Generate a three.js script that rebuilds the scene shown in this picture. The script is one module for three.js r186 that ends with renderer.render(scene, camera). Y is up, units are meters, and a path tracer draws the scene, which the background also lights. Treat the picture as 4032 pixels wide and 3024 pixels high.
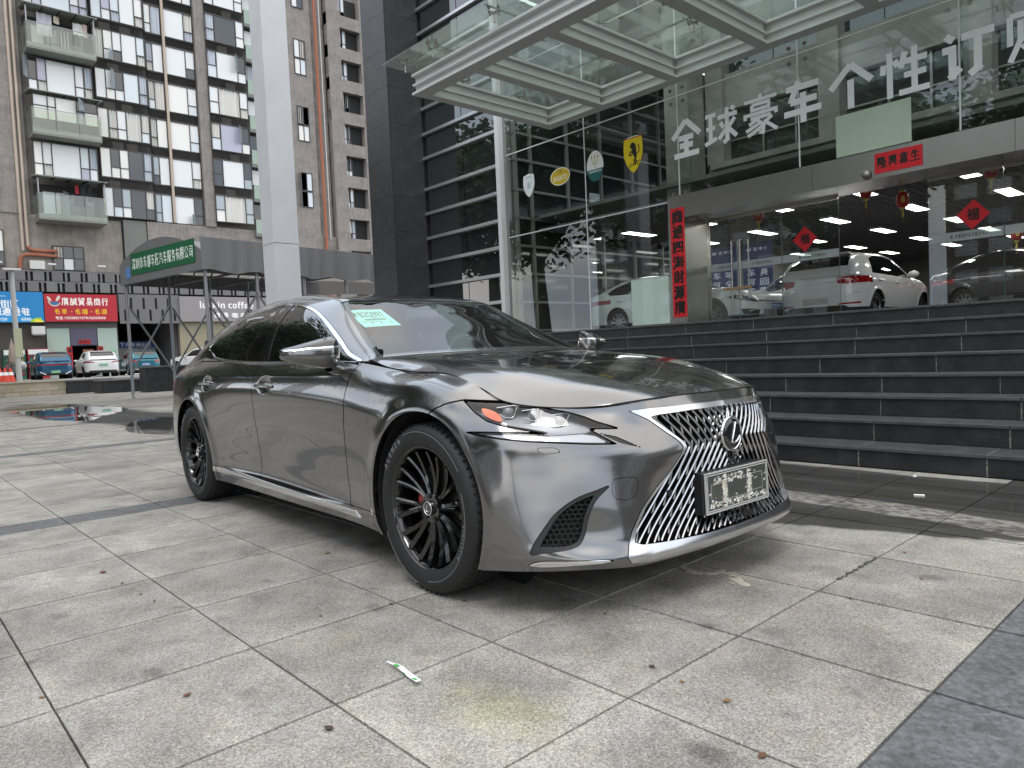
import * as THREE from 'three';
import { mergeGeometries, mergeVertices, toCreasedNormals } from 'three/addons/utils/BufferGeometryUtils.js';
import { RoundedBoxGeometry } from 'three/addons/geometries/RoundedBoxGeometry.js';
import { FontLoader } from 'three/addons/loaders/FontLoader.js';
import { TextGeometry } from 'three/addons/geometries/TextGeometry.js';
import { RectAreaLightUniformsLib } from 'three/addons/lights/RectAreaLightUniformsLib.js';

// ------------------------------------------------------------------ camera, sky, sun, exposure
RectAreaLightUniformsLib.init();
const scene = new THREE.Scene();
const camera = new THREE.PerspectiveCamera(56.28, 4 / 3, 0.05, 500);
{
  // phone held about 1 m above the paving, tilted down 2.5 degrees and rolled 2.6 degrees
  const f = new THREE.Vector3(-0.7402, -0.0434, -0.6710), r = new THREE.Vector3(0.6723, -0.0447, -0.7389);
  f.normalize(); const u = new THREE.Vector3().crossVectors(r, f).normalize(); r.crossVectors(f, u).normalize();
  camera.matrixAutoUpdate = true;
  camera.position.set(0, 1, 0);
  camera.quaternion.setFromRotationMatrix(new THREE.Matrix4().makeBasis(r, u, f.clone().negate()));
}
const renderer = new THREE.WebGLRenderer({ antialias: true });
renderer.toneMapping = THREE.LinearToneMapping;
renderer.toneMappingExposure = 1.9;
renderer.shadowMap.enabled = true;

let seedState = 20240607;
function rnd() { seedState = (seedState + 0x6d2b79f5) | 0; let t = Math.imul(seedState ^ (seedState >>> 15), 1 | seedState); t = (t + Math.imul(t ^ (t >>> 7), 61 | t)) ^ t; return ((t ^ (t >>> 14)) >>> 0) / 4294967296; }
const rr = (a, b) => a + (b - a) * rnd();
function hash2(x, y, s = 0) { let h = Math.imul(x | 0, 374761393) + Math.imul(y | 0, 668265263) + Math.imul(s | 0, 1442695041) | 0; h = Math.imul(h ^ (h >>> 13), 1274126177); return ((h ^ (h >>> 16)) >>> 0) / 4294967296; }
function vnoise(x, y, s = 0, per = 0) {
  const xi = Math.floor(x), yi = Math.floor(y), fx = x - xi, fy = y - yi, w = (v) => (per ? ((v % per) + per) % per : v);
  const sx = fx * fx * (3 - 2 * fx), sy = fy * fy * (3 - 2 * fy);
  const a = hash2(w(xi), w(yi), s), b = hash2(w(xi + 1), w(yi), s), c = hash2(w(xi), w(yi + 1), s), d = hash2(w(xi + 1), w(yi + 1), s);
  return (a + (b - a) * sx) * (1 - sy) + (c + (d - c) * sx) * sy;
}
function fbm(x, y, s, oct, per = 0) { let v = 0, a = .5, n = 0; for (let i = 0; i < oct; i++) { v += a * vnoise(x, y, s + i * 17, per); n += a; a *= .5; x *= 2; y *= 2; per *= 2; } return v / n; }

// overcast sky with thin bluish breaks, the same all round
{
  const W = 512, H = 256, d = new Float32Array(W * H * 4);
  for (let j = 0; j < H; j++) for (let i = 0; i < W; i++) {
    const el = (j + .5) / H * Math.PI - Math.PI / 2, az = i / W * Math.PI * 2;
    const y = Math.sin(el), k = 1.6 / (Math.max(y, 0) + .35), X = Math.cos(az) * Math.cos(el) * k, Z = Math.sin(az) * Math.cos(el) * k;
    const c = fbm(X * 1.7 + 9, Z * 1.7 + 4, 3, 5), m = THREE.MathUtils.smoothstep(c, .40, .66);
    const L = 1.12;
    const white = [1.02, 1.0, .985], blue = [.76, .86, 1.0];
    const g = .95 + .2 * (fbm(X * 4, Z * 4, 31, 4) - .5);
    for (let q = 0; q < 3; q++) d[(j * W + i) * 4 + q] = y < -.02 ? .35 : L * (blue[q] * (1 - m) * .82 + white[q] * m * g);
    d[(j * W + i) * 4 + 3] = 1;
  }
  const t = new THREE.DataTexture(d, W, H, THREE.RGBAFormat, THREE.FloatType);
  t.mapping = THREE.EquirectangularReflectionMapping; t.magFilter = THREE.LinearFilter; t.needsUpdate = true;
  scene.background = t; scene.environment = t;
}
const sun = new THREE.DirectionalLight(new THREE.Color().setRGB(1, .96, .9), 0.6);
sun.position.set(12, 62, 22); sun.castShadow = true; sun.shadow.radius = 36;
sun.shadow.camera.left = -45; sun.shadow.camera.right = 25; sun.shadow.camera.top = 35; sun.shadow.camera.bottom = -25; sun.shadow.camera.far = 160; sun.shadow.mapSize.set(2048, 2048);
sun.name = 'sun'; scene.add(sun, sun.target); sun.target.position.set(-10, 0, -6); sun.target.name = 'sun_target';

// ------------------------------------------------------------------ helpers
const usedNames = new Map();
function numbered(name) { const n = usedNames.get(name) ?? 0; usedNames.set(name, n + 1); return n ? name + '_' + String(n).padStart(3, '0') : name; }
function tag(o, label, category, group) { o.userData.label = label; o.userData.category = category; if (group) o.userData.group = group; return o; }
function thing(name, label, category, pos = [0, 0, 0], turn = 0, group) {
  const o = new THREE.Group(); o.name = numbered(name); o.position.set(...pos); o.rotation.y = turn; scene.add(o); return tag(o, label, category, group);
}
function mesh(name, geo, m, parent) { const o = new THREE.Mesh(Array.isArray(geo) ? merge(geo) : geo, m); o.name = parent ? name : numbered(name); o.castShadow = o.receiveShadow = true; (parent ?? scene).add(o); return o; }
function structure(name, geo, m) { const o = mesh(name, geo, m); o.userData.kind = 'structure'; return o; }
function structGroup(name) { const o = new THREE.Group(); o.name = numbered(name); o.userData.kind = 'structure'; scene.add(o); return o; }
function merge(list) {
  const flat = list.map((g) => { let q = g.index ? g.toNonIndexed() : g.clone(); for (const k of Object.keys(q.attributes)) if (!['position', 'normal', 'uv'].includes(k)) q.deleteAttribute(k); if (!q.attributes.uv) q.setAttribute('uv', new THREE.BufferAttribute(new Float32Array(q.attributes.position.count * 2), 2)); return q; });
  return mergeGeometries(flat, false);
}
// metre uv by dominant axis
function boxUV(g, s = 1, ox = 0, oy = 0) {
  if (g.index) g = g.toNonIndexed();
  const p = g.attributes.position, n = g.attributes.normal, uv = new Float32Array(p.count * 2);
  for (let i = 0; i < p.count; i++) {
    const ax = Math.abs(n.getX(i)), ay = Math.abs(n.getY(i)), az = Math.abs(n.getZ(i)), x = p.getX(i), y = p.getY(i), z = p.getZ(i);
    const [u, v] = ay >= ax && ay >= az ? [x, z] : ax > az ? [z, y] : [x, y];
    uv[2 * i] = u / s + ox; uv[2 * i + 1] = v / s + oy;
  }
  g.setAttribute('uv', new THREE.BufferAttribute(uv, 2)); return g;
}
const box = (w, h, d, x = 0, y = 0, z = 0) => new THREE.BoxGeometry(w, h, d).translate(x, y, z);
// box by corner limits
const bx = (x0, x1, y0, y1, z0, z1) => new THREE.BoxGeometry(Math.abs(x1 - x0), Math.abs(y1 - y0), Math.abs(z1 - z0)).translate((x0 + x1) / 2, (y0 + y1) / 2, (z0 + z1) / 2);
const rbox = (w, h, d, x, y, z, r = .01, seg = 2) => new RoundedBoxGeometry(w, h, d, seg, r).translate(x, y, z);
function bar(a, b, r, seg = 10, r2 = r) { // round bar
  const A = new THREE.Vector3(...a), B = new THREE.Vector3(...b), L = A.distanceTo(B);
  const g = new THREE.CylinderGeometry(r2, r, L, seg); g.translate(0, L / 2, 0);
  g.applyQuaternion(new THREE.Quaternion().setFromUnitVectors(new THREE.Vector3(0, 1, 0), B.clone().sub(A).normalize())); return g.translate(...a);
}
function beam(a, b, w, h) { // square section
  const A = new THREE.Vector3(...a), B = new THREE.Vector3(...b), L = A.distanceTo(B);
  const g = new THREE.BoxGeometry(w, L, h); g.translate(0, L / 2, 0);
  g.applyQuaternion(new THREE.Quaternion().setFromUnitVectors(new THREE.Vector3(0, 1, 0), B.clone().sub(A).normalize())); return g.translate(...a);
}
function tube(pts, r, seg = 40, rad = 8) { return new THREE.TubeGeometry(new THREE.CatmullRomCurve3(pts.map((p) => new THREE.Vector3(...p))), seg, r, rad); }
function shapeGeo(pts, depth, bevel = 0) { const s = new THREE.Shape(pts.map((p) => new THREE.Vector2(p[0], p[1]))); return new THREE.ExtrudeGeometry(s, { depth, bevelEnabled: bevel > 0, bevelSize: bevel, bevelThickness: bevel, bevelSegments: 2 }); }
const lin = (r, g, b) => new THREE.Color().setRGB(r, g, b);
const std = (c, rough, metal = 0, extra = {}) => new THREE.MeshStandardMaterial({ color: Array.isArray(c) ? lin(...c) : c, roughness: rough, metalness: metal, ...extra });
const phys = (c, rough, metal = 0, extra = {}) => new THREE.MeshPhysicalMaterial({ color: Array.isArray(c) ? lin(...c) : c, roughness: rough, metalness: metal, ...extra });
function canvasTex(w, h, draw) { const c = document.createElement('canvas'); c.width = w; c.height = h; draw(c.getContext('2d'), w, h); const t = new THREE.CanvasTexture(c); t.colorSpace = THREE.SRGBColorSpace; t.magFilter = THREE.LinearFilter; return t; }
function dataTex(w, h, fn, srgb = true) { // fn(x,y)->[r,g,b] 0..1 display values (or grey), tiling
  const d = new Uint8Array(w * h * 4);
  for (let y = 0; y < h; y++) for (let x = 0; x < w; x++) { let v = fn(x, y); if (!Array.isArray(v)) v = [v, v, v, 1]; for (let q = 0; q < 4; q++) d[(y * w + x) * 4 + q] = Math.max(0, Math.min(255, Math.round((v[q] ?? 1) * 255))); }
  const t = new THREE.DataTexture(d, w, h); t.wrapS = t.wrapT = THREE.RepeatWrapping; t.magFilter = THREE.LinearFilter; t.minFilter = THREE.LinearMipmapLinearFilter; t.generateMipmaps = true; if (srgb) t.colorSpace = THREE.SRGBColorSpace; t.needsUpdate = true; return t;
}
// ------------------------------------------------------------------ curved sheet toolkit: nets, clipping, skirts
// a sheet is { P: positions, N: normals, I: triangle indices }
function crEval(ts, vals, t) { // vals: array of arrays, ts increasing
  const n = ts.length; let i = 0; while (i < n - 2 && t > ts[i + 1]) i++;
  const h = ts[i + 1] - ts[i], s = (t - ts[i]) / h, D = vals[0].length, out = new Array(D);
  const s2 = s * s, s3 = s2 * s;
  for (let k = 0; k < D; k++) {
    const p0 = vals[i][k], p1 = vals[i + 1][k], d = (p1 - p0) / h;
    const m0 = i > 0 ? (() => { const h0 = ts[i] - ts[i - 1], d0 = (p0 - vals[i - 1][k]) / h0; return (d0 * h + d * h0) / (h + h0); })() : d;
    const m1 = i < n - 2 ? (() => { const h1 = ts[i + 2] - ts[i + 1], d1 = (vals[i + 2][k] - p1) / h1; return (d * h1 + d1 * h) / (h + h1); })() : d;
    out[k] = (2 * s3 - 3 * s2 + 1) * p0 + (s3 - 2 * s2 + s) * h * m0 + (-2 * s3 + 3 * s2) * p1 + (s3 - s2) * h * m1;
  }
  return out;
}
const dist3 = (a, b) => Math.hypot(a[0] - b[0], a[1] - b[1], a[2] - b[2]);
function chord(rows) { // mean chord parameter over several polylines of equal length
  const n = rows[0].length, t = [0]; for (let i = 1; i < n; i++) { let s = 0; for (const r of rows) s += Math.max(dist3(r[i], r[i - 1]), 1e-3); t.push(t[i - 1] + s / rows.length); }
  return t.map((v) => v / t[n - 1]);
}
// net[i][j] -> point; i along u, j along v ; density: function giving sample list
function loft(net, nu, nv, warp) {
  const U = net.length, V = net[0].length;
  const tu = chord(Array.from({ length: V }, (_, j) => net.map((c) => c[j])));
  const tv = chord(net);
  const P = [], N = [], I = [];
  for (let a = 0; a <= nu; a++) {
    const u = a / nu, prof = []; for (let j = 0; j < V; j++) prof.push(crEval(tu, net.map((c) => c[j]), u));
    for (let b = 0; b <= nv; b++) { let q = crEval(tv, prof, b / nv); if (warp) q = warp(q); P.push(...q); }
  }
  const w = nv + 1;
  for (let a = 0; a < nu; a++) for (let b = 0; b < nv; b++) { const k = a * w + b; I.push(k, k + w, k + 1, k + 1, k + w, k + w + 1); }
  return normals({ P, N, I });
}
function normals(s) {
  const N = new Float64Array(s.P.length), P = s.P;
  for (let t = 0; t < s.I.length; t += 3) {
    const a = s.I[t] * 3, b = s.I[t + 1] * 3, c = s.I[t + 2] * 3;
    const ux = P[b] - P[a], uy = P[b + 1] - P[a + 1], uz = P[b + 2] - P[a + 2], vx = P[c] - P[a], vy = P[c + 1] - P[a + 1], vz = P[c + 2] - P[a + 2];
    const nx = uy * vz - uz * vy, ny = uz * vx - ux * vz, nz = ux * vy - uy * vx;
    for (const k of [a, b, c]) { N[k] += nx; N[k + 1] += ny; N[k + 2] += nz; }
  }
  for (let i = 0; i < N.length; i += 3) { const l = Math.hypot(N[i], N[i + 1], N[i + 2]) || 1; N[i] /= l; N[i + 1] /= l; N[i + 2] /= l; }
  s.N = Array.from(N); return s;
}
function flip(s) { const I = s.I.slice(); for (let i = 0; i < I.length; i += 3) { const q = I[i]; I[i] = I[i + 1]; I[i + 1] = q; } return { P: s.P, N: s.N.map((v) => -v), I }; }
function mirrorZ(s) { const P = s.P.slice(), N = s.N.slice(); for (let i = 2; i < P.length; i += 3) { P[i] = -P[i]; N[i] = -N[i]; } const I = s.I.slice(); for (let i = 0; i < I.length; i += 3) { const q = I[i]; I[i] = I[i + 1]; I[i + 1] = q; } return { P, N, I }; }
function clip(s, f) { // keep where f(x,y,z,nx,ny,nz) > 0
  const n = s.P.length / 3, F = new Float64Array(n), map = new Int32Array(n).fill(-1), P = [], N = [], I = [], cut = new Map();
  for (let i = 0; i < n; i++) F[i] = f(s.P[3 * i], s.P[3 * i + 1], s.P[3 * i + 2], s.N[3 * i], s.N[3 * i + 1], s.N[3 * i + 2]);
  const keep = (i) => { if (map[i] < 0) { map[i] = P.length / 3; P.push(s.P[3 * i], s.P[3 * i + 1], s.P[3 * i + 2]); N.push(s.N[3 * i], s.N[3 * i + 1], s.N[3 * i + 2]); } return map[i]; };
  const mid = (i, j) => { const key = i < j ? i * 4194304 + j : j * 4194304 + i; let r = cut.get(key); if (r === undefined) { const t = F[i] / (F[i] - F[j]); r = P.length / 3; for (let k = 0; k < 3; k++) P.push(s.P[3 * i + k] + t * (s.P[3 * j + k] - s.P[3 * i + k])); for (let k = 0; k < 3; k++) N.push(s.N[3 * i + k] + t * (s.N[3 * j + k] - s.N[3 * i + k])); cut.set(key, r); } return r; };
  for (let t = 0; t < s.I.length; t += 3) {
    const v = [s.I[t], s.I[t + 1], s.I[t + 2]], k = v.map((i) => F[i] > 0), c = k[0] + k[1] + k[2];
    if (c === 3) I.push(keep(v[0]), keep(v[1]), keep(v[2]));
    else if (c === 1) { const a = k[0] ? 0 : k[1] ? 1 : 2, A = v[a], B = v[(a + 1) % 3], C = v[(a + 2) % 3]; I.push(keep(A), mid(A, B), mid(A, C)); }
    else if (c === 2) { const a = !k[0] ? 0 : !k[1] ? 1 : 2, A = v[a], B = v[(a + 1) % 3], C = v[(a + 2) % 3]; const ab = mid(A, B), ac = mid(A, C); I.push(ab, keep(B), keep(C), ab, keep(C), ac); }
  }
  return { P, N, I };
}
function offset(s, d) { const P = s.P.slice(); for (let i = 0; i < P.length; i++) P[i] += s.N[i] * d; return { P, N: s.N, I: s.I }; }
function join(...list) { const P = [], N = [], I = []; for (const s of list) { const o = P.length / 3; for (const v of s.P) P.push(v); for (const v of s.N) N.push(v); for (const i of s.I) I.push(i + o); } return { P, N, I }; }
function edgesOf(s) { // boundary edges, oriented as in their triangle
  const m = new Map(); for (let t = 0; t < s.I.length; t += 3) for (let k = 0; k < 3; k++) { const a = s.I[t + k], b = s.I[t + (k + 1) % 3], key = a < b ? a * 4194304 + b : b * 4194304 + a; if (m.has(key)) m.set(key, null); else m.set(key, [a, b]); }
  return [...m.values()].filter((e) => e);
}
function skirt(s, depth, skipCentre = true) { // walls from the sheet's border inwards
  const P = [], N = [], I = [];
  for (const [a, b] of edgesOf(s)) {
    if (skipCentre && Math.abs(s.P[3 * a + 2]) < 1e-4 && Math.abs(s.P[3 * b + 2]) < 1e-4) continue;
    const o = P.length / 3, A = [0, 1, 2].map((k) => s.P[3 * a + k]), B = [0, 1, 2].map((k) => s.P[3 * b + k]), na = [0, 1, 2].map((k) => s.N[3 * a + k]), nb = [0, 1, 2].map((k) => s.N[3 * b + k]);
    const A2 = A.map((v, k) => v - na[k] * depth), B2 = B.map((v, k) => v - nb[k] * depth);
    const e = [B[0] - A[0], B[1] - A[1], B[2] - A[2]], n = [e[1] * na[2] - e[2] * na[1], e[2] * na[0] - e[0] * na[2], e[0] * na[1] - e[1] * na[0]], l = Math.hypot(...n) || 1;
    P.push(...A, ...B, ...B2, ...A2); for (let q = 0; q < 4; q++) N.push(n[0] / l, n[1] / l, n[2] / l);
    I.push(o, o + 2, o + 1, o, o + 3, o + 2);
  }
  return { P, N, I };
}
function geo(s) {
  const g = new THREE.BufferGeometry(); g.setAttribute('position', new THREE.Float32BufferAttribute(s.P, 3)); g.setAttribute('normal', new THREE.Float32BufferAttribute(s.N, 3));
  const uv = new Float32Array(s.P.length / 3 * 2); for (let i = 0; i < uv.length / 2; i++) { uv[2 * i] = s.P[3 * i] + .6 * s.P[3 * i + 2]; uv[2 * i + 1] = s.P[3 * i + 1] + .3 * s.P[3 * i + 2]; }
  g.setAttribute('uv', new THREE.BufferAttribute(uv, 2)); g.setIndex(s.I); return g;
}
function both(s) { return join(s, mirrorZ(s)); }
function panel(s, depth = .012) { return geo(join(s, skirt(s, depth))); }
// signed distance to a closed polygon, positive inside
function poly(pts) {
  const n = pts.length;
  return (x, y) => {
    let d = Infinity, inside = false;
    for (let i = 0, j = n - 1; i < n; j = i++) {
      const [ax, ay] = pts[j], [bx_, by] = pts[i], ex = bx_ - ax, ey = by - ay, wx = x - ax, wy = y - ay, t = Math.max(0, Math.min(1, (wx * ex + wy * ey) / (ex * ex + ey * ey || 1)));
      d = Math.min(d, (wx - ex * t) ** 2 + (wy - ey * t) ** 2);
      if ((ay > y) !== (by > y) && x < (bx_ - ax) * (y - ay) / (by - ay) + ax) inside = !inside;
    }
    return (inside ? 1 : -1) * Math.sqrt(d);
  };
}
function smooth(pts, k = 6, closed = true) { // rounded outline through pts
  const c = new THREE.CatmullRomCurve3(pts.map((p) => new THREE.Vector3(p[0], p[1], 0)), closed, 'centripetal'); return c.getPoints(pts.length * k).slice(0, closed ? -1 : undefined).map((p) => [p.x, p.y]);
}
function castOn(s, o, d) { // first hit of a ray with a sheet
  let best = null; const P = s.P, I = s.I;
  for (let t = 0; t < I.length; t += 3) {
    const a = I[t] * 3, b = I[t + 1] * 3, c = I[t + 2] * 3;
    const e1 = [P[b] - P[a], P[b + 1] - P[a + 1], P[b + 2] - P[a + 2]], e2 = [P[c] - P[a], P[c + 1] - P[a + 1], P[c + 2] - P[a + 2]];
    const p = [d[1] * e2[2] - d[2] * e2[1], d[2] * e2[0] - d[0] * e2[2], d[0] * e2[1] - d[1] * e2[0]], det = e1[0] * p[0] + e1[1] * p[1] + e1[2] * p[2];
    if (Math.abs(det) < 1e-12) continue;
    const tv = [o[0] - P[a], o[1] - P[a + 1], o[2] - P[a + 2]], u = (tv[0] * p[0] + tv[1] * p[1] + tv[2] * p[2]) / det; if (u < 0 || u > 1) continue;
    const q = [tv[1] * e1[2] - tv[2] * e1[1], tv[2] * e1[0] - tv[0] * e1[2], tv[0] * e1[1] - tv[1] * e1[0]], v = (d[0] * q[0] + d[1] * q[1] + d[2] * q[2]) / det; if (v < 0 || u + v > 1) continue;
    const k = (e2[0] * q[0] + e2[1] * q[1] + e2[2] * q[2]) / det; if (k > 1e-4 && (!best || k < best.t)) { const N = [0, 1, 2].map((m) => s.N[a + m] * (1 - u - v) + s.N[b + m] * u + s.N[c + m] * v); best = { t: k, p: [o[0] + d[0] * k, o[1] + d[1] * k, o[2] + d[2] * k], n: N }; }
  }
  return best;
}
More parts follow.
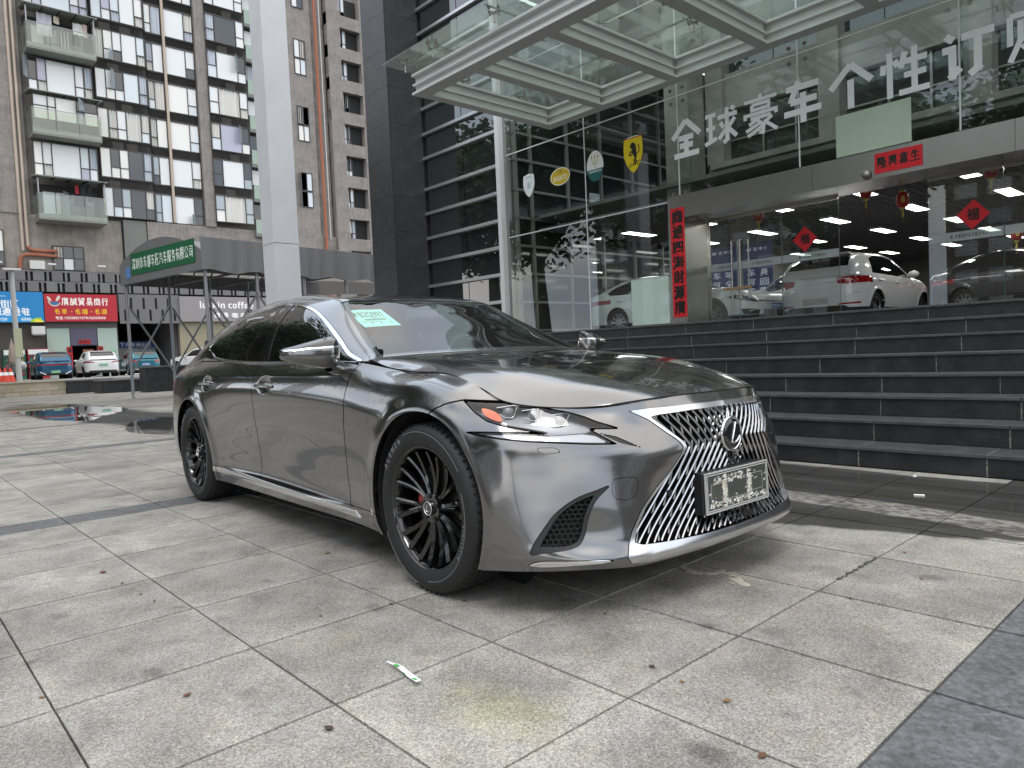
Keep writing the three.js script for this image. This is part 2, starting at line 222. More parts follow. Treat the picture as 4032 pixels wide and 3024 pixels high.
// ------------------------------------------------------------------ stroke letters for the Chinese signs (0-100 box, y down, strokes parted by |)
const GLYPH = {
  '全': '50,4 8,46|50,4 92,46|28,48 72,48|30,68 70,68|50,48 50,90|12,92 88,92', '球': '6,16 36,16|8,48 34,48|21,16 21,80|4,86 38,76|42,26 96,26|68,6 68,84 58,92|50,40 58,54|44,80 66,58|90,36 72,56|70,56 94,82|80,8 90,16',
  '豪': '50,2 50,12|8,14 92,14|28,24 72,24 72,36 28,36 28,24|10,56 10,46 90,46 90,56|24,56 76,56|50,56 20,70|42,62 58,78 56,94 46,92|50,70 12,84|54,80 16,96|80,60 60,72|60,68 92,94', '车': '12,16 88,16|42,2 22,48|22,48 84,48|6,72 94,72|52,30 52,98',
  '个': '50,4 6,48|50,4 94,48|50,36 50,98', '性': '20,4 20,98|8,26 6,46|30,22 36,36|50,10 42,42|46,30 92,30|68,4 68,90|48,58 90,58|38,92 96,92', '订': '12,8 26,20|6,36 24,36 24,88 38,76|40,18 96,18|68,18 68,84 54,94',
  '购': '10,10 44,10 44,64|10,10 10,64|27,20 27,56 10,94|30,66 44,86|60,4 50,34|54,22 94,22 92,84 80,92|68,38 58,66 82,62|76,50 84,70', '商': '50,2 50,14|8,16 92,16|34,18 40,28|66,18 60,28|12,96 12,32 88,32 88,90 80,94|40,34 26,52|60,34 74,52|36,60 64,60 64,84 36,84 36,60',
  '通': '12,8 22,20|4,38 22,38 22,76 6,92|22,78 50,94 96,94|40,10 84,10 62,24|38,84 38,28 88,28 88,80|38,46 88,46|38,62 88,62|63,28 63,82', '四': '10,90 10,16 90,16 90,90|10,82 90,82|38,16 36,46 22,62|60,16 60,50 78,56',
  '海': '10,10 22,22|4,36 18,46|6,94 22,62|44,4 32,30|42,18 94,18|42,34 36,80 90,80|44,34 86,34 80,94|28,56 98,56|58,38 64,48|56,62 62,72', '財': '10,8 40,8 40,70 10,70 10,8|10,28 40,28|10,48 40,48|18,74 6,94|32,74 44,92|50,26 96,26|78,4 78,90 66,92|78,30 50,72',
  '源': '10,8 22,18|4,34 16,44|6,94 22,60|32,8 96,8|34,8 32,60 20,96|64,10 58,22|48,24 84,24 84,52 48,52 48,24|48,38 84,38|66,52 66,94 56,92|52,64 40,86|78,64 92,86', '廣': '50,2 50,12|14,12 94,12|14,12 14,60 4,96|28,26 92,26|46,18 46,36|74,18 74,36|34,38 88,38|40,48 84,48 84,76 40,76 40,48|40,62 84,62|62,38 62,76|50,80 34,96|72,80 90,96',
  '隆': '10,6 10,98|10,8 32,8 22,30 34,46 24,62 14,56|56,2 40,30|52,14 80,14 46,44|52,20 94,44|46,50 88,50|54,56 46,70|42,64 94,64|48,80 88,80|68,50 68,96|38,96 98,96', '興': '30,8 20,12 22,58|22,24 34,24|22,42 34,42|40,10 62,10 62,56|40,10 40,56|44,22 58,22|44,34 58,34 58,48 44,48 44,34|68,10 82,10 80,58|68,24 80,24|68,42 80,42|6,62 94,62|34,68 14,92|66,68 88,92',
  '意': '50,2 50,10|16,12 84,12|34,16 38,26|66,16 62,26|8,28 92,28|28,36 72,36 72,60 28,60 28,36|28,48 72,48|18,70 10,90|34,68 36,90 66,92 68,80|52,66 58,76|76,68 90,86', '生': '30,6 14,40|24,26 86,26|20,56 80,56|52,4 52,92|6,92 94,92',
  '福': '18,4 26,14|6,26 36,26 8,60|22,44 22,98|28,48 36,58|44,8 94,8|52,18 86,18 86,36 52,36 52,18|46,48 92,48 92,94 46,94 46,48|46,70 92,70|69,48 69,94', '深': '10,10 22,20|4,36 16,46|6,92 22,60|32,24 32,10 94,10 94,24|54,16 44,34|72,16 84,34|32,52 96,52|64,34 64,98|62,54 34,88|66,54 96,88',
  '圳': '4,34 34,34|20,8 20,78|2,86 36,74|46,8 44,60 34,94|68,14 68,78|92,6 92,98', '市': '50,2 50,14|8,18 92,18|18,84 18,36 82,36 82,78 72,84|50,18 50,98', '东': '10,16 90,16|46,2 24,50|24,50 84,50|54,32 54,92 44,92|30,62 14,84|72,62 90,84',
  '都': '8,18 52,18|30,4 30,34|4,36 58,36|54,8 6,60|18,52 50,52 50,94 18,94 18,52|18,72 50,72|66,8 66,98|66,8 92,8 78,40 94,62 80,78', '匠': '92,8 10,8 10,92 96,92|62,18 30,28|34,28 30,60 20,80|34,46 86,46|64,46 64,84', '汽': '10,10 22,20|4,36 18,46|8,92 24,62|46,4 32,34|44,18 92,18|42,36 86,36|34,54 82,54 84,84 96,94 96,80',
  '服': '12,8 12,60 4,96|12,8 40,8 40,90 30,92|14,32 40,32|14,56 40,56|52,8 52,98|52,8 90,8 88,32 78,34|56,46 88,46 54,96|60,56 94,96', '务': '40,2 16,34|32,16 76,16 14,50|34,20 88,50|14,62 80,62 76,90 62,94|50,50 46,72 14,96', '有': '6,18 94,18|44,2 8,58|30,42 30,98|30,42 82,42 82,92 70,94|32,58 80,58|32,74 80,74',
  '限': '10,6 10,98|10,8 32,8 22,34 34,54 24,68 14,62|46,8 86,8 86,44 46,44|46,26 86,26|46,8 46,92 64,80|60,46 94,94|92,54 72,66', '公': '36,6 8,46|62,6 94,46|46,46 20,86 80,80|64,62 90,96', '司': '10,12 86,12 84,88 70,94|12,32 68,32|20,50 60,50 60,78 20,78 20,50',
  '誠': '16,4 26,12|4,20 44,20|10,34 38,34|10,46 38,46|10,58 38,58 38,90 10,90 10,58|50,24 98,24|54,24 52,70 42,96|54,46 70,46 68,72 60,72|78,4 80,60 96,94 98,78|94,38 72,90|86,6 94,14', '貿': '12,8 36,6|12,8 12,34 38,28|32,22 42,36|50,10 90,10 86,36 76,38|68,10 54,38|24,44 78,44 78,80 24,80 24,44|24,56 78,56|24,68 78,68|36,82 12,98|64,82 90,98',
  '易': '28,6 74,6 74,42 28,42 28,6|28,24 74,24|34,48 8,76|26,58 88,58 82,92 68,94|50,60 20,94|70,60 42,96', '行': '32,4 8,30|34,28 6,60|22,48 22,98|46,14 92,14|42,38 98,38|74,38 74,90 58,92', '名': '44,2 12,40|38,14 78,14 10,66|34,34 48,48|36,54 82,54 82,94 36,94 36,54',
  '茶': '6,16 94,16|32,4 32,28|68,4 68,28|50,24 10,56|50,24 92,56|22,58 78,58|50,44 50,94 40,92|34,68 16,90|66,68 86,90', '烟': '10,24 14,42|34,20 28,38|22,4 22,56 4,94|24,58 38,84|46,8 94,8 94,94 46,94 46,8|46,86 94,86|54,36 86,36|70,18 70,42 56,72|70,46 86,70', '酒': '10,10 22,20|4,36 18,46|6,92 22,62|32,12 98,12|38,94 38,32 92,32 92,94|38,90 92,90|54,12 54,32 48,56|74,12 74,50 84,54|40,70 90,70',
  '电': '16,20 82,20 82,64 16,64 16,20|16,42 82,42|48,4 48,86 60,92 94,90 94,76', '话': '14,6 26,16|4,34 24,34 24,86 38,74|88,6 50,16|42,34 98,34|70,14 70,56|50,56 90,56 90,94 50,94 50,56', '主': '44,2 56,12|12,22 88,22|18,54 82,54|50,22 50,90|6,92 94,92',
  '题': '12,6 42,6 42,36 12,36 12,6|12,20 42,20|4,46 50,46|28,46 28,84|28,62 46,62|14,60 4,90|10,80 40,96 98,94|52,8 98,8|74,8 68,20|58,80 58,22 92,22 92,70|75,30 72,58 54,84|78,66 94,84', '街': '26,4 6,28|28,26 4,54|18,44 18,98|34,16 66,16|50,4 50,36|32,36 68,36|34,62 66,62|50,44 50,88|30,92 68,84|74,14 98,14|70,38 100,38|86,38 86,92 76,92',
  '区': '92,8 12,8 12,92 94,92|74,20 30,76|32,26 78,76', '诚': '14,6 26,16|4,34 24,34 24,86 36,74|42,24 98,24|46,24 46,60 34,94|46,46 66,46 64,76 56,76|74,4 78,60 94,94 98,78|94,38 66,92|84,6 94,14', '邀': '44,2 40,10|34,12 56,12 56,34 34,34 34,12|34,22 56,22|26,44 62,44|44,38 44,46 40,60 28,76|42,58 58,58 54,76|72,4 62,34|68,20 96,20|88,20 84,50 62,76|68,36 94,76|10,10 20,20|4,40 18,40 18,78 4,92|18,80 50,94 96,94',
  '进': '12,8 24,20|4,38 22,38 22,78 6,92|22,80 50,94 96,94|36,26 94,26|32,52 98,52|54,6 54,54 40,82|78,6 78,84', '驻': '8,10 36,10 34,44|14,24 12,44 42,44 40,88 30,90|4,70 32,64|62,4 72,14|48,24 96,24|52,54 92,54|72,24 72,90|46,90 98,90', '瑞': '6,16 36,16|8,48 34,48|20,16 20,80|4,86 38,76|66,4 66,28|48,12 48,28 88,28 88,12|42,40 98,40|68,40 62,54|46,96 46,54 92,54 92,90|60,56 60,90|76,56 76,90',
  '幸': '16,16 84,16|50,2 50,34|8,34 92,34|34,38 40,48|66,38 60,48|14,54 86,54|8,74 92,74|50,54 50,98', '咖': '6,22 30,22 30,70 6,70 6,22|36,24 62,24 60,86 52,88|50,6 48,50 34,92|70,24 96,24 96,84 70,84 70,24', '啡': '6,22 30,22 30,70 6,70 6,22|56,6 56,60 44,94|40,22 56,22|40,40 56,40|36,62 56,58|74,6 74,98|74,22 98,22|74,42 98,42|74,62 98,62',
  '年': '30,2 10,34|26,18 88,18|26,44 84,44|26,44 26,68|4,68 96,68|56,18 56,98', '月': '26,8 26,60 12,96|26,8 80,8 80,90 66,94|28,34 78,34|28,60 78,60', '日': '22,8 78,8 78,94 22,94 22,8|22,50 78,50', '粤': '16,8 84,8 84,50 16,50 16,8|50,14 50,46|26,28 74,28|34,18 40,24|66,18 60,24|30,44 44,32|70,44 56,32|6,60 94,60|36,60 30,74 74,74 70,94 54,94',
  '可': '6,14 94,14|76,14 76,86 60,94|18,36 56,36 56,68 18,68 18,36', '享': '50,2 50,12|10,16 90,16|28,26 72,26 72,44 28,44 28,26|22,54 76,54 52,68|52,68 52,92 40,92|6,72 94,72', '查': '8,16 92,16|50,2 50,42|48,18 10,46|52,18 90,46|28,50 72,50 72,80 28,80 28,50|28,65 72,65|8,94 92,94', '博': '4,34 32,34|18,6 18,96|38,16 96,16|68,2 68,56|44,28 92,28 92,54 44,54 44,28|44,41 92,41|38,66 98,66|80,56 80,92 68,92|50,74 58,84',
  '士': '8,36 92,36|50,4 50,90|20,90 80,90', '保': '28,4 6,48|18,34 18,98|40,10 88,10 88,38 40,38 40,10|32,56 98,56|64,38 64,98|62,58 34,90|66,58 96,90', '终': '26,4 8,32 30,30|30,30 6,66 38,58|4,90 38,78|62,4 44,36|56,20 88,20 40,66|58,32 94,62|60,64 74,74|52,80 80,94', '身': '48,2 40,12|26,14 74,14 74,90 62,94|26,14 26,62|26,30 74,30|26,46 74,46|8,64 74,62|86,44 10,96',
  '回': '10,10 90,10 90,92 10,92 10,10|32,34 68,34 68,66 32,66 32,34', '国': '10,8 90,8 90,94 10,94 10,8|26,26 74,26|28,48 72,48|22,74 78,74|50,26 50,74|62,56 70,66', '际': '10,6 10,98|10,8 32,8 22,34 34,54 24,68|46,14 90,14|40,38 98,38|70,38 70,90 58,90|54,54 42,80|84,54 96,80', '展': '14,8 86,8 86,26 14,26|14,8 14,60 4,96|26,42 92,42|44,30 44,58|72,30 72,58|20,58 98,58|38,58 38,94 54,82|50,60 96,94|84,66 66,78',
  '览': '22,6 22,36|40,4 40,38|62,4 50,28|58,14 92,14|72,20 80,30|26,44 76,44|26,44 26,74|76,44 76,74|50,52 46,76 14,96|56,72 56,92 92,92 92,80', '中': '14,24 86,24 86,62 14,62 14,24|50,2 50,98', '心': '16,44 8,78|34,30 36,86 70,88 74,70|52,14 62,34|80,40 94,70', '停': '26,4 6,46|18,32 18,98|66,2 66,12|36,14 98,14|48,24 88,24 88,40 48,40 48,24|36,62 36,50 96,50 96,62|46,70 90,70|68,70 68,92 56,94',
  '场': '4,36 34,36|20,6 20,80|4,88 36,74|44,10 82,10 46,44 92,44 86,90 74,92|64,46 40,80|76,46 52,90', '出': '50,2 50,92|16,14 16,46 84,46 84,14|10,58 10,92 90,92 90,58', '口': '14,16 86,16 86,90 14,90 14,16', '下': '6,10 94,10|48,10 48,98|52,36 76,54', '信': '26,4 6,46|18,32 18,98|60,4 66,14|36,20 96,20|44,38 90,38|44,54 90,54|46,70 88,70 88,94 46,94 46,70',
  '经': '26,4 8,32 30,30|30,30 6,66 38,58|4,90 38,78|46,10 86,10 44,48|58,26 96,48|48,58 92,58|70,58 70,92|42,92 98,92', '溶': '10,10 22,20|4,36 16,46|6,92 22,60|62,2 66,10|34,24 34,14 94,14 94,24|52,22 42,36|74,22 88,36|64,34 34,66|64,34 96,66|46,64 84,64 84,94 46,94 46,64', '红': '26,4 8,32 30,30|30,30 6,66 38,58|4,90 38,78|46,16 94,16|70,16 70,90|40,90 98,90',
};
const strokesOf = (ch) => (GLYPH[ch] ? GLYPH[ch].split('|').map((s) => s.split(' ').map((p) => p.split(',').map(Number))) : null);
function glyph2d(c, ch, x, y, w, h, lw, brush) { // draws one letter into a canvas box
  const st = strokesOf(ch); if (!st) { c.font = 'bold ' + Math.round(h * .95) + 'px sans-serif'; c.textAlign = 'center'; c.textBaseline = 'middle'; c.fillText(ch, x + w / 2, y + h / 2); return; }
  c.lineCap = brush ? 'round' : 'butt'; c.lineJoin = brush ? 'round' : 'miter'; c.miterLimit = 3;
  for (const s of st) {
    if (!brush) { c.lineWidth = lw; c.beginPath(); s.forEach(([a, b], i) => (i ? c.lineTo(x + a / 100 * w, y + b / 100 * h) : c.moveTo(x + a / 100 * w, y + b / 100 * h))); c.stroke(); }
    else for (let i = 0; i + 1 < s.length; i++) { const [a, b] = s[i], [d, e] = s[i + 1], n = 10, horiz = Math.abs(e - b) < 6; for (let k = 0; k <= n; k++) { const t = k / n, r = lw * (horiz ? .34 + .16 * Math.abs(t - .4) : .62 - .25 * t * (i === s.length - 2 ? 1 : 0)) * rr(.92, 1.08); c.beginPath(); c.arc(x + (a + (d - a) * t) / 100 * w, y + (b + (e - b) * t - (horiz ? 3 * t : 0)) / 100 * h, r, 0, 7); c.fill(); } }
  }
}
function line2d(c, text, x, y, w, h, lw, gap = .1) { [...text].forEach((ch, i) => glyph2d(c, ch, x + i * w * (1 + gap), y, w, h, lw)); }
function glyphGeo(ch, size, lw, t = .006) { // solid letter, lower left at the origin
  const st = strokesOf(ch), list = []; let k = 0;
  for (const s of st) {
    const pts = s.map(([a, b]) => [a / 100 * size, (1 - b / 100) * size]);
    for (let i = 0; i + 1 < pts.length; i++) {
      const [ax, ay] = pts[i], [bx_, by] = pts[i + 1], L = Math.hypot(bx_ - ax, by - ay), e0 = i > 0 ? lw / 2 : 0, e1 = i + 2 < pts.length ? lw / 2 : 0, tt = t + (k++) * .0004;
      list.push(new THREE.BoxGeometry(L + e0 + e1, lw, tt).translate((L + e1 - e0) / 2, 0, tt / 2).rotateZ(Math.atan2(by - ay, bx_ - ax)).translate(ax, ay, 0));
    }
  }
  return merge(list);
}
// ------------------------------------------------------------------ plaza: granite flags with joints, bands, wet patches
const graniteTex = dataTex(1024, 1024, (x, y) => {
  const n = fbm(x / 3.6, y / 3.6, 11, 3, 0), s = hash2(x, y, 3), s2 = vnoise(x / 3.2, y / 3.2, 9), big = fbm(x / 128, y / 128, 21, 4, 8);
  let v = .538 + .38 * (n - .5) + .15 * (s - .5) + .16 * (big - .5); if (s2 > .84) v -= .22 * (s2 - .84) / .16; if (s2 < .10) v += .10;
  const warm = .012 * (vnoise(x / 40, y / 40, 77) - .4); return [v * 1.018 + warm, v, v * .955 - warm * 1.4];
});
const darkStoneTex = dataTex(512, 512, (x, y) => { const n = fbm(x / 6, y / 6, 41, 3, 0), s = hash2(x, y, 13), b = fbm(x / 90, y / 90, 45, 3); const v = .375 + .2 * (n - .5) + .10 * (s - .5) + .08 * (b - .5); return [v * .98, v, v * 1.02]; });
const graniteBump = dataTex(512, 512, (x, y) => .5 + .5 * (fbm(x / 4, y / 4, 61, 3) - .5) + .2 * (hash2(x, y, 65) - .5), false);
const matTile = std([1, 1, 1], .72, 0, { map: graniteTex, vertexColors: true, bumpMap: graniteBump, bumpScale: .0012 });
const matBand = std([1, 1, 1], .62, 0, { map: darkStoneTex, vertexColors: true, bumpMap: graniteBump, bumpScale: .0008 });
const sstep = THREE.MathUtils.smoothstep;
// stains: wetness with an outline, oil spots, a pale yellow splash, tyre prints
const spots = Array.from({ length: 170 }, () => [rr(-6.2, -.4), rr(-4, 1), rr(.008, .035), rr(.55, .85)]);
function wetAt(x, z) {
  const e = .22 * (fbm(x * 1.6 + 3, z * 1.6, 91, 4) - .5) + .06 * (fbm(x * 9, z * 9, 95, 2) - .5);
  const a = x > -9 && z > -5.66 ? Math.max(0, Math.min(1, (-(z + 3.62 + (x + 1.9) * .42 * (x > -1.9 ? 1 : .1)) + e * 1.3) / .05)) : 0;
  const dry1 = Math.max(0, Math.min(1, (-(z + 5.50) + e * .5) / .04)) * (x < -1.3 ? 1 : 0);
  const track = Math.max(0, Math.min(1, (.15 - Math.abs(z + 4.30 + .03 * Math.sin(x * 3) - (x + 1.2) * .12) + e * .5) / .03)) * (hash2(Math.floor(x * 26), Math.floor(z * 40), 7) > .45 ? 1 : .35) * .8;
  const b = Math.max(0, Math.min(1, (1 - Math.hypot((x + 21.5) / 7.2, (z + 4.0) / 1.15) + e * 2.2) / .12)), c = Math.max(0, Math.min(1, (1 - Math.hypot((x + 14.5) / 4.5, (z + 4.4) / 1.1) + e * 2.4) / .15));
  return Math.max(a * (1 - dry1) * (1 - track), b, c);
}
function stainAt(x, z) {
  let v = 1.02 - .34 * Math.max(0, fbm(x * .9, z * .9, 101, 5) - .50) * 2 - .46 * Math.max(0, fbm(x * 3.6, z * 3.6, 105, 4) - .54) * 2 - .30 * Math.max(0, fbm(x * 14, z * 14, 107, 3) - .60) * 2 + .16 * Math.max(0, fbm(x * 2.2 + 7, z * 2.2, 109, 4) - .55) * 2;
  for (const [a, b, r, k] of spots) { const d = Math.hypot((x - a) / 1.5, z - b) / r; if (d < 1.3) v *= 1 - (1 - k) * sstep(1.3 - d, 0, .5); }
  const yl = Math.max(0, 1 - Math.hypot((x + 1.52) / .26, (z + 1.26) / .17) + .7 * (fbm(x * 7, z * 7, 111, 3) - .5));
  const yl2 = Math.max(0, 1 - Math.hypot((x + 2.3) / .2, (z + 1.25) / .12) + .7 * (fbm(x * 7, z * 7, 113, 3) - .5));
  const w = wetAt(x, z), k = v * (1 - .88 * w), y1 = Math.min(1, yl * 1.2), y2 = Math.min(1, yl2) * .5;
  return [k * (1 + .10 * y1), k * (1 + .08 * y1 - .02 * y2), k * (1 - .14 * y1 - .12 * y2)];
}
function flag(x0, x1, z0, z1, n, drop, tint, tx, tz) {
  const g = new THREE.BoxGeometry(x1 - x0, .04, z1 - z0, n, 1, n), p = g.attributes.position, nn = g.attributes.normal, col = new Float32Array(p.count * 3), uv = g.attributes.uv;
  for (let i = 0; i < p.count; i++) {
    const x = p.getX(i) + (x0 + x1) / 2, z = p.getZ(i) + (z0 + z1) / 2; let y = p.getY(i) - .02; const s = stainAt(x, z);
    if (nn.getY(i) > .5) { y -= drop; const e = Math.min(x - x0, x1 - x, z - z0, z1 - z); if (e < .004) { /* worn arris */ y -= .0012; } }
    p.setXYZ(i, x, y, z); const ed = Math.min(x - x0, x1 - x, z - z0, z1 - z), pale = 1 + .10 * sstep(.05 - ed + .05 * (fbm(x * 8, z * 8, 119, 3) - .5), 0, .04) * (1 - wetAt(x, z)); for (let q = 0; q < 3; q++) col[3 * i + q] = s[q] * tint * pale; uv.setXY(i, (x - x0) / 1.2 + tx, (z - z0) / 1.2 + tz);
  }
  g.setAttribute('color', new THREE.BufferAttribute(col, 3)); return g;
}
const plaza = structGroup('plaza');
mesh('joint_bed', new THREE.PlaneGeometry(300, 300).rotateX(-Math.PI / 2).translate(-20, -.024, 0), std([.018, .017, .015], .95), plaza);
{
  const cells = [], X0 = -.694, per = 5.1;
  const cols = []; for (let b = 0; b < 8; b++) { const s = X0 - b * per; for (let k = 0; k < 8; k++) cols.push([s - .6 * (k + 1), s - .6 * k, 0]); cols.push([s - 5.1, s - 4.8, 1]); }
  cols.push([X0, X0 + .6, 1]); for (let k = 0; k < 5; k++) cols.push([X0 + .6 + .6 * k, X0 + 1.2 + .6 * k, 0]);
  for (const [x0, x1, dark] of cols) for (let r = -14; r < 18; r++) { let z1 = -1.567 - .6 * r, z0 = z1 - .6; if (z1 < -5.66 && x1 > -12.5) continue; if (x1 > -12.5 && z0 < -5.66) z0 = -5.66; if (z0 < -12 ) continue; cells.push({ x0, x1, z0, z1, dark, d: Math.hypot((x0 + x1) / 2, (z0 + z1) / 2) }); }
  const inv = new THREE.Matrix4(); camera.updateMatrixWorld(); camera.updateProjectionMatrix(); inv.copy(camera.matrixWorld).invert(); const v = new THREE.Vector3();
  for (const c of cells) { v.set((c.x0 + c.x1) / 2, 0, (c.z0 + c.z1) / 2).applyMatrix4(inv); const dz = -v.z; c.seen = dz > .2 && Math.abs(v.x / dz) < .713 * 1.0 + .45 / dz && v.y / dz < .535 && v.y / dz > -.535 - .5 / dz; }
  cells.sort((a, b) => (b.seen - a.seen) || a.d - b.d);
  const rest = [[], []]; let n = 0;
  for (const c of cells) {
    const near = c.seen && n < 296 && !(c.x0 > -5.4 && c.x1 < -2.2 && c.z1 < -2.0 && c.z0 > -3.4), g = .0030, tint = rr(.90, 1.06) * (c.dark ? 1 : 1);
    const sub = near ? (c.z1 < -2.9 && c.x0 > -4.5 ? 44 : c.d < 3.2 ? 28 : c.d < 6 ? 18 : 8) : 2, geo_ = flag(c.x0 + g, c.x1 - g, c.z0 + g, c.z1 - g, sub, near ? rr(0, .0022) : rr(0, .0015), tint, rnd(), rnd());
    if (near) { n++; mesh('paving_flag', geo_, c.dark ? matBand : matTile, plaza); } else rest[c.dark].push(geo_);
  }
  const far = (list, name, m) => { const g = mergeGeometries(list.map((q) => q.toNonIndexed()), false); const o = mesh(name, g, m, plaza); o.userData.kind = 'stuff'; };
  far(rest[0], 'far_paving_flags', matTile); far(rest[1], 'far_band_flags', matBand);
}
// water lying on the paving
{
  const water = phys([1, 1, 1], .012, 0, { transmission: 1, thickness: 0, ior: 1.33 });
  const puddle = (label, pts, y) => { const s = new THREE.Shape(smooth(pts, 8).map(([x, z]) => new THREE.Vector2(x + .04 * (fbm(x * 5, z * 5, 3, 3) - .5), -(z + .05 * (fbm(x * 5 + 9, z * 5, 5, 3) - .5))))); const g = new THREE.ShapeGeometry(s, 4).rotateX(-Math.PI / 2).translate(0, y, 0); const o = structure('puddle', g, water); o.userData.label = label; };
  puddle('shallow rain puddle on the plaza mirroring the parked cars', [[-27.6, -4.5], [-26, -3.1], [-21.2, -3.0], [-18, -2.95], [-16.6, -3.35], [-17.8, -3.9], [-18.9, -4.5], [-20.7, -5.15], [-24.5, -4.95]], .0035);
  puddle('wet film beside the saloon rear', [[-16, -4.3], [-14.2, -3.5], [-12.3, -3.15], [-11.4, -3.5], [-12.6, -4.1], [-14.6, -4.8]], .0045);
  puddle('wet film along the foot of the steps', [[-4.4, -4.8], [-3.2, -4.35], [-2.2, -4.46], [-1.35, -4.62], [-.6, -4.6], [.5, -4.6], [.6, -5.35], [-.8, -5.5], [-1.6, -5.38], [-2.4, -5.40], [-3.8, -5.45]], .004);
  puddle('narrow wet film on the paving beyond the bumper', [[-2.3, -3.95], [-1.8, -3.86], [-1.3, -4.03], [-.9, -4.12], [-.2, -4.1], [-.2, -4.22], [-1.1, -4.24], [-1.7, -4.12], [-2.2, -4.1]], .0042);
}
// litter on the paving
{
  const leafM = [std([.12, .055, .028], .7), std([.20, .12, .05], .7), std([.06, .035, .022], .75)];
  const lf = (k) => { const P = [], n = 7; for (let i = 0; i < n; i++) { const t = i / (n - 1), w = Math.sin(Math.PI * t) ** .8 * .32; P.push([t - .5, w * (1 + .2 * Math.sin(k + i * 2))]); } for (let i = n - 2; i > 0; i--) { const t = i / (n - 1), w = Math.sin(Math.PI * t) ** .8 * .30; P.push([t - .5, -w]); } const g = shapeGeo(P, .012).rotateX(-Math.PI / 2); const p = g.attributes.position; for (let i = 0; i < p.count; i++) p.setY(i, p.getY(i) + .16 * (p.getX(i) ** 2) + .18 * Math.abs(p.getZ(i)) + .05); g.computeVertexNormals(); return g; };
  const shapes = [lf(0), lf(1.3), lf(2.6)];
  [[-4.006, -.833, .07, 'curled red-brown dry leaf on the flags left of the car'], [-3.41, -1.744, .06, 'dark flattened leaf beside the front door of the car'], [-1.78, -.885, .055, 'pale brown leaf at the joint below the plastic strip'], [-2.287, -.678, .045, 'small dark dry leaf in the middle of a near flag'], [-2.619, -.355, .035, 'tiny tan leaf on the left front joint'], [-3.729, -.852, .03, 'small red leaf near the curled leaf'], [-3.478, -.865, .03, 'red fleck of leaf between two small leaves'], [-3.328, -.88, .035, 'tan fleck of leaf right of the small red leaves'], [-2.492, -1.542, .035, 'brown leaf scrap beside the front tyre joint'], [-2.593, -1.28, .03, 'brown leaf scrap left of the front tyre'], [-1.081, -1.737, .045, 'yellow-brown leaf in the centre of a right-hand flag'], [-1.365, -1.774, .04, 'pale leaf near the crossing joint before the bumper'], [-.875, -1.554, .05, 'brown leaf near the lower right joint'], [-1.239, -1.752, .03, 'light leaf scrap on the cross joint'], [-1.165, -2.757, .03, 'tiny leaf at the right-hand joint'], [-1.047, -3.162, .03, 'dry leaf on the pale flag right of the bumper'], [-1.231, -3.509, .035, 'red-brown leaf by the wet edge'], [-2.286, -1.761, .03, 'leaf in the shade by the front tyre'], [-1.768, -2.024, .03, 'yellow leaf in front of the bumper']].forEach(([x, z, s, label], i) => {
    const o = mesh('fallen_leaf', shapes[i % 3], leafM[i % 3], null); o.scale.setScalar(s * .62); o.position.set(x, .001, z); o.rotation.y = i * 1.7; tag(o, label, 'leaf', 'dry leaves scattered on the paving');
  });
  // torn strip of plastic with green blocks
  const strip = thing('plastic_strip', 'torn white and green strip of plastic lying on the paving', 'litter', [-1.915, .003, -1.212], -.10);
  const P = [], n = 24; for (let i = 0; i <= n; i++) { const t = i / n, w = .004 + .014 * Math.min(1, t * 2.2); P.push([-.105 + .21 * t, w * .5 + .006 * Math.sin(t * 3)]); } for (let i = n; i >= 0; i--) { const t = i / n, w = .004 + .014 * Math.min(1, t * 2.2); P.push([-.105 + .21 * t, -w * .5 + .006 * Math.sin(t * 3)]); }
  const bend = (g) => { const p = g.attributes.position; for (let i = 0; i < p.count; i++) p.setY(i, p.getY(i) + .004 + .006 * Math.sin((p.getX(i) + .1) * 22) ** 2); g.computeVertexNormals(); return g; };
  mesh('white_film', bend(shapeGeo(P, .0012).rotateX(-Math.PI / 2)), std([.80, .84, .88], .35), strip);
  for (const [a, b] of [[-.055, -.030], [.012, .036], [.068, .090]]) mesh('green_block', bend(shapeGeo([[a, .006], [b, .007], [b, -.004], [a, -.005]], .0006).rotateX(-Math.PI / 2).translate(0, .0016, -.001)), std([.06, .38, .05], .4), strip);
  tag(mesh('cigarette_end', bar([-1.621, .008, -4.793], [-1.566, .008, -4.813], .005, 10), std([.85, .83, .78], .7)), 'white cigarette end on the wet paving near the steps', 'cigarette end');
  tag(mesh('bottle_cap', new THREE.CylinderGeometry(.011, .012, .008, 16).translate(-1.835, .006, -5.449), std([.8, .8, .78], .5)), 'small pale cap at the foot of the steps', 'cap');
}

{ // moss and crumbled mortar in one open joint
  const l = []; for (let i = 0; i < 44; i++) { const t = rnd() ** .6, z = -2.92 - .45 * t, r = rr(.003, .009); l.push(new THREE.IcosahedronGeometry(r, 0).scale(1.1, .45, 1.5).translate(-1.294 + rr(-.006, .006), .0005, z)); }
  const o = mesh('joint_moss', l, std([.07, .072, .055], .95)); o.userData.kind = 'stuff'; tag(o, 'dark moss filling the open paving joint right of the bumper', 'moss');
  const m = []; for (let i = 0; i < 46; i++) { const t = rnd(), r = rr(.006, .02); m.push(new THREE.IcosahedronGeometry(r, 0).scale(1.6, .22, 1).translate(-1.86 + .34 * t + rr(-.02, .02), .0015, -2.70 + .05 * Math.sin(t * 9) + rr(-.02, .02))); }
  const q = mesh('mortar_crumbs', m, std([.42, .39, .33], .95)); q.userData.kind = 'stuff'; tag(q, 'pale crumbled mortar on the paving under the bumper', 'mortar');
}
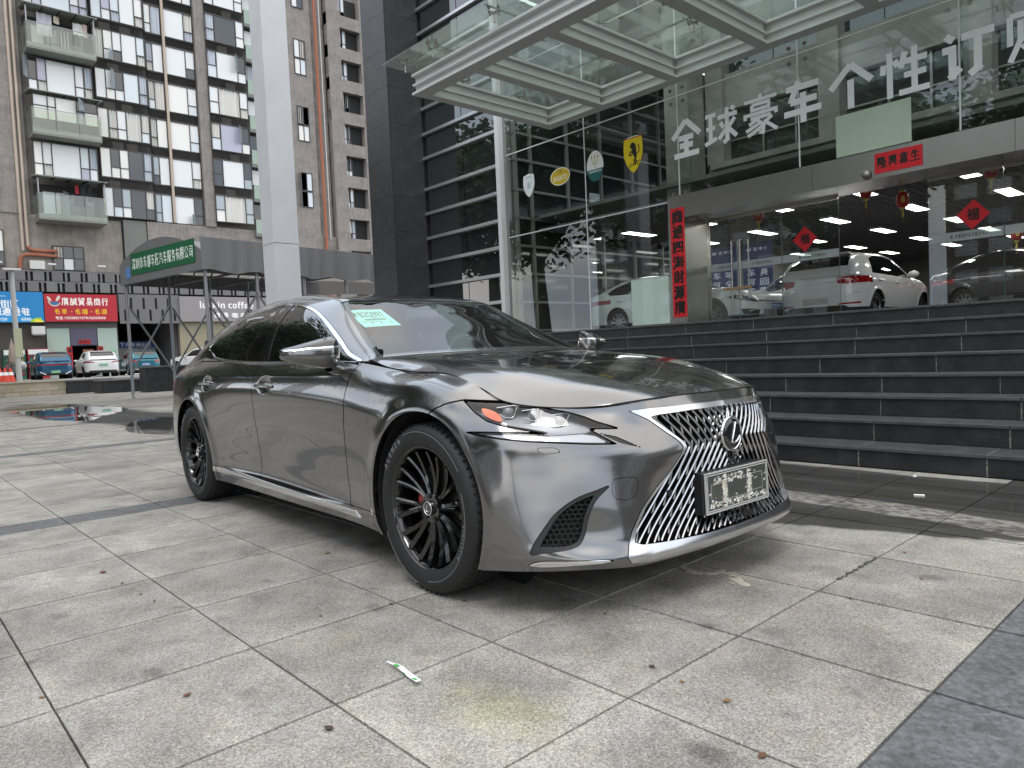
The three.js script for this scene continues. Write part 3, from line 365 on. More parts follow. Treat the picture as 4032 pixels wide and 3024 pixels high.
// ------------------------------------------------------------------ showroom: steps, glass front, portal, canopy, pier, louvred curtain wall
const stepStoneTex = dataTex(512, 512, (x, y) => { const n = fbm(x / 5, y / 5, 141, 3), s = hash2(x, y, 143), b = fbm(x / 70, y / 70, 145, 4), st = fbm(x / 40, y / 4, 147, 3); const v = .155 + .06 * (n - .5) + .06 * (s - .5) + .10 * (b - .5) + .08 * Math.max(0, st - .55); return [v * .97, v, v * 1.05]; });
const blackGranite = std([1, 1, 1], .38, 0, { map: stepStoneTex });
const treadGranite = std([1.0, 1.0, 1.0], .42, 0, { map: dataTex(512, 512, (x, y) => { const n = fbm(x / 5, y / 5, 151, 3), s = hash2(x, y, 153), b = fbm(x / 60, y / 60, 155, 4); const v = .265 + .06 * (n - .5) + .06 * (s - .5) + .12 * (b - .5); return [v, v * 1.0, v * 1.01]; }) });
const pierTex = dataTex(512, 512, (x, y) => { const n = fbm(x / 3.5, y / 3.5, 161, 3), s = hash2(x, y, 163), b = fbm(x / 120, y / 120, 165, 4); let v = .20 + .22 * (n - .5) + .10 * (s - .5) + .06 * (b - .5); if (n > .66) v += .10; return [v * 1.0, v * .99, v * 1.02]; });
const steel = std([.42, .405, .375], .27, 1, { bumpMap: dataTex(256, 256, (x, y) => .5 + .3 * (vnoise(x / 30, y * 1.2, 171) - .5), false), bumpScale: .0006 });
const steelDull = std([.36, .355, .34], .42, 1);
const alu = std([.60, .61, .62], .38, .85), aluWhite = std([.66, .67, .68], .45, .2), greyPaint = std([.20, .205, .20], .5, .1);
const clearGlass = phys([.94, .968, .952], .0, 0, { transmission: 1, thickness: 0, ior: 1.52 });
const canopyGlass = phys([.86, .91, .88], .07, 0, { transmission: .86, thickness: 0, ior: 1.5 });
const darkPane = phys([.018, .022, .022], .012, 0, { ior: 1.75, specularIntensity: 1, clearcoat: 1, clearcoatRoughness: .0 });
const dullPane = phys([.02, .026, .025], .06, 0, { ior: 1.35, specularIntensity: .6 });
const concrete = std([1, 1, 1], .85, 0, { map: dataTex(256, 256, (x, y) => { const v = .53 + .18 * (fbm(x / 40, y / 40, 181, 5) - .5) + .05 * (hash2(x, y, 183) - .5); return [v, v * .99, v * .95]; }) });
const sealWhite = std([.72, .74, .73], .5), dirt = std([.09, .075, .05], .95);
{ // steps, each slab its own piece
  const st = thing('entrance_steps', 'flight of eight black granite steps up to the glass doors', 'steps');
  const hs = [.157, .325, .497, .662, .832, .999, 1.150, 1.300], T = .36; let lastZ = -5.68; const mortarM = std([1, 1, 1], .9, 0, { map: dataTex(64, 128, (x, y) => { const v = .30 + .5 * Math.max(0, fbm(x / 12, y / 14, 261, 4) - .38) * 1.6; return [v, v * .98, v * .94]; }) });
  mesh('step_core', hs.map((h, i) => bx(-13.4, 5, -.02, h - .035, -5.705 - T * i, -12.1)), std([.02, .02, .02], .9), st);
  hs.forEach((h, i) => {
    const z = -5.68 - T * i, y0 = i ? hs[i - 1] : 0; let x = -13.4 + (i * .37) % .8;
    const joints = [-13.4]; const pitch = [.857, .93, 1.0, .9, 1.05, .95, 1.02, .98][i]; const ref = [-2.31, -2.33, -2.41, -2.53, -2.2, -2.1, -2.16, -2.6][i]; let a = ref; while (a > -13.3) a -= pitch; for (a += pitch; a < 4.9; a += pitch) joints.push(a); joints.push(5);
    for (let k = 0; k + 1 < joints.length; k++) { const x0 = joints[k] + .0025, x1 = joints[k + 1] - .0025; if (x1 - x0 < .05) continue; const o = rnd() * 5;
      mesh('riser_slab', boxUV(bx(x0, x1, y0 + .004, h - .026, z - .024, z + rr(0, .002)), .9, o, o * .7), blackGranite, st);
      mesh('tread_slab', boxUV(rbox(x1 - x0, .026, i < 7 ? T + .03 : 1.2, (x0 + x1) / 2, h - .013, i < 7 ? z + .018 - (T + .03) / 2 : z + .018 - .6, .004, 1), .9, o * .3, o), treadGranite, st); }
    for (const q of joints) if (q > -7 && q < 2) { const w = rr(.004, .010); mesh('mortar_joint', bx(q - w / 2, q + w / 2, y0 + .004, h - .03, z - .02, z + .0025), mortarM, st); if (rnd() < .6) mesh('mortar_joint', bx(q - .0022, q + .0022, h - .02, h - .0012, z - T + .03, z + .014), mortarM, st); }
    void x; lastZ = z;
  });
  mesh('landing_slab', boxUV(bx(-13.4, 5, 1.262, 1.296, -9.39, -13.05), .9), treadGranite, st);
}
{ // granite pier
  const p = thing('granite_pier', 'tall dark speckled granite pier left of the louvred glass wall', 'column');
  const pm = std([1, 1, 1], .35, 0, { map: pierTex }); mesh('pier_core', bx(-17.84, -16.74, 0, 16, -12.9, -11.12), std([.02, .02, .02], .9), p);
  const ys = []; for (let y = -1.4; y < 16; y += 1.96) { ys.push(y, y + .98); } ys.push(16.2);
  for (let i = 0; i + 1 < ys.length; i++) { const y0 = Math.max(0, ys[i]) + .003, y1 = ys[i + 1] - .003; if (y1 < .05) continue; const o = rnd() * 9; mesh('cladding_slab', boxUV(bx(-17.87, -16.71, y0, y1, -11.10, -11.068), 1.0, o, o), pm, p); mesh('cladding_slab', boxUV(bx(-16.735, -16.70, y0, y1, -12.15, -11.104), 1.0, o * .6, o), pm, p); }
}
{ // louvred curtain wall
  const w = thing('louvred_glass_wall', 'dark glass wall crossed by silver horizontal bars beside the pier', 'glass wall');
  const ys = [.9, 1.62, 2.30, 2.98, 3.66, 4.33, 5.02, 5.70, 6.56, 7.23, 7.93, 8.62, 9.30, 10.0, 10.68, 11.36, 12.04];
  for (let i = 0; i + 1 < ys.length; i++) for (const [a, b] of [[-16.70, -15.03], [-15.00, -13.58]]) { const g = bx(a, b, ys[i] + .02, ys[i + 1] - .02, -12.23, -12.215); const q = (rnd() - .5) * .006; g.translate(0, 0, 0); g.rotateX(0); const o = mesh('glass_pane', g, darkPane, w); o.rotation.y = 0; void q; }
  for (const y of ys) mesh('louvre_bar', rbox(3.16, .085, .10, -15.12, y, -12.17, .008, 1), alu, w);
  mesh('wall_back', bx(-16.72, -13.5, 0, 12.2, -12.6, -12.30), std([.03, .03, .03], .9), w);
  mesh('edge_mullion', bx(-13.575, -13.44, 0, 12.4, -12.32, -12.08), aluWhite, w);
  mesh('edge_flashing', bx(-13.44, -13.33, 0, 12.4, -12.5, -12.24), steelDull, w);
}
// glass front
const MX = [-13.33, -10.73, -8.28, -5.83, -3.39, -.95, 1.5, 3.95], RY = [1.31, 3.87, 5.89, 7.92, 9.95];
{
  const g = thing('glazed_facade', 'tall bolted clear glass front of the showroom', 'glass front');
  for (let i = 0; i + 1 < MX.length; i++) for (let j = 0; j + 1 < RY.length; j++) { if (j === 0 && i >= 2) continue; mesh('glass_pane', bx(MX[i] + .012, MX[i + 1] - .012, (j === 1 && i >= 2 ? 3.965 : RY[j]) + .012, RY[j + 1] - .012, -12.212, -12.20), clearGlass, g); }
  for (let i = 1; i < MX.length; i++) mesh('vertical_seal', bx(MX[i] - .011, MX[i] + .011, i > 2 ? 3.97 : 1.31, 9.9, -12.214, -12.198), sealWhite, g);
  for (let i = 0; i + 1 < MX.length; i++) for (let j = 1; j < RY.length; j++) { if (j === 1 && i >= 2) continue; mesh('horizontal_seal', bx(MX[i] + .012, MX[i + 1] - .012, RY[j] - .010, RY[j] + .010, -12.214, -12.198), sealWhite, g); }
  const bolt = new THREE.CylinderGeometry(.030, .034, .02, 20).rotateX(Math.PI / 2);
  for (let i = 0; i < 6; i++) for (let j = 1; j < 3; j++) for (const [dx, dy] of [[-.14, -.13], [.14, -.13], [-.14, .13], [.14, .13]]) { if ((j === 1 && i > 2) || (i === 0 && dx < 0)) continue; const o = mesh('bolt_fitting', bolt, steel, g); o.position.set(MX[i] + dx + (i === 0 ? 0 : 0), RY[j] + dy, -12.188); }
  for (let i = 1; i < 6; i++) { mesh('glass_fin', bx(MX[i] - .008, MX[i] + .008, i > 2 ? 4.1 : 1.32, 9.8, -12.66, -12.26), clearGlass, g); }
  mesh('base_kerb', boxUV(bx(-13.35, -8.6, 1.29, 1.40, -12.5, -12.14), .9), blackGranite, g);
}
{ // stainless portal
  const p = thing('steel_portal', 'brushed stainless door surround with a wide lintel', 'door frame');
  mesh('lintel_panel', bx(-8.57, -5.62, 3.515, 3.962, -13.1, -12.19), steel, p); mesh('lintel_panel', bx(-5.614, -2.72, 3.515, 3.962, -13.1, -12.19), steel, p); mesh('lintel_panel', bx(-2.714, .4, 3.515, 3.962, -13.1, -12.19), steel, p); mesh('lintel_panel', bx(.406, 4, 3.515, 3.962, -13.1, -12.19), steel, p);
  mesh('jamb_panel', bx(-8.57, -8.19, 1.30, 3.512, -13.1, -12.19), steel, p);
  mesh('lintel_lamp', [new THREE.SphereGeometry(.07, 24, 12, 0, 6.3, 0, 1.6).scale(1, .9, 1).rotateX(Math.PI * .55).translate(-4.72, 3.60, -12.16)], steelDull, p);
}
// doors and screens behind the portal
const DX = [-8.18, -7.50, -6.60, -5.53, -4.10, -3.05, -1.9, -.7, .5];
{
  const stripTex = canvasTex(1024, 96, (c, w, h) => { c.fillStyle = '#b9c2bf'; c.fillRect(0, 0, w, h); c.strokeStyle = '#4d5552'; c.fillStyle = '#4d5552'; c.beginPath(); c.arc(330, 48, 20, 0, 7); c.fill(); c.fillStyle = '#b9c2bf'; c.beginPath(); c.arc(336, 44, 9, 0, 7); c.fill(); c.strokeStyle = '#4d5552'; line2d(c, '东都国际名车展览中心', 375, 26, 40, 44, 5, .12); });
  const stripM = phys([1, 1, 1], .5, 0, { map: stripTex, transmission: .35, thickness: 0 });
  for (let i = 0; i + 1 < DX.length; i++) {
    if (i === 3) continue; // this leaf stands open
    const door = i < 2; const t = thing(door ? 'glass_door' : 'glass_screen', ['left leaf of the glass double door next to the steel jamb', 'right leaf of the glass double door with the wooden bar', 'fixed glass screen with the smaller red diamond, left of the open doorway', '', 'glass screen with the larger red diamond, right of the open doorway', 'glass screen at the right edge of the picture', 'glass screen past the right edge', 'farthest right glass screen'][i], door ? 'door' : 'glass screen', [0, 0, 0]);
    mesh('pane', bx(DX[i] + .006, DX[i + 1] - .006, 1.31, 3.50, -13.006, -12.994), clearGlass, t);
    mesh('name_strip', new THREE.PlaneGeometry(DX[i + 1] - DX[i] - .014, .145).translate((DX[i] + DX[i + 1]) / 2, 2.525, -12.990), stripM, t);
    for (const [a, b] of [[3.46, 3.512], [1.30, 1.36]]) mesh('edge_clamp', bx(DX[i] + .006, DX[i + 1] - .006, a, b, -13.02, -12.98), steel, t);
    mesh('pane_edge', bx(DX[i + 1] - .0055, DX[i + 1] - .001, 1.36, 3.46, -13.008, -12.992), std([.10, .16, .13], .3), t);
    if (door) for (const [dx, dz] of i ? [[.05, .055], [.17, -.06]] : [[-.13, .055], [-.05, -.06]]) { const x = DX[1] + dx; mesh('pull_handle', [bar([x, 1.86, -13 + dz], [x, 3.02, -13 + dz], .017, 14), bar([x, 2.10, -13], [x, 2.10, -13 + dz], .010, 8), bar([x, 2.80, -13], [x, 2.80, -13 + dz], .010, 8)], steel, t); }
  }
  tag(mesh('wooden_bar', rbox(.62, .045, .035, -7.50, 2.075, -12.905, .006), std([.36, .22, .11], .7)), 'short wooden bar pushed through the door pulls', 'bar');
}
// red papers
const redPaper = (w, h, draw) => canvasTex(w, h, (c) => { c.fillStyle = '#cf1622'; c.fillRect(0, 0, w, h); for (let i = 0; i < 900; i++) { c.fillStyle = rnd() > .5 ? 'rgba(170,8,16,.10)' : 'rgba(240,60,60,.08)'; c.fillRect(rnd() * w, rnd() * h, rr(2, 14), rr(2, 14)); } c.fillStyle = '#0d0908'; draw(c, w, h); });
function sheetOf(w, h, curl = .004) { const g = new THREE.PlaneGeometry(w, h, 12, 24), p = g.attributes.position; for (let i = 0; i < p.count; i++) p.setZ(i, curl * (fbm(p.getX(i) * 6 + 3, p.getY(i) * 6, 201, 3) - .3)); g.computeVertexNormals(); return g; }
tag(mesh('paper_couplet', sheetOf(.33, 2.16), std([1, 1, 1], .55, 0, { map: redPaper(160, 1040, (c) => [...'商通四海財源廣'].forEach((ch, i) => glyph2d(c, ch, 22, 22 + i * 144, 116, 124, 21, true))), side: THREE.DoubleSide })), 'tall red paper couplet with seven black characters on the steel jamb', 'couplet').position.set(-8.345, 2.64, -12.183);
tag(mesh('paper_banner', sheetOf(.70, .315), std([1, 1, 1], .55, 0, { map: redPaper(640, 288, (c) => [...'隆興意生'].forEach((ch, i) => glyph2d(c, ch, 36 + i * 148, 60, 128, 156, 22, true))) })), 'red paper banner with four black characters on the lintel', 'banner').position.set(-4.25, 3.742, -12.183);
{
  const fu = redPaper(256, 256, (c) => { c.translate(128, 128); c.rotate(Math.PI / 4); glyph2d(c, '福', -66, -68, 132, 136, 20, true); });
  const geoFu = sheetOf(.33, .33, .002).rotateZ(Math.PI / 4); const m = std([1, 1, 1], .55, 0, { map: fu });
  const a = mesh('paper_diamond', geoFu, m); a.rotation.z = 0; a.position.set(-6.15, 2.845, -12.986); tag(a, 'red paper diamond with one black character left of the open doorway', 'paper diamond', 'red diamonds on the glass');
  const b = mesh('paper_diamond', geoFu, m); b.rotation.z = -.06; b.position.set(-3.46, 2.835, -12.986); tag(b, 'red paper diamond with one black character right of the open doorway', 'paper diamond', 'red diamonds on the glass');
}
// white letters on the glass
{
  const white = std([.90, .91, .92], .5); const spots_ = [['全', -8.42, 4.70], ['球', -7.66, 4.72], ['豪', -6.86, 4.735], ['车', -6.09, 4.745], ['个', -5.28, 4.755], ['性', -4.46, 4.735], ['订', -3.62, 4.74], ['购', -2.80, 4.745]];
  const words = ['first', 'second', 'third', 'fourth', 'fifth', 'sixth', 'seventh', 'eighth'];
  spots_.forEach(([ch, x, y], i) => { const o = mesh('sign_letter', glyphGeo(ch, .74, { 豪: .062, 球: .078, 性: .088, 购: .074 }[ch] ?? .104), white); o.position.set(x - .035, y - .045, -12.196); tag(o, words[i] + ' big white character of the sign on the glass, from the left', 'sign letter', 'white sign characters'); });
}
// round and shield stickers
{
  const stick = (name, label, shape, x, y, w, h, draw, rough = .4) => {
    const t = canvasTex(256, Math.round(256 * h / w), (c, W, H) => draw(c, W, H)); const s = new THREE.Shape(shape.map(([a, b]) => new THREE.Vector2(a * w / 2, b * h / 2))); const g = new THREE.ShapeGeometry(s, 24), p = g.attributes.position, uv = g.attributes.uv; for (let i = 0; i < p.count; i++) uv.setXY(i, p.getX(i) / w + .5, p.getY(i) / h + .5);
    const o = mesh(name, g, std([1, 1, 1], rough, 0, { map: t })); o.position.set(x, y, -12.195); tag(o, label, 'sticker', 'badge stickers on the glass');
  };
  const oval = Array.from({ length: 48 }, (_, i) => [Math.cos(i / 48 * 6.2832), Math.sin(i / 48 * 6.2832)]);
  const shield = [[-.86, .86], [-.4, .93], [0, 1], [.4, .93], [.86, .86], [.93, .3], [.88, -.1], [.66, -.5], [.36, -.8], [0, -1], [-.36, -.8], [-.66, -.5], [-.88, -.1], [-.93, .3]];
  stick('shield_sticker', 'faded pale grey shield sticker, leftmost of the glass badges', shield, -12.53, 5.0, .42, .56, (c, w, h) => { c.fillStyle = '#d7dedd'; c.fillRect(0, 0, w, h); c.strokeStyle = '#b3bcc0'; c.lineWidth = 4; for (let i = 0; i < 8; i++) { c.beginPath(); c.moveTo(20, 70 + i * 30); c.lineTo(w - 20, 60 + i * 30); c.stroke(); } c.fillStyle = '#a7b2bb'; c.fillRect(70, 36, 120, 22); c.fillRect(96, 130, 60, 80); c.strokeStyle = '#c3ccd2'; c.strokeRect(90, 110, 76, 110); });
  stick('oval_sticker', 'yellow oval sticker with BUGATTI in white', oval, -11.49, 5.0, .62, .40, (c, w, h) => { c.fillStyle = '#efe9cd'; c.fillRect(0, 0, w, h); c.fillStyle = '#d3b51c'; c.beginPath(); c.ellipse(w / 2, h / 2, w * .46, h * .44, 0, 0, 7); c.fill(); c.fillStyle = '#f6f2dc'; c.font = 'bold 50px sans-serif'; c.textAlign = 'center'; c.textBaseline = 'middle'; c.save(); c.translate(w / 2, h * .60); c.scale(.86, 1.25); c.fillText('BUGATTI', 0, 0); c.restore(); c.fillStyle = '#5b5522'; c.font = 'bold 40px serif'; c.fillText('EB', w / 2, h * .23); });
  stick('oval_sticker', 'upright oval sticker, white above and teal below, with a gold trident', oval, -10.43, 5.0, .48, .66, (c, w, h) => { c.fillStyle = '#f1f2ef'; c.fillRect(0, 0, w, h); c.fillStyle = '#17615f'; c.fillRect(0, h * .60, w, h); c.strokeStyle = '#c9a63a'; c.lineWidth = 9; c.beginPath(); c.moveTo(w / 2, h * .14); c.lineTo(w / 2, h * .56); c.moveTo(w * .32, h * .20); c.quadraticCurveTo(w * .34, h * .44, w / 2, h * .44); c.quadraticCurveTo(w * .66, h * .44, w * .68, h * .20); c.stroke(); c.fillStyle = '#c9a63a'; for (const x of [.32, .5, .68]) { c.beginPath(); c.moveTo(w * (x - .05), h * .22); c.lineTo(w * x, h * .10); c.lineTo(w * (x + .05), h * .22); c.fill(); } c.fillStyle = '#fff'; c.font = 'bold 34px serif'; c.textAlign = 'center'; c.fillText('MASERATI', w / 2, h * .70); });
  stick('shield_sticker', 'yellow shield sticker with a black prancing horse', shield, -9.38, 5.02, .54, .78, (c, w, h) => {
    c.fillStyle = '#f1d215'; c.fillRect(0, 0, w, h); c.fillStyle = '#2d7a3a'; c.fillRect(0, 0, w, 12); c.fillStyle = '#eee'; c.fillRect(0, 12, w, 10); c.fillStyle = '#c22'; c.fillRect(0, 22, w, 10);
    c.fillStyle = '#141210'; c.strokeStyle = '#141210'; c.lineCap = 'round'; c.lineJoin = 'round';
    c.beginPath(); c.moveTo(116, 70); c.quadraticCurveTo(152, 74, 152, 112); c.quadraticCurveTo(172, 150, 168, 190); c.quadraticCurveTo(176, 220, 162, 232); c.quadraticCurveTo(132, 220, 128, 190); c.quadraticCurveTo(106, 170, 112, 132); c.lineTo(96, 122); c.lineTo(88, 104); c.closePath(); c.fill();
    const leg = (lw, pts) => { c.lineWidth = lw; c.beginPath(); pts.forEach(([x, y], i) => (i ? c.lineTo(x, y) : c.moveTo(x, y))); c.stroke(); };
    leg(13, [[120, 168], [92, 156], [84, 186]]); leg(12, [[122, 178], [96, 196], [76, 184]]); leg(18, [[160, 214], [150, 244], [164, 262], [152, 290]]); leg(15, [[158, 222], [136, 250], [138, 278], [120, 292]]); leg(11, [[166, 190], [196, 178], [202, 136], [192, 108]]); leg(9, [[150, 90], [160, 112], [168, 134]]);
    c.font = 'italic bold 58px serif'; c.textAlign = 'center'; c.fillText('S', 84, 312); c.fillText('F', 184, 300);
  });
  tag(mesh('frosted_sheet', bx(-5.21, -4.06, 3.985, 4.655, -12.226, -12.216), std([.72, .77, .66], .6)), 'pale green frosted sheet behind the upper glass', 'sheet');
  tag(mesh('white_board', bx(-9.62, -8.66, 1.46, 2.42, -12.30, -12.27), std([.74, .80, .76], .6)), 'pale blank board leaning behind the glass beside the couplet', 'board');
}
// canopy
{
  const cp = thing('glass_canopy', 'grey steel and glass entrance canopy with dirty glass panes', 'canopy');
  const fl = (x0, x1, z0, z1, y, w = .20) => { // I beam along x or z: bottom flange, web, top flange
    const alongX = Math.abs(x1 - x0) > Math.abs(z1 - z0); const c = (a, b, yy0, yy1) => (alongX ? bx(x0, x1, yy0, yy1, z0 - a, z0 + b) : bx(x0 - a, x0 + b, yy0, yy1, z0, z1));
    return [c(w / 2, w / 2, y, y + .045), c(.055, .055, y + .045, y + .17), c(w / 2 - .02, w / 2 - .02, y + .17, y + .205), c(.055, .055, y + .205, y + .34), c(w / 2, w / 2, y + .34, y + .385)];
  };
  const beamM = std([.62, .625, .615], .45, .1);
  const Y = 5.98, X = [-11.30, -9.76, -7.96, -6.15, -4.36, -2.56, -.76, 1.04, 2.84];
  mesh('front_beam', fl(-11.42, 3, -8.27, -8.27, Y, .30), beamM, cp); mesh('rear_beam', fl(-11.42, 3, -11.72, -11.72, Y, .26), beamM, cp);
  for (const x of X) mesh('cross_beam', fl(x, x, -11.59, -8.42, Y + .003, .22), beamM, cp);
  const gy = Y + .62, zs = [-12.15, -10.95, -9.45, -7.75], xs = [-11.85, -10.55, -8.86, -7.06, -5.26, -3.46, -1.66, .14, 1.94, 3];
  for (let i = 0; i + 1 < xs.length; i++) for (let j = 0; j < 3; j++) mesh('roof_pane', bx(xs[i] + .01, xs[i + 1] - .01, gy, gy + .016, zs[j] + .01, zs[j + 1] - .01), canopyGlass, cp);
  for (let i = 1; i + 1 < xs.length; i++) mesh('dirt_line', bx(xs[i] - .022, xs[i] + .022, gy + .0165, gy + .021, -12.1, -7.8), dirt, cp);
  for (let j = 1; j < 3; j++) mesh('dirt_line', bx(-11.8, 3, gy + .0225, gy + .026, zs[j] - .025, zs[j] + .025), dirt, cp);
  const leg = merge([bar([0, -.22, 0], [0, -.06, 0], .018, 8), bar([-.12, -.06, 0], [.12, -.06, 0], .014, 6), bar([0, -.06, -.12], [0, -.06, .12], .014, 6), ...[[-.11, 0], [.11, 0], [0, -.11], [0, .11]].map(([a, b]) => new THREE.CylinderGeometry(.032, .02, .03, 14).translate(a, -.016, b)), ...[[-.11, 0], [.11, 0], [0, -.11], [0, .11]].map(([a, b]) => bar([a, -.07, b], [a, -.03, b], .010, 6))]);
  for (const x of xs.slice(0, 9)) for (const z of [-11.0, -9.45, -8.0]) { const o = mesh('spider_fitting', leg, steelDull, cp); o.position.set(x === xs[0] ? x + .42 : x, gy - .001, z); }
  // rust-brown dirt blotches lying on the panes
  const bl = []; for (let i = 0; i < 90; i++) { const x = rr(-11.6, 2.6), z = rnd() < .6 ? rr(-12, -7.8) : (rnd() < .5 ? -10.95 : -9.45) + rr(-.12, .12), r = rr(.01, .06); const P = Array.from({ length: 9 }, (_, k) => { const a = k / 9 * 6.283, q = r * rr(.5, 1.3); return [Math.cos(a) * q * 1.8, Math.sin(a) * q]; }); bl.push(shapeGeo(P, .002).rotateX(-Math.PI / 2).rotateY(rr(0, 3)).translate(x, gy + .0275 + i * .00005, z)); }
  const o = mesh('dirt_blotches', bl, dirt, cp); o.userData.kind = 'stuff';
}
// ------------------------------------------------------------------ inside of the showroom
{
  const paintW = std([.42, .43, .41], .8), dark = std([.16, .16, .158], .85);
  structure('showroom_floor', boxUV(bx(-13.3, 6, 1.22, 1.296, -33, -13.06), 1), phys([.09, .09, .088], .12, 0, { clearcoat: .4 }));
  const ceil = structGroup('showroom_ceiling'); mesh('ceiling_void', bx(-13.3, 6, 4.42, 4.50, -33, -13.2), dark, ceil);
  const gridM = std([.13, .13, .132], .6); { const l = []; for (let x = -13.2; x < 2; x += .2) l.push(bx(x - .008, x + .008, 4.10, 4.16, -33, -13.2)); for (let z = -33; z < -13.2; z += .2) l.push(bx(-13.2, 2, 4.102, 4.158, z - .008, z + .008)); const o = mesh('open_cell_grid', l, gridM, ceil); o.userData.kind = 'stuff'; }
  structure('showroom_rear_wall', bx(-13.3, 6, 1.3, 4.5, -33.2, -33), dark); structure('showroom_side_wall', bx(6, 6.2, 1.3, 4.5, -33, -13), paintW);
  const lampM = new THREE.MeshStandardMaterial({ color: 0x222222, emissive: lin(1, .99, .96), emissiveIntensity: 4.0 });
  let n = 0; for (const z of [-16.0, -19.2, -22.4, -25.5, -28.5]) for (const x of [-12.2, -10.3, -8.25, -6.35, -4.4, -2.4]) {
    const t = thing('ceiling_lamp', `flat white ceiling lamp of the showroom, ${['first', 'second', 'third', 'fourth', 'fifth'][[-16, -19.2, -22.4, -25.5, -28.5].indexOf(z)]} row from the doors, ${['first', 'second', 'third', 'fourth', 'fifth', 'sixth'][[-12.2, -10.3, -8.25, -6.35, -4.4, -2.4].indexOf(x)]} from the left`, 'ceiling lamp', [x, 4.09, z], 0, 'showroom ceiling lamps');
    mesh('lamp_tray', bx(-.17, .17, -.012, .06, -.62, .62), std([.6, .6, .6], .5), t); mesh('diffuser', new THREE.PlaneGeometry(.30, 1.2).rotateX(Math.PI / 2).translate(0, -.016, 0), lampM, t);
    const L = new THREE.RectAreaLight(lin(1, .99, .96), 4.2, .30, 1.2); L.position.set(0, -.022, 0); L.rotation.x = -Math.PI / 2; L.name = 'lamp_light'; t.add(L); n++;
  }
  // upper storey seen through the glass
  const up = thing('upper_storey_wall', 'old concrete upper wall with dark windows behind the glass front', 'wall');
  mesh('concrete_band', boxUV(bx(-8.6, 6, 4.03, 4.80, -14.3, -14.0), 2), concrete, up); mesh('concrete_band', boxUV(bx(-8.6, 6, 5.95, 6.7, -14.3, -14.02), 2), concrete, up); mesh('concrete_ledge', boxUV(bx(-8.6, 6, 4.74, 4.86, -14.0, -13.86), 2), concrete, up); mesh('concrete_band', boxUV(bx(-8.6, 6, 8.2, 9.6, -14.3, -14.0), 2), concrete, up);
  for (let i = 0; i < 6; i++) { const x = -8.5 + i * 2.45; mesh('concrete_post', boxUV(bx(x - .2, x + .2, 4.86, 9.6, -14.3, -13.9), 2), concrete, up); mesh('window_pane', bx(x + .22, x + 2.23, 4.88, 5.94, -14.2, -14.18), darkPane, up); mesh('window_pane', bx(x + .22, x + 2.23, 6.72, 8.18, -14.2, -14.18), darkPane, up); for (const k of [.75, 1.45]) mesh('window_bar', bx(x + .22 + k, x + .26 + k, 4.88, 5.94, -14.17, -14.13), steelDull, up); mesh('window_bar', bx(x + .22, x + 2.23, 5.30, 5.33, -14.125, -14.10), steelDull, up); mesh('panel_rib', bx(x + 1.0, x + 1.06, 4.05, 4.73, -13.998, -13.96), concrete, up); }
  mesh('upper_floor', bx(-8.6, 6, 4.5, 4.6, -33, -14.3), dark, up);
  structure('building_top', bx(-13.3, 6, 9.95, 10.2, -33, -12.3), concrete);
  // side wall of framed panes inside the left bay
  const sw = thing('framed_glass_wall', 'side wall of dark panes in grey frames seen through the left glass bay', 'glass wall');
  const zs = [-12.46, -12.99, -14.36, -15.73, -17.14, -18.50, -19.9, -21.3], ys = [1.3, 1.55, 2.27, 2.99, 3.69, 4.39, 5.09, 5.84, 6.5, 7.2, 7.9, 8.6, 9.3];
  for (let i = 0; i + 1 < zs.length; i++) for (let j = 0; j + 1 < ys.length; j++) mesh('pane', bx(-13.32, -13.31, ys[j] + .03, ys[j + 1] - .03, zs[i + 1] + .03, zs[i] - .03), dullPane, sw);
  for (const z of zs) mesh('frame_upright', bx(-13.33, -13.22, 1.3, 9.4, z - .03, z + .03), greyPaint, sw); for (const y of ys) mesh('frame_rail', bx(-13.325, -13.235, y - .03, y + .03, -21.3, -12.4), greyPaint, sw);
  mesh('wall_back', bx(-13.6, -13.36, 1.2, 9.9, -33, -12.62), dark, sw);
  tag(mesh('inner_column', boxUV(bx(-9.35, -8.75, 1.3, 9.9, -13.9, -13.3), 2), concrete), 'pale inner column behind the glass left of the steel jamb', 'column');
  // blue banners
  const bt = (a, b, big) => canvasTex(192, 768, (c, w, h) => { c.fillStyle = '#1d2f6b'; c.fillRect(0, 0, w, h); c.strokeStyle = c.fillStyle = '#d7dcef'; c.fillRect(24, 40, 30, 26); line2d(c, '查博士', 66, 36, 30, 32, 4, .1); [...a].forEach((ch, i) => glyph2d(c, ch, 22, 150 + i * 84, 60, 66, 9)); [...b].forEach((ch, i) => glyph2d(c, ch, 106, 150 + i * 84, 60, 66, 9)); });
  const ban = (label, x, z, tex) => { const t = thing('roll_up_banner', label, 'banner', [x, 1.3, z], .15, 'blue banners in the showroom'); mesh('banner_sheet', new THREE.BoxGeometry(.82, 2.3, .01).translate(0, 1.25, 0), std([1, 1, 1], .5, 0, { map: tex }), t); mesh('banner_foot', rbox(.86, .08, .2, 0, .04, -.02, .02), steelDull, t); mesh('banner_pole', bar([0, .05, -.04], [0, 2.42, -.02], .012, 8), steelDull, t); };
  ban('blue banner with 1年全保 seen through the left door leaf', -11.0, -18.2, bt('购车可享查博士', '1年全保')); ban('blue banner with 终身回购保 seen through the right door leaf', -10.05, -18.4, bt('购车可享查博士', '终身回购保'));
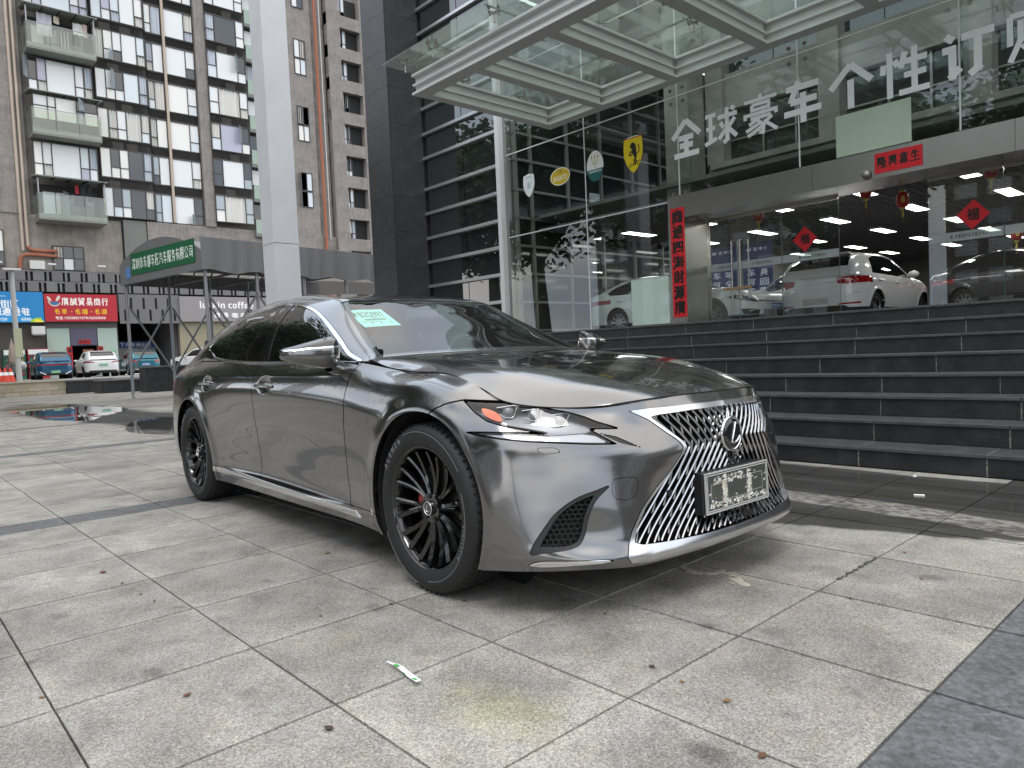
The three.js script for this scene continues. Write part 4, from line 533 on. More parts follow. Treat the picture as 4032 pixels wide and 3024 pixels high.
  // lanterns
  const lan = (label, x, y, z) => { const t = thing('red_lantern', label, 'lantern', [x, y, z], 0, 'red lanterns hung in the showroom'); mesh('lantern_body', new THREE.LatheGeometry([[.03, -.14], [.085, -.11], [.10, -.04], [.10, .04], [.085, .11], [.03, .14]].map((p) => new THREE.Vector2(...p)), 20), std([.42, .02, .018], .5), t); mesh('lantern_cap', [new THREE.CylinderGeometry(.045, .05, .035, 16).translate(0, .155, 0), new THREE.CylinderGeometry(.05, .045, .035, 16).translate(0, -.155, 0)], std([.55, .40, .06], .5), t); mesh('tassel', [new THREE.CylinderGeometry(.012, .022, .12, 8).translate(0, -.24, 0), bar([0, -.30, 0], [0, -.40, 0], .004, 6)], std([.62, .48, .08], .7), t); for (const a of [0, 1.57, 3.14, 4.71]) mesh('gold_mark', box(.055, .11, .003, 0, 0, .1005).rotateY(a + .4), std([.60, .42, .08], .5), t); mesh('cord', bar([0, .17, 0], [0, Math.max(.2, 4.1 - y), 0], .003, 5), dark, t); };
  lan('red lantern nearest the open doorway top', -5.45, 3.70, -14.0); lan('red lantern in the right half of the open doorway', -4.82, 3.42, -14.0); lan('red lantern behind the glass double door', -7.60, 3.64, -14.0); lan('red lantern high behind the right glass screen', -3.46, 3.66, -14.0); lan('small low red lantern at the far right behind the glass', -3.9, 2.95, -17.5);
}
// ------------------------------------------------------------------ west side: raised lot, shops, flats, tent, mast
const LOT = .66, FX = -60;
const tileWall = std([1, 1, 1], .75, 0, { map: dataTex(512, 512, (x, y) => { const j = (x % 16 < 1 || y % 16 < 1) ? -.05 : 0, b = fbm(x / 110, y / 70, 221, 4), st = fbm(x / 9, y / 170, 223, 3), k = hash2(x >> 4, y >> 4, 225); const v = .52 + j + .10 * (b - .5) + .09 * (st - .5) + .05 * (k - .5); return [v * 1.03, v * .985, v * .945]; }), bumpScale: .003 });
const plaster = std([1, 1, 1], .85, 0, { map: dataTex(256, 256, (x, y) => { const b = fbm(x / 50, y / 50, 231, 5), st = fbm(x / 6, y / 90, 233, 3); const v = .56 + .16 * (b - .5) + .10 * (st - .5); return [v * 1.03, v * .98, v * .92]; }) });
const slabClad = std([.17, .175, .16], .6), frameGrey = std([.055, .052, .05], .55), dkMetal = std([.085, .080, .076], .55), pipeTan = std([.48, .40, .32], .6), pipeRust = std([.34, .12, .07], .75), greyTarp = std([.17, .17, .175], .6), galv = std([.30, .31, .32], .42, .7);
const paneKinds = [phys([.72, .74, .74], .25, 0, { clearcoat: 1 }), phys([.62, .68, .72], .2, 0, { clearcoat: 1 }), phys([.78, .77, .73], .3, 0, { clearcoat: 1 }), phys([.35, .40, .43], .12, 0, { clearcoat: 1 }), phys([.03, .033, .035], .05, 0, { clearcoat: 1 }), phys([.42, .42, .52], .3, 0, { clearcoat: 1 })];
paneKinds.push(std([.66, .65, .61], .8, 0, { side: THREE.DoubleSide }), std([.52, .56, .62], .8, 0, { side: THREE.DoubleSide }));
function curtainGeo(w, h) { const g = new THREE.PlaneGeometry(w, h, 30, 1), p = g.attributes.position; for (let i = 0; i < p.count; i++) p.setZ(i, .045 * Math.sin(p.getX(i) * 24 + 1.5 * Math.sin(p.getX(i) * 5))); g.computeVertexNormals(); return g; }
const pick = (dark) => { const k = rnd(); if (k < dark) return paneKinds[rnd() < .7 ? 4 : 3]; const q = rnd(); return q < .30 ? paneKinds[0] : q < .48 ? paneKinds[1] : q < .64 ? paneKinds[2] : q < .70 ? paneKinds[5] : q < .9 ? paneKinds[6] : paneKinds[7]; };
// window of framed panes in the plane x = X; cols = fractions, rows for each col
function windowUnit(parent, X, z0, z1, y0, y1, cols, dark) {
  const bars = [], W = z1 - z0, f = .06, panes = []; bars.push(bx(X - .05, X + .05, y0, y0 + f, z0, z1), bx(X - .05, X + .05, y1 - f, y1, z0, z1));
  let z = z0; cols.forEach(([w, split], i) => { const a = z, b = z + w * W; bars.push(bx(X - .045, X + .055, y0 + .001, y1 - .001, a - (i ? f / 2 : 0), a + (i ? f / 2 : f))); if (i === cols.length - 1) bars.push(bx(X - .045, X + .055, y0 + .001, y1 - .001, b - f, b)); const ys = split ? [y0, y0 + split * (y1 - y0), y1] : [y0, y1]; for (let k = 0; k + 1 < ys.length; k++) { if (k) bars.push(bx(X - .04, X + .045, ys[k] - f / 2, ys[k] + f / 2, a, b)); panes.push([a, b, ys[k], ys[k + 1]]); } z = b; });
  const w = mesh('window', bars, frameGrey, parent);
  for (const [a, b, c, d] of panes) { const open = rnd() < .06 && b - a < .9; const g = new THREE.PlaneGeometry(b - a - .02, d - c - .02); if (open) { const o = mesh('pane', g.translate((b - a) / 2, 0, 0), paneKinds[3], w); o.rotation.y = Math.PI / 2 - 2.2; o.position.set(X + .05, (c + d) / 2, b - .02); mesh('pane', new THREE.PlaneGeometry(b - a, d - c).rotateY(Math.PI / 2).translate(X - .02, (c + d) / 2, (a + b) / 2), paneKinds[4], w); } else { const m = pick(dark), cur = paneKinds.indexOf(m) > 5; mesh(cur ? 'curtain' : 'pane', (cur ? curtainGeo(b - a - .02, d - c - .02) : g).rotateY(Math.PI / 2).translate(X + (cur ? -.04 : .002), (c + d) / 2, (a + b) / 2), m, w); } }
  return w;
}
function louvres(parent, X, z0, z1, y0, y1, units) {
  const l = [bx(X - .30, X - .28, y0, y1, z0, z1)]; const n = 9; for (let i = 0; i < n; i++) { const y = y0 + (i + .5) * (y1 - y0) / n; l.push(new THREE.BoxGeometry(.075, .014, z1 - z0).rotateZ(-.5).translate(X, y, (z0 + z1) / 2)); } l.push(bx(X - .05, X + .05, y0 - .03, y0 + .03, z0, z1), bx(X - .05, X + .05, y1 - .03, y1 + .03, z0, z1));
  const o = mesh('louvre_band', l, dkMetal, parent); for (const z of units) { const a = mesh('air_conditioner', rbox(.25, .5, .75, X - .17, (y0 + y1) / 2 - .04, z, .03, 1), std([.52, .50, .45], .6), o); void a; }
}
{
  const H = 36, ap = thing('apartment_block', 'weathered brown tiled apartment tower with louvred bay windows and glass balconies', 'apartment building');
  // wall masses: main wall with recesses
  mesh('tiled_wall', boxUV(bx(FX - 8, FX - .30, 8.3, H, -34, 12), 4), tileWall, ap);
  mesh('tiled_wall', boxUV(bx(FX - .30, FX + .12, 12.2, H, -9.55, 12), 4), tileWall, ap);            // left flank
  mesh('wall_return', boxUV(bx(FX - .29, FX + .55, 12.3, H, -22.25, -21.45), 4), tileWall, ap); // dark recess wall
  mesh('tiled_wall', boxUV(bx(FX - .30, FX + .45, 10.2, H, -31.6, -27.6), 4), tileWall, ap);        // wall right of the mast
  mesh('tiled_wall', boxUV(bx(FX - .29, FX + .15, 10.2, H, -33.0, -31.6), 4), tileWall, ap);
  const L0 = 14.62, st = 2.9;
  for (let f = -1; f < 7; f++) {
    const yl = L0 + st * f, wy0 = yl + .70, wy1 = yl + 2.9; // louvre band then window above
    const low = f < 1;
    // bay A
    if (f >= 0) louvres(ap, FX + .35, -17.68, -14.1, yl, yl + .68, [-15.0 - (f % 2) * .4, -16.6 + (f % 3) * .2].slice(0, f % 3 ? 2 : 1));
    windowUnit(ap, FX + .42, -17.66, -14.1, wy0, wy1, [[.17, .36], [.29, 0], [.17, .36], [.17, .36], [.20, 0]], low ? .35 : .03);
    mesh('bay_side', bx(FX - .25, FX + .38, wy0, wy1, -17.75, -17.69), frameGrey, ap);
    // column B
    if (f >= 0) louvres(ap, FX + .10, -19.08, -17.8, yl - .02, yl + .64, []);
    windowUnit(ap, FX + .12, -19.05, -17.8, wy0 - .05, wy1 - .05, [[.62, 0], [.38, .34]], low ? .2 : .05);
    // column C
    if (f >= 0) louvres(ap, FX + .18, -21.42, -19.18, yl - .05, yl + .62, []);
    windowUnit(ap, FX + .2, -21.42, -19.18, wy0 - .08, wy1 - .08, [[.32, .36], [.68, 0]], low ? .3 : .12);
    // bay D
    if (f >= 0) louvres(ap, FX + .62, -25.4, -22.22, yl + .3, yl + .98, [-23.6 - (f % 2) * .5]);
    windowUnit(ap, FX + .68, -25.4, -22.22, wy0 + .28, wy1 + .28, [[.22, .38], [.54, 0], [.24, .45]], low ? .55 : .04);
    // column E balconies with greenish glass
    windowUnit(ap, FX + .2, -27.5, -25.46, yl + 1.5, yl + 2.85, [[.5, 0], [.5, 0]], .5); mesh('balcony_glass', bx(FX + .7, FX + .72, yl + .3, yl + 1.45, -27.4, -25.5), phys([.55, .68, .58], .15, 0, { transmission: .5, thickness: 0 }), ap); mesh('balcony_slab', bx(FX - .2, FX + .75, yl + .02, yl + .28, -27.5, -25.45), slabClad, ap);
    // small windows right of the mast
    if (f % 2 === 0) for (const [a, b] of [[.35, 1.95], [-1.1, .3]]) windowUnit(ap, FX + .47, -31.0, -29.9, yl + 1.2 + a, yl + 1.2 + b, [[.5, 0], [.5, 0]], .15);
    // deep window column and far balconies, right side
    mesh('window_recess', bx(FX + .16, FX + .18, yl + .5, yl + 2.3, -36.5, -34.6), std([.02, .02, .02], .9), ap);
    windowUnit(ap, FX + .2, -35.3, -34.5, yl + .55, yl + 2.35, [[.5, .3], [.5, .3]], .35);
    mesh('bay_edge', boxUV(bx(FX - .2, FX + .75, yl - .6, yl + .5, -36.8, -33.1), 4), tileWall, ap);
    mesh('balcony_glass', bx(FX + .7, FX + .72, yl + .4, yl + 1.5, -39.2, -37.2), phys([.50, .60, .55], .15, 0, { transmission: .4, thickness: 0 }), ap); windowUnit(ap, FX + .3, -39.2, -37.2, yl + 1.5, yl + 2.8, [[.5, 0], [.5, 0]], .6);
  }
  mesh('tiled_wall', boxUV(bx(FX - 8, FX - .31, 8.3, H, -44, -34.01), 4), tileWall, ap);
  mesh('pier_strip', boxUV(bx(FX + .16, FX + .76, 10.2, H, -34.4, -33.1), 4), tileWall, ap); mesh('pier_strip', boxUV(bx(FX + .16, FX + .78, 10.2, H, -37.1, -36.5), 4), tileWall, ap);
  // left wing: balcony stack (balconies on every other floor)
  for (let f = 0; f < 7; f++) {
    const yb = 11.62 + st * f;
    if (f % 2 === 0) {
      mesh('balcony_slab', boxUV(bx(FX + .12, FX + 1.75, yb, yb + .42, -14.0, -9.8), 3), std([.25, .25, .23], .8), ap);
      const gm = phys([.88, .92, .87], .05, 0, { transmission: .92, thickness: 0 });
      for (let k = 0; k < 3; k++) mesh('balustrade_pane', bx(FX + 1.76, FX + 1.78, yb + .12, yb + 1.75, -14.0 + k * 1.4 + .015, -12.6 + k * 1.4 - .015), gm, ap); mesh('balustrade_pane', bx(FX + .2, FX + 1.75, yb + .12, yb + 1.75, -14.02, -14.0), gm, ap); mesh('balustrade_pane', bx(FX + .2, FX + 1.75, yb + .12, yb + 1.75, -9.8, -9.78), gm, ap);
      mesh('balustrade_rail', [bx(FX + 1.74, FX + 1.80, yb + 1.76, yb + 1.80, -14.03, -9.78)], galv, ap);
      const enclosed = f === 2;
      if (enclosed) windowUnit(ap, FX + 1.55, -13.9, -9.9, yb + 1.1, yb + 2.8, [[.22, .55], [.12, .55], [.32, 0], [.12, .55], [.22, .55]], 0);
      else { mesh('balcony_recess', bx(FX - .2, FX + .125, yb + .42, yb + 2.75, -13.9, -9.9), std([.04, .04, .04], .9), ap); windowUnit(ap, FX + .16, -13.6, -10.3, yb + .5, yb + 2.3, [[.25, 0], [.25, 0], [.25, 0], [.25, 0]], .45); mesh('balcony_post', [bx(FX + 1.68, FX + 1.76, yb + 1.8, yb + 3.0, -13.98, -13.9), bx(FX + 1.68, FX + 1.76, yb + 1.8, yb + 3.0, -9.9, -9.82)], galv, ap); }
      mesh('awning', [new THREE.BoxGeometry(2.0, .05, 4.5).rotateZ(-.12).translate(FX + 1.0, yb + 3.06, -11.9)], std([.30, .32, .30], .5), ap); mesh('awning_ribs', [0, 1, 2, 3, 4].map((k) => new THREE.BoxGeometry(2.0, .10, .06).rotateZ(-.12).translate(FX + 1.0, yb + 3.0, -13.9 + k)), dkMetal, ap);
    } else windowUnit(ap, FX + .55, -13.9, -9.9, yb + .35, yb + 2.75, [[.14, .35], [.14, .35], [.44, 0], [.14, .35], [.14, .35]], .1);
    if (f > -1) windowUnit(ap, FX + .14, -7.0, -4.6, yb + .3, yb + 2.1, [[.5, 0], [.5, .4]], .4);
  }
  // lower storey behind the tent
  mesh('plaster_wall', boxUV(bx(FX - .3, FX + .05, 8.3, 12.2, -15.3, 12), 3), plaster, ap); mesh('clad_pier', boxUV(bx(FX - .2, FX + .3, 8.3, 12.3, -17.0, -15.4), 3), slabClad, ap); mesh('tiled_wall', boxUV(bx(FX - .3, FX + .4, 10.4, 12.3, -34, -17.05), 4), tileWall, ap); mesh('plaster_wall', boxUV(bx(FX - .31, FX - .05, 8.3, 10.4, -34, -17.05), 3), plaster, ap);
  windowUnit(ap, FX + .1, -12.7, -10.7, 8.35, 10.1, [[.34, .5], [.33, .5], [.33, .5]], .4); windowUnit(ap, FX + .1, -7.9, -6.2, 8.5, 11.0, [[.5, .4], [.5, .4]], .6);
  for (const [z, r] of [[-9.25, .10], [-8.95, .10]]) mesh('drain_pipe', bar([FX + .25, z > -9.1 ? 9.6 : 9.9, z], [FX + .25, H, z], r, 10), pipeTan, ap);
  mesh('drain_pipe', tube([[FX + .25, 9.9, -9.25], [FX + .3, 9.7, -9.4], [FX + .3, 9.66, -11.0]], .12, 20, 10), pipeRust, ap); mesh('drain_pipe', tube([[FX + .25, 8.3, -8.7], [FX + .25, 9.1, -8.8], [FX + .3, 9.3, -9.0], [FX + .3, 9.3, -11.0]], .12, 20, 10), pipeRust, ap); mesh('drain_pipe', bar([FX + .3, 12.4, -19.13], [FX + .3, H, -19.13], .11, 10), pipeTan, ap);
  mesh('drain_pipe', bar([FX + .62, 10.2, -32.0], [FX + .62, H, -32.0], .13, 10), pipeRust, ap); mesh('drain_pipe', bar([FX + .62, 12.0, -32.45], [FX + .62, H, -32.45], .05, 8), std([.55, .55, .54], .6), ap); mesh('drain_pipe', bar([FX + .9, 11.5, -37.0], [FX + .9, H, -37.0], .06, 8), std([.55, .55, .54], .6), ap);
  mesh('wall_air_conditioner', [rbox(.35, .6, .9, FX + .35, 8.62, -9.7, .03, 1)], std([.62, .62, .58], .5), ap);
  // laundry
  const cloth = (label, col, z, y, w, h) => tag(mesh('hanging_laundry', (() => { const g = new THREE.PlaneGeometry(w, h, 8, 8).rotateY(Math.PI / 2), p = g.attributes.position; for (let i = 0; i < p.count; i++) p.setX(i, .06 * Math.sin(p.getZ(i) * 14 + p.getY(i) * 3)); g.computeVertexNormals(); return g.translate(FX + 1.2, y, z); })(), std(col, .8, 0, { side: THREE.DoubleSide })), label, 'laundry', 'washing on the balconies');
  cloth('pale lilac towel hanging on the top balcony', [.62, .60, .66], -11.0, 25.2, .9, 1.5); cloth('small cream cloth on the top balcony line', [.7, .62, .5], -11.75, 25.7, .35, .5); cloth('white shirt hanging on the top balcony', [.75, .74, .72], -13.1, 25.4, .7, .8); cloth('pinkish cloth at the end of the top balcony line', [.55, .45, .42], -13.5, 25.4, .3, .9); cloth('red cloth on the low balcony line', [.40, .03, .04], -12.3, 14.0, .25, .6); cloth('dark trousers on the low balcony line', [.03, .03, .035], -12.7, 13.8, .35, 1.1); cloth('black shirt on the low balcony line', [.02, .02, .02], -13.1, 13.8, .35, 1.2);
}
{ // shop row base
  const lot = structGroup('raised_lot'); mesh('lot_paving', boxUV(bx(-60, -39.4, .3, LOT, -40, 14), 2), std([.30, .29, .28], .85), lot);
  const w = thing('shop_row', 'single-storey shop fronts under the flats with a slotted grey fascia', 'shops'); const X = -59.6;
  mesh('shop_wall', boxUV(bx(-60.4, X - .4, LOT, 8.3, 12, -14.6), 3), std([.085, .075, .068], .85), w); mesh('shop_wall', bx(-60.4, X - .4, LOT, 8.3, -18.9, -40), std([.10, .095, .085], .85), w); mesh('passage_roof', bx(-70, X - .2, 5.4, 8.3, -18.9, -14.6), dkMetal, w); mesh('passage_wall', bx(-70, -60.4, LOT, 5.4, -19.1, -18.9), std([.30, .29, .28], .8), w); mesh('passage_wall', bx(-70, -60.4, LOT, 5.4, -14.6, -14.4), std([.12, .12, .12], .8), w); mesh('passage_end', bx(-70.2, -70, LOT, 5.4, -19, -14.5), std([.03, .03, .03], .9), w);
  // fascia panels in two rows, with slots between
  const pm = [std([.17, .165, .165], .5, .3), std([.19, .185, .185], .5, .3), std([.155, .15, .15], .5, .3)];
  mesh('fascia_backing', bx(X - .4, X - .12, 6.75, 8.3, -27.5, 6), std([.008, .008, .008], .9), w);
  for (let r = 0; r < 2; r++) for (let k = 0; k < 28; k++) { const z = 4.4 - k * 1.12 - r * .36, y0 = 6.78 + r * .76; if (z - 1.1 < -27.4) continue; const sl_ = .20; mesh('fascia_panel', bx(X - .11, X, y0, y0 + .73, z - 1.10 + sl_ * 2.2, z), pm[(k + r) % 3], w); mesh('fascia_slat', bx(X - .11, X, y0, y0 + .73, z - 1.10 + sl_ * .75, z - 1.10 + sl_ * 1.45), pm[k % 3], w); mesh('fascia_rail', [bx(X - .10, X - .002, y0 + .62, y0 + .73, z - 1.11, z - 1.11 + sl_ * 2.3)], pm[k % 3], w); }
  mesh('fascia_panel', bx(X - .11, X - .02, 4.5, 6.7, -19.0, -14.7), pm[0], w); for (let k = 0; k < 9; k++) mesh('fascia_slot', bx(X - .019, X - .01, 4.7 + (k % 2) * .9, 5.55 + (k % 2) * .9, -15.1 - k * .44 - .08, -15.1 - k * .44 + .08), std([.008, .008, .008], .9), w);
  // wine shop front
  const gl = phys([.42, .52, .46], .15, 0, { clearcoat: 1 }); mesh('shop_window', bx(X - .3, X - .27, LOT, 4.2, -11.4, -10.0), gl, w); mesh('shop_window', bx(X - .3, X - .27, LOT, 4.2, -14.5, -13.2), gl, w); mesh('shop_door', bx(X - .5, X - .4, LOT, 2.9, -13.1, -11.5), std([.015, .014, .014], .6), w); mesh('door_head', bx(X - .34, X - .28, 2.95, 4.2, -13.15, -11.45), std([.10, .09, .14], .4), w); mesh('shop_head', bx(X - .36, X - .24, 4.2, 4.64, -14.5, -9.9), std([.10, .09, .085], .7), w);
  mesh('shelf_goods', [0, 1, 2, 3].map((k) => bx(X - .48 + .09, X - .38, 1.0 + k * .45, 1.3 + k * .45, -12.9, -12.2)), std([.25, .10, .05], .7), w);
  mesh('coffee_shop_wall', bx(X - .4, X - .32, LOT, 4.6, -27.3, -19.0), std([.30, .27, .18], .5), w);
  mesh('sign_lamp', [0, 1, 2, 3, 4, 5].map((k) => merge([bar([X, 8.4, 2 - k * 3.1], [X + .9, 8.6, 2 - k * 3.1], .02, 6), rbox(.28, .12, .5, X + .95, 8.58, 2 - k * 3.1, .04, 1)])), std([.7, .7, .7], .5), w).userData.kind = 'stuff';
  const sign = (name, label, z0, z1, y0, y1, W, H, draw) => { const t = thing(name, label, 'sign', [0, 0, 0], 0); const tex = canvasTex(W, H, draw); mesh('sign_box', bx(X - .05, X + .12, y0, y1, z0, z1), std([.3, .3, .3], .6), t); mesh('sign_face', new THREE.PlaneGeometry(z0 - z1, y1 - y0).rotateY(Math.PI / 2).translate(X + .124, (y0 + y1) / 2, (z0 + z1) / 2), std([1, 1, 1], .5, 0, { map: tex }), t); return t; };
  sign('red_shop_sign', 'red shop sign with white and yellow characters and a phone number', -9.92, -14.52, 4.66, 6.62, 1024, 436, (c, w_, h) => { c.fillStyle = '#b3202f'; c.fillRect(0, 0, w_, h); c.strokeStyle = '#efe9e2'; c.fillStyle = '#efe9e2'; line2d(c, '廣誠貿易商行', 236, 54, 100, 128, 15, .13); c.fillStyle = c.strokeStyle = '#e9b41e'; line2d(c, '名茶', 128, 236, 82, 82, 12, .18); line2d(c, '名烟', 412, 236, 82, 82, 12, .18); line2d(c, '名酒', 690, 236, 82, 82, 12, .18); c.beginPath(); c.arc(366, 278, 10, 0, 7); c.arc(646, 278, 10, 0, 7); c.fill(); c.fillStyle = c.strokeStyle = '#f2efe9'; line2d(c, '电话', 138, 352, 46, 52, 7, .1); c.font = 'bold 54px sans-serif'; c.textBaseline = 'middle'; c.fillText(':13528821579/36320656', 246, 380); c.strokeStyle = '#d8d3c4'; c.lineWidth = 16; c.beginPath(); c.arc(140, 110, 78, .4, 3.2); c.stroke(); c.fillStyle = '#3b6f9e'; c.beginPath(); c.ellipse(140, 150, 60, 28, 0, 0, 7); c.fill(); c.fillStyle = '#d8d3c4'; c.beginPath(); c.ellipse(190, 70, 22, 50, .5, 0, 7); c.ellipse(70, 80, 18, 44, -.6, 0, 7); c.fill(); });
  sign('blue_street_sign', 'blue street sign with white brush characters and a leaf motif', -4.6, -9.86, 4.62, 6.72, 1024, 410, (c, w_, h) => { c.fillStyle = '#1e84c4'; c.fillRect(0, 0, w_, h); c.fillStyle = '#2f9ad8'; c.beginPath(); c.ellipse(300, 500, 700, 260, 0, 0, 7); c.fill(); c.fillStyle = '#9fd13e'; c.beginPath(); c.ellipse(930, 380, 70, 26, -.3, 0, 7); c.fill(); c.fillStyle = '#f1e04a'; c.beginPath(); c.ellipse(960, 395, 60, 22, .2, 0, 7); c.fill(); c.strokeStyle = c.fillStyle = '#f4f8fb'; line2d(c, '主题街区', 330, 110, 98, 110, 15, .08); line2d(c, '诚邀进驻', 450, 216, 98, 104, 15, .08); c.font = 'bold 52px sans-serif'; c.textBaseline = 'middle'; c.fillText('159', 520, 370); c.fillText('6980', 760, 370); c.font = '26px sans-serif'; c.fillText('Almm', 540, 60); c.strokeStyle = '#f4f8fb'; c.lineWidth = 5; c.beginPath(); c.arc(480, 370, 22, 0, 7); c.stroke(); });
  sign('coffee_sign', 'grey sign with white luckin coffee lettering behind the tent frame', -19.0, -26.6, 4.62, 6.62, 1024, 270, (c, w_, h) => { c.fillStyle = '#8f8a8a'; c.fillRect(0, 0, w_, h); c.fillStyle = c.strokeStyle = '#f4f4f4'; c.font = 'bold 96px sans-serif'; c.textBaseline = 'middle'; c.fillText('luckin coffee', 200, 92); line2d(c, '瑞幸咖啡', 350, 168, 66, 66, 9, .5); });
  const small = (name, label, z0, z1, y0, y1, W, H, draw, x = X - .2) => tag(mesh(name, (() => new THREE.PlaneGeometry(Math.abs(z0 - z1), y1 - y0).rotateY(Math.PI / 2).translate(x, (y0 + y1) / 2, (z0 + z1) / 2))(), std([1, 1, 1], .5, 0, { map: canvasTex(W, H, draw) })), label, 'sign');
  small('garage_sign', 'blue car park exit sign with a red no-entry disc', -15.3, -18.3, 1.2, 3.3, 512, 360, (c, w_, h) => { c.fillStyle = '#9a9a98'; c.fillRect(0, 0, w_, h); c.fillStyle = '#1f4f94'; c.fillRect(0, 0, w_, 90); c.fillRect(0, 280, w_, 80); c.strokeStyle = '#e8eef5'; line2d(c, '下停车场出口', 60, 16, 60, 60, 8, .12); line2d(c, '场出口', 60, 292, 54, 54, 8, .12); c.fillStyle = '#b3161c'; c.beginPath(); c.arc(300, 186, 72, 0, 7); c.fill(); c.fillStyle = '#eee'; c.fillRect(250, 172, 100, 28); }, -64);
  small('door_couplet', 'red paper couplet left of the wine shop door', -11.15, -11.5, 1.3, 2.85, 96, 400, (c, w_, h) => { c.fillStyle = '#b5121c'; c.fillRect(0, 0, w_, h); c.fillStyle = '#140a08'; [...'诚信经'].forEach((ch, i) => glyph2d(c, ch, 16, 20 + i * 125, 64, 90, 12, true)); }); small('door_couplet', 'red paper couplet right of the wine shop door', -13.15, -13.5, 1.3, 2.85, 96, 400, (c, w_, h) => { c.fillStyle = '#b5121c'; c.fillRect(0, 0, w_, h); c.fillStyle = '#140a08'; [...'溶红生'].forEach((ch, i) => glyph2d(c, ch, 16, 20 + i * 125, 64, 90, 12, true)); }); small('door_banner', 'small red banner over the wine shop door', -11.95, -12.7, 3.05, 3.35, 256, 96, (c, w_, h) => { c.fillStyle = '#b5121c'; c.fillRect(0, 0, w_, h); c.fillStyle = '#140a08'; [...'隆興意生'].forEach((ch, i) => glyph2d(c, ch, 12 + i * 60, 18, 48, 60, 9, true)); });
  const gw = mesh('window_character', glyphGeo('酒', 1.0, .12), std([.72, .78, .76], .6)); gw.rotation.y = Math.PI / 2; gw.position.set(X - .26, .9, -10.2); tag(gw, 'white wine character on the left shop window', 'lettering'); const gt = mesh('window_character', glyphGeo('茶', 1.0, .12), std([.10, .45, .26], .6)); gt.rotation.y = Math.PI / 2; gt.position.set(X - .26, 1.6, -13.4); tag(gt, 'green tea character on the right shop window', 'lettering');
  // drink fridges
  const fridge = (label, z, col) => { const t = thing('drinks_fridge', label, 'fridge', [X + .2, LOT, z], Math.PI / 2, 'drinks fridges outside the shop'); mesh('cabinet', rbox(1.25, 2.1, .7, 0, 1.05, -.35, .03, 1), std(col, .4), t); mesh('glass_door', bx(-.55, .55, .25, 1.65, .002, .02), phys([.06, .07, .07], .08, 0, { clearcoat: 1 }), t); for (let s = 0; s < 3; s++) for (let k = 0; k < 8; k++) mesh('bottle', bar([-.46 + k * .13, .3 + s * .46, .04], [-.46 + k * .13, .56 + s * .46, .04], .04, 7, .025), std([[.5, .5, .45], [.45, .06, .04], [.05, .25, .1], [.55, .35, .05]][(k * 3 + s) % 4], .4), t); mesh('header', bx(-.6, .6, 1.72, 2.05, .002, .02), std([.75, .77, .74], .5), t); };
  fridge('green drinks fridge beside the lamp post', -7.95, [.02, .14, .08]); fridge('red drinks fridge left of the wine shop', -9.35, [.38, .02, .03]);
  const ac = tag(mesh('wall_unit', [rbox(.35, .55, .8, X + .15, 4.05, -9.45, .04, 2), bx(X - .2, X + .3, 3.72, 3.76, -9.8, -9.1)], std([.62, .62, .60], .5)), 'white air conditioner unit on the wall by the blue sign', 'air conditioner'); void ac;
}
{ // walls at the edge of the lot
  const stoneM = [std([.36, .31, .23], .85), std([.40, .35, .27], .85), std([.32, .28, .21], .85)], w = thing('stone_kerb_wall', 'low sandstone retaining wall below the parked cars', 'wall');
  mesh('wall_core', bx(-39.95, -39.46, 0, LOT - .05, -7.2, 12), std([.12, .11, .09], .9), w); for (let r = 0; r < 3; r++) for (let z = 12 - (r % 2) * .3; z > -7.1; z -= .6) { const a = Math.max(-7.2, z - .592); if (z - a > .05 && z < 4) mesh('stone_block', bx(-39.46, -39.40 + rr(0, .012), r * .20 + .01, r * .20 + .196, a, z - .004), stoneM[Math.floor(rnd() * 3)], w); } for (let z = 4; z > -7.1; z -= 1.2) mesh('coping_stone', bx(-40.0, -39.34, .615, .69, Math.max(-7.2, z - 1.19), z), stoneM[1], w);
  const dk = std([1, 1, 1], .45, 0, { map: stepStoneTex }), dk2 = std([1, 1, 1], .5, 0, { map: darkStoneTex });
  const planter = (label, x, z0, z1, h, d) => { const t = thing('granite_planter', label, 'planter'); mesh('planter_core', bx(x - d, x - .03, 0, h - .06, z0 + .02, z1 - .02), std([.02, .02, .02], .9), t); for (let z = z1; z > z0 + .05; z -= .9) for (let y = 0; y < h - .08; y += .5) { const o = rnd() * 4; mesh('facing_slab', boxUV(bx(x - .028, x, y + .004, Math.min(y + .496, h - .065), Math.max(z0, z - .896), z - .004), 1, o, o), dk, t); } mesh('end_slab', boxUV(bx(x - d, x - .03, 0.002, h - .06, z1 - .018, z1), 1), dk, t); mesh('coping', boxUV(bx(x - d - .03, x + .03, h - .06, h, z0, z1 + .03), 1), dk2, t); };
  planter('low dark granite planter joining the sandstone wall', -39.3, -9.2, -7.22, .64, .8); planter('long dark granite planter behind the tent legs', -36, -13.5, -7.95, .60, 1.4); planter('tall dark granite wall beside the tent', -33.2, -18, -9.05, 1.12, 1.0);
}
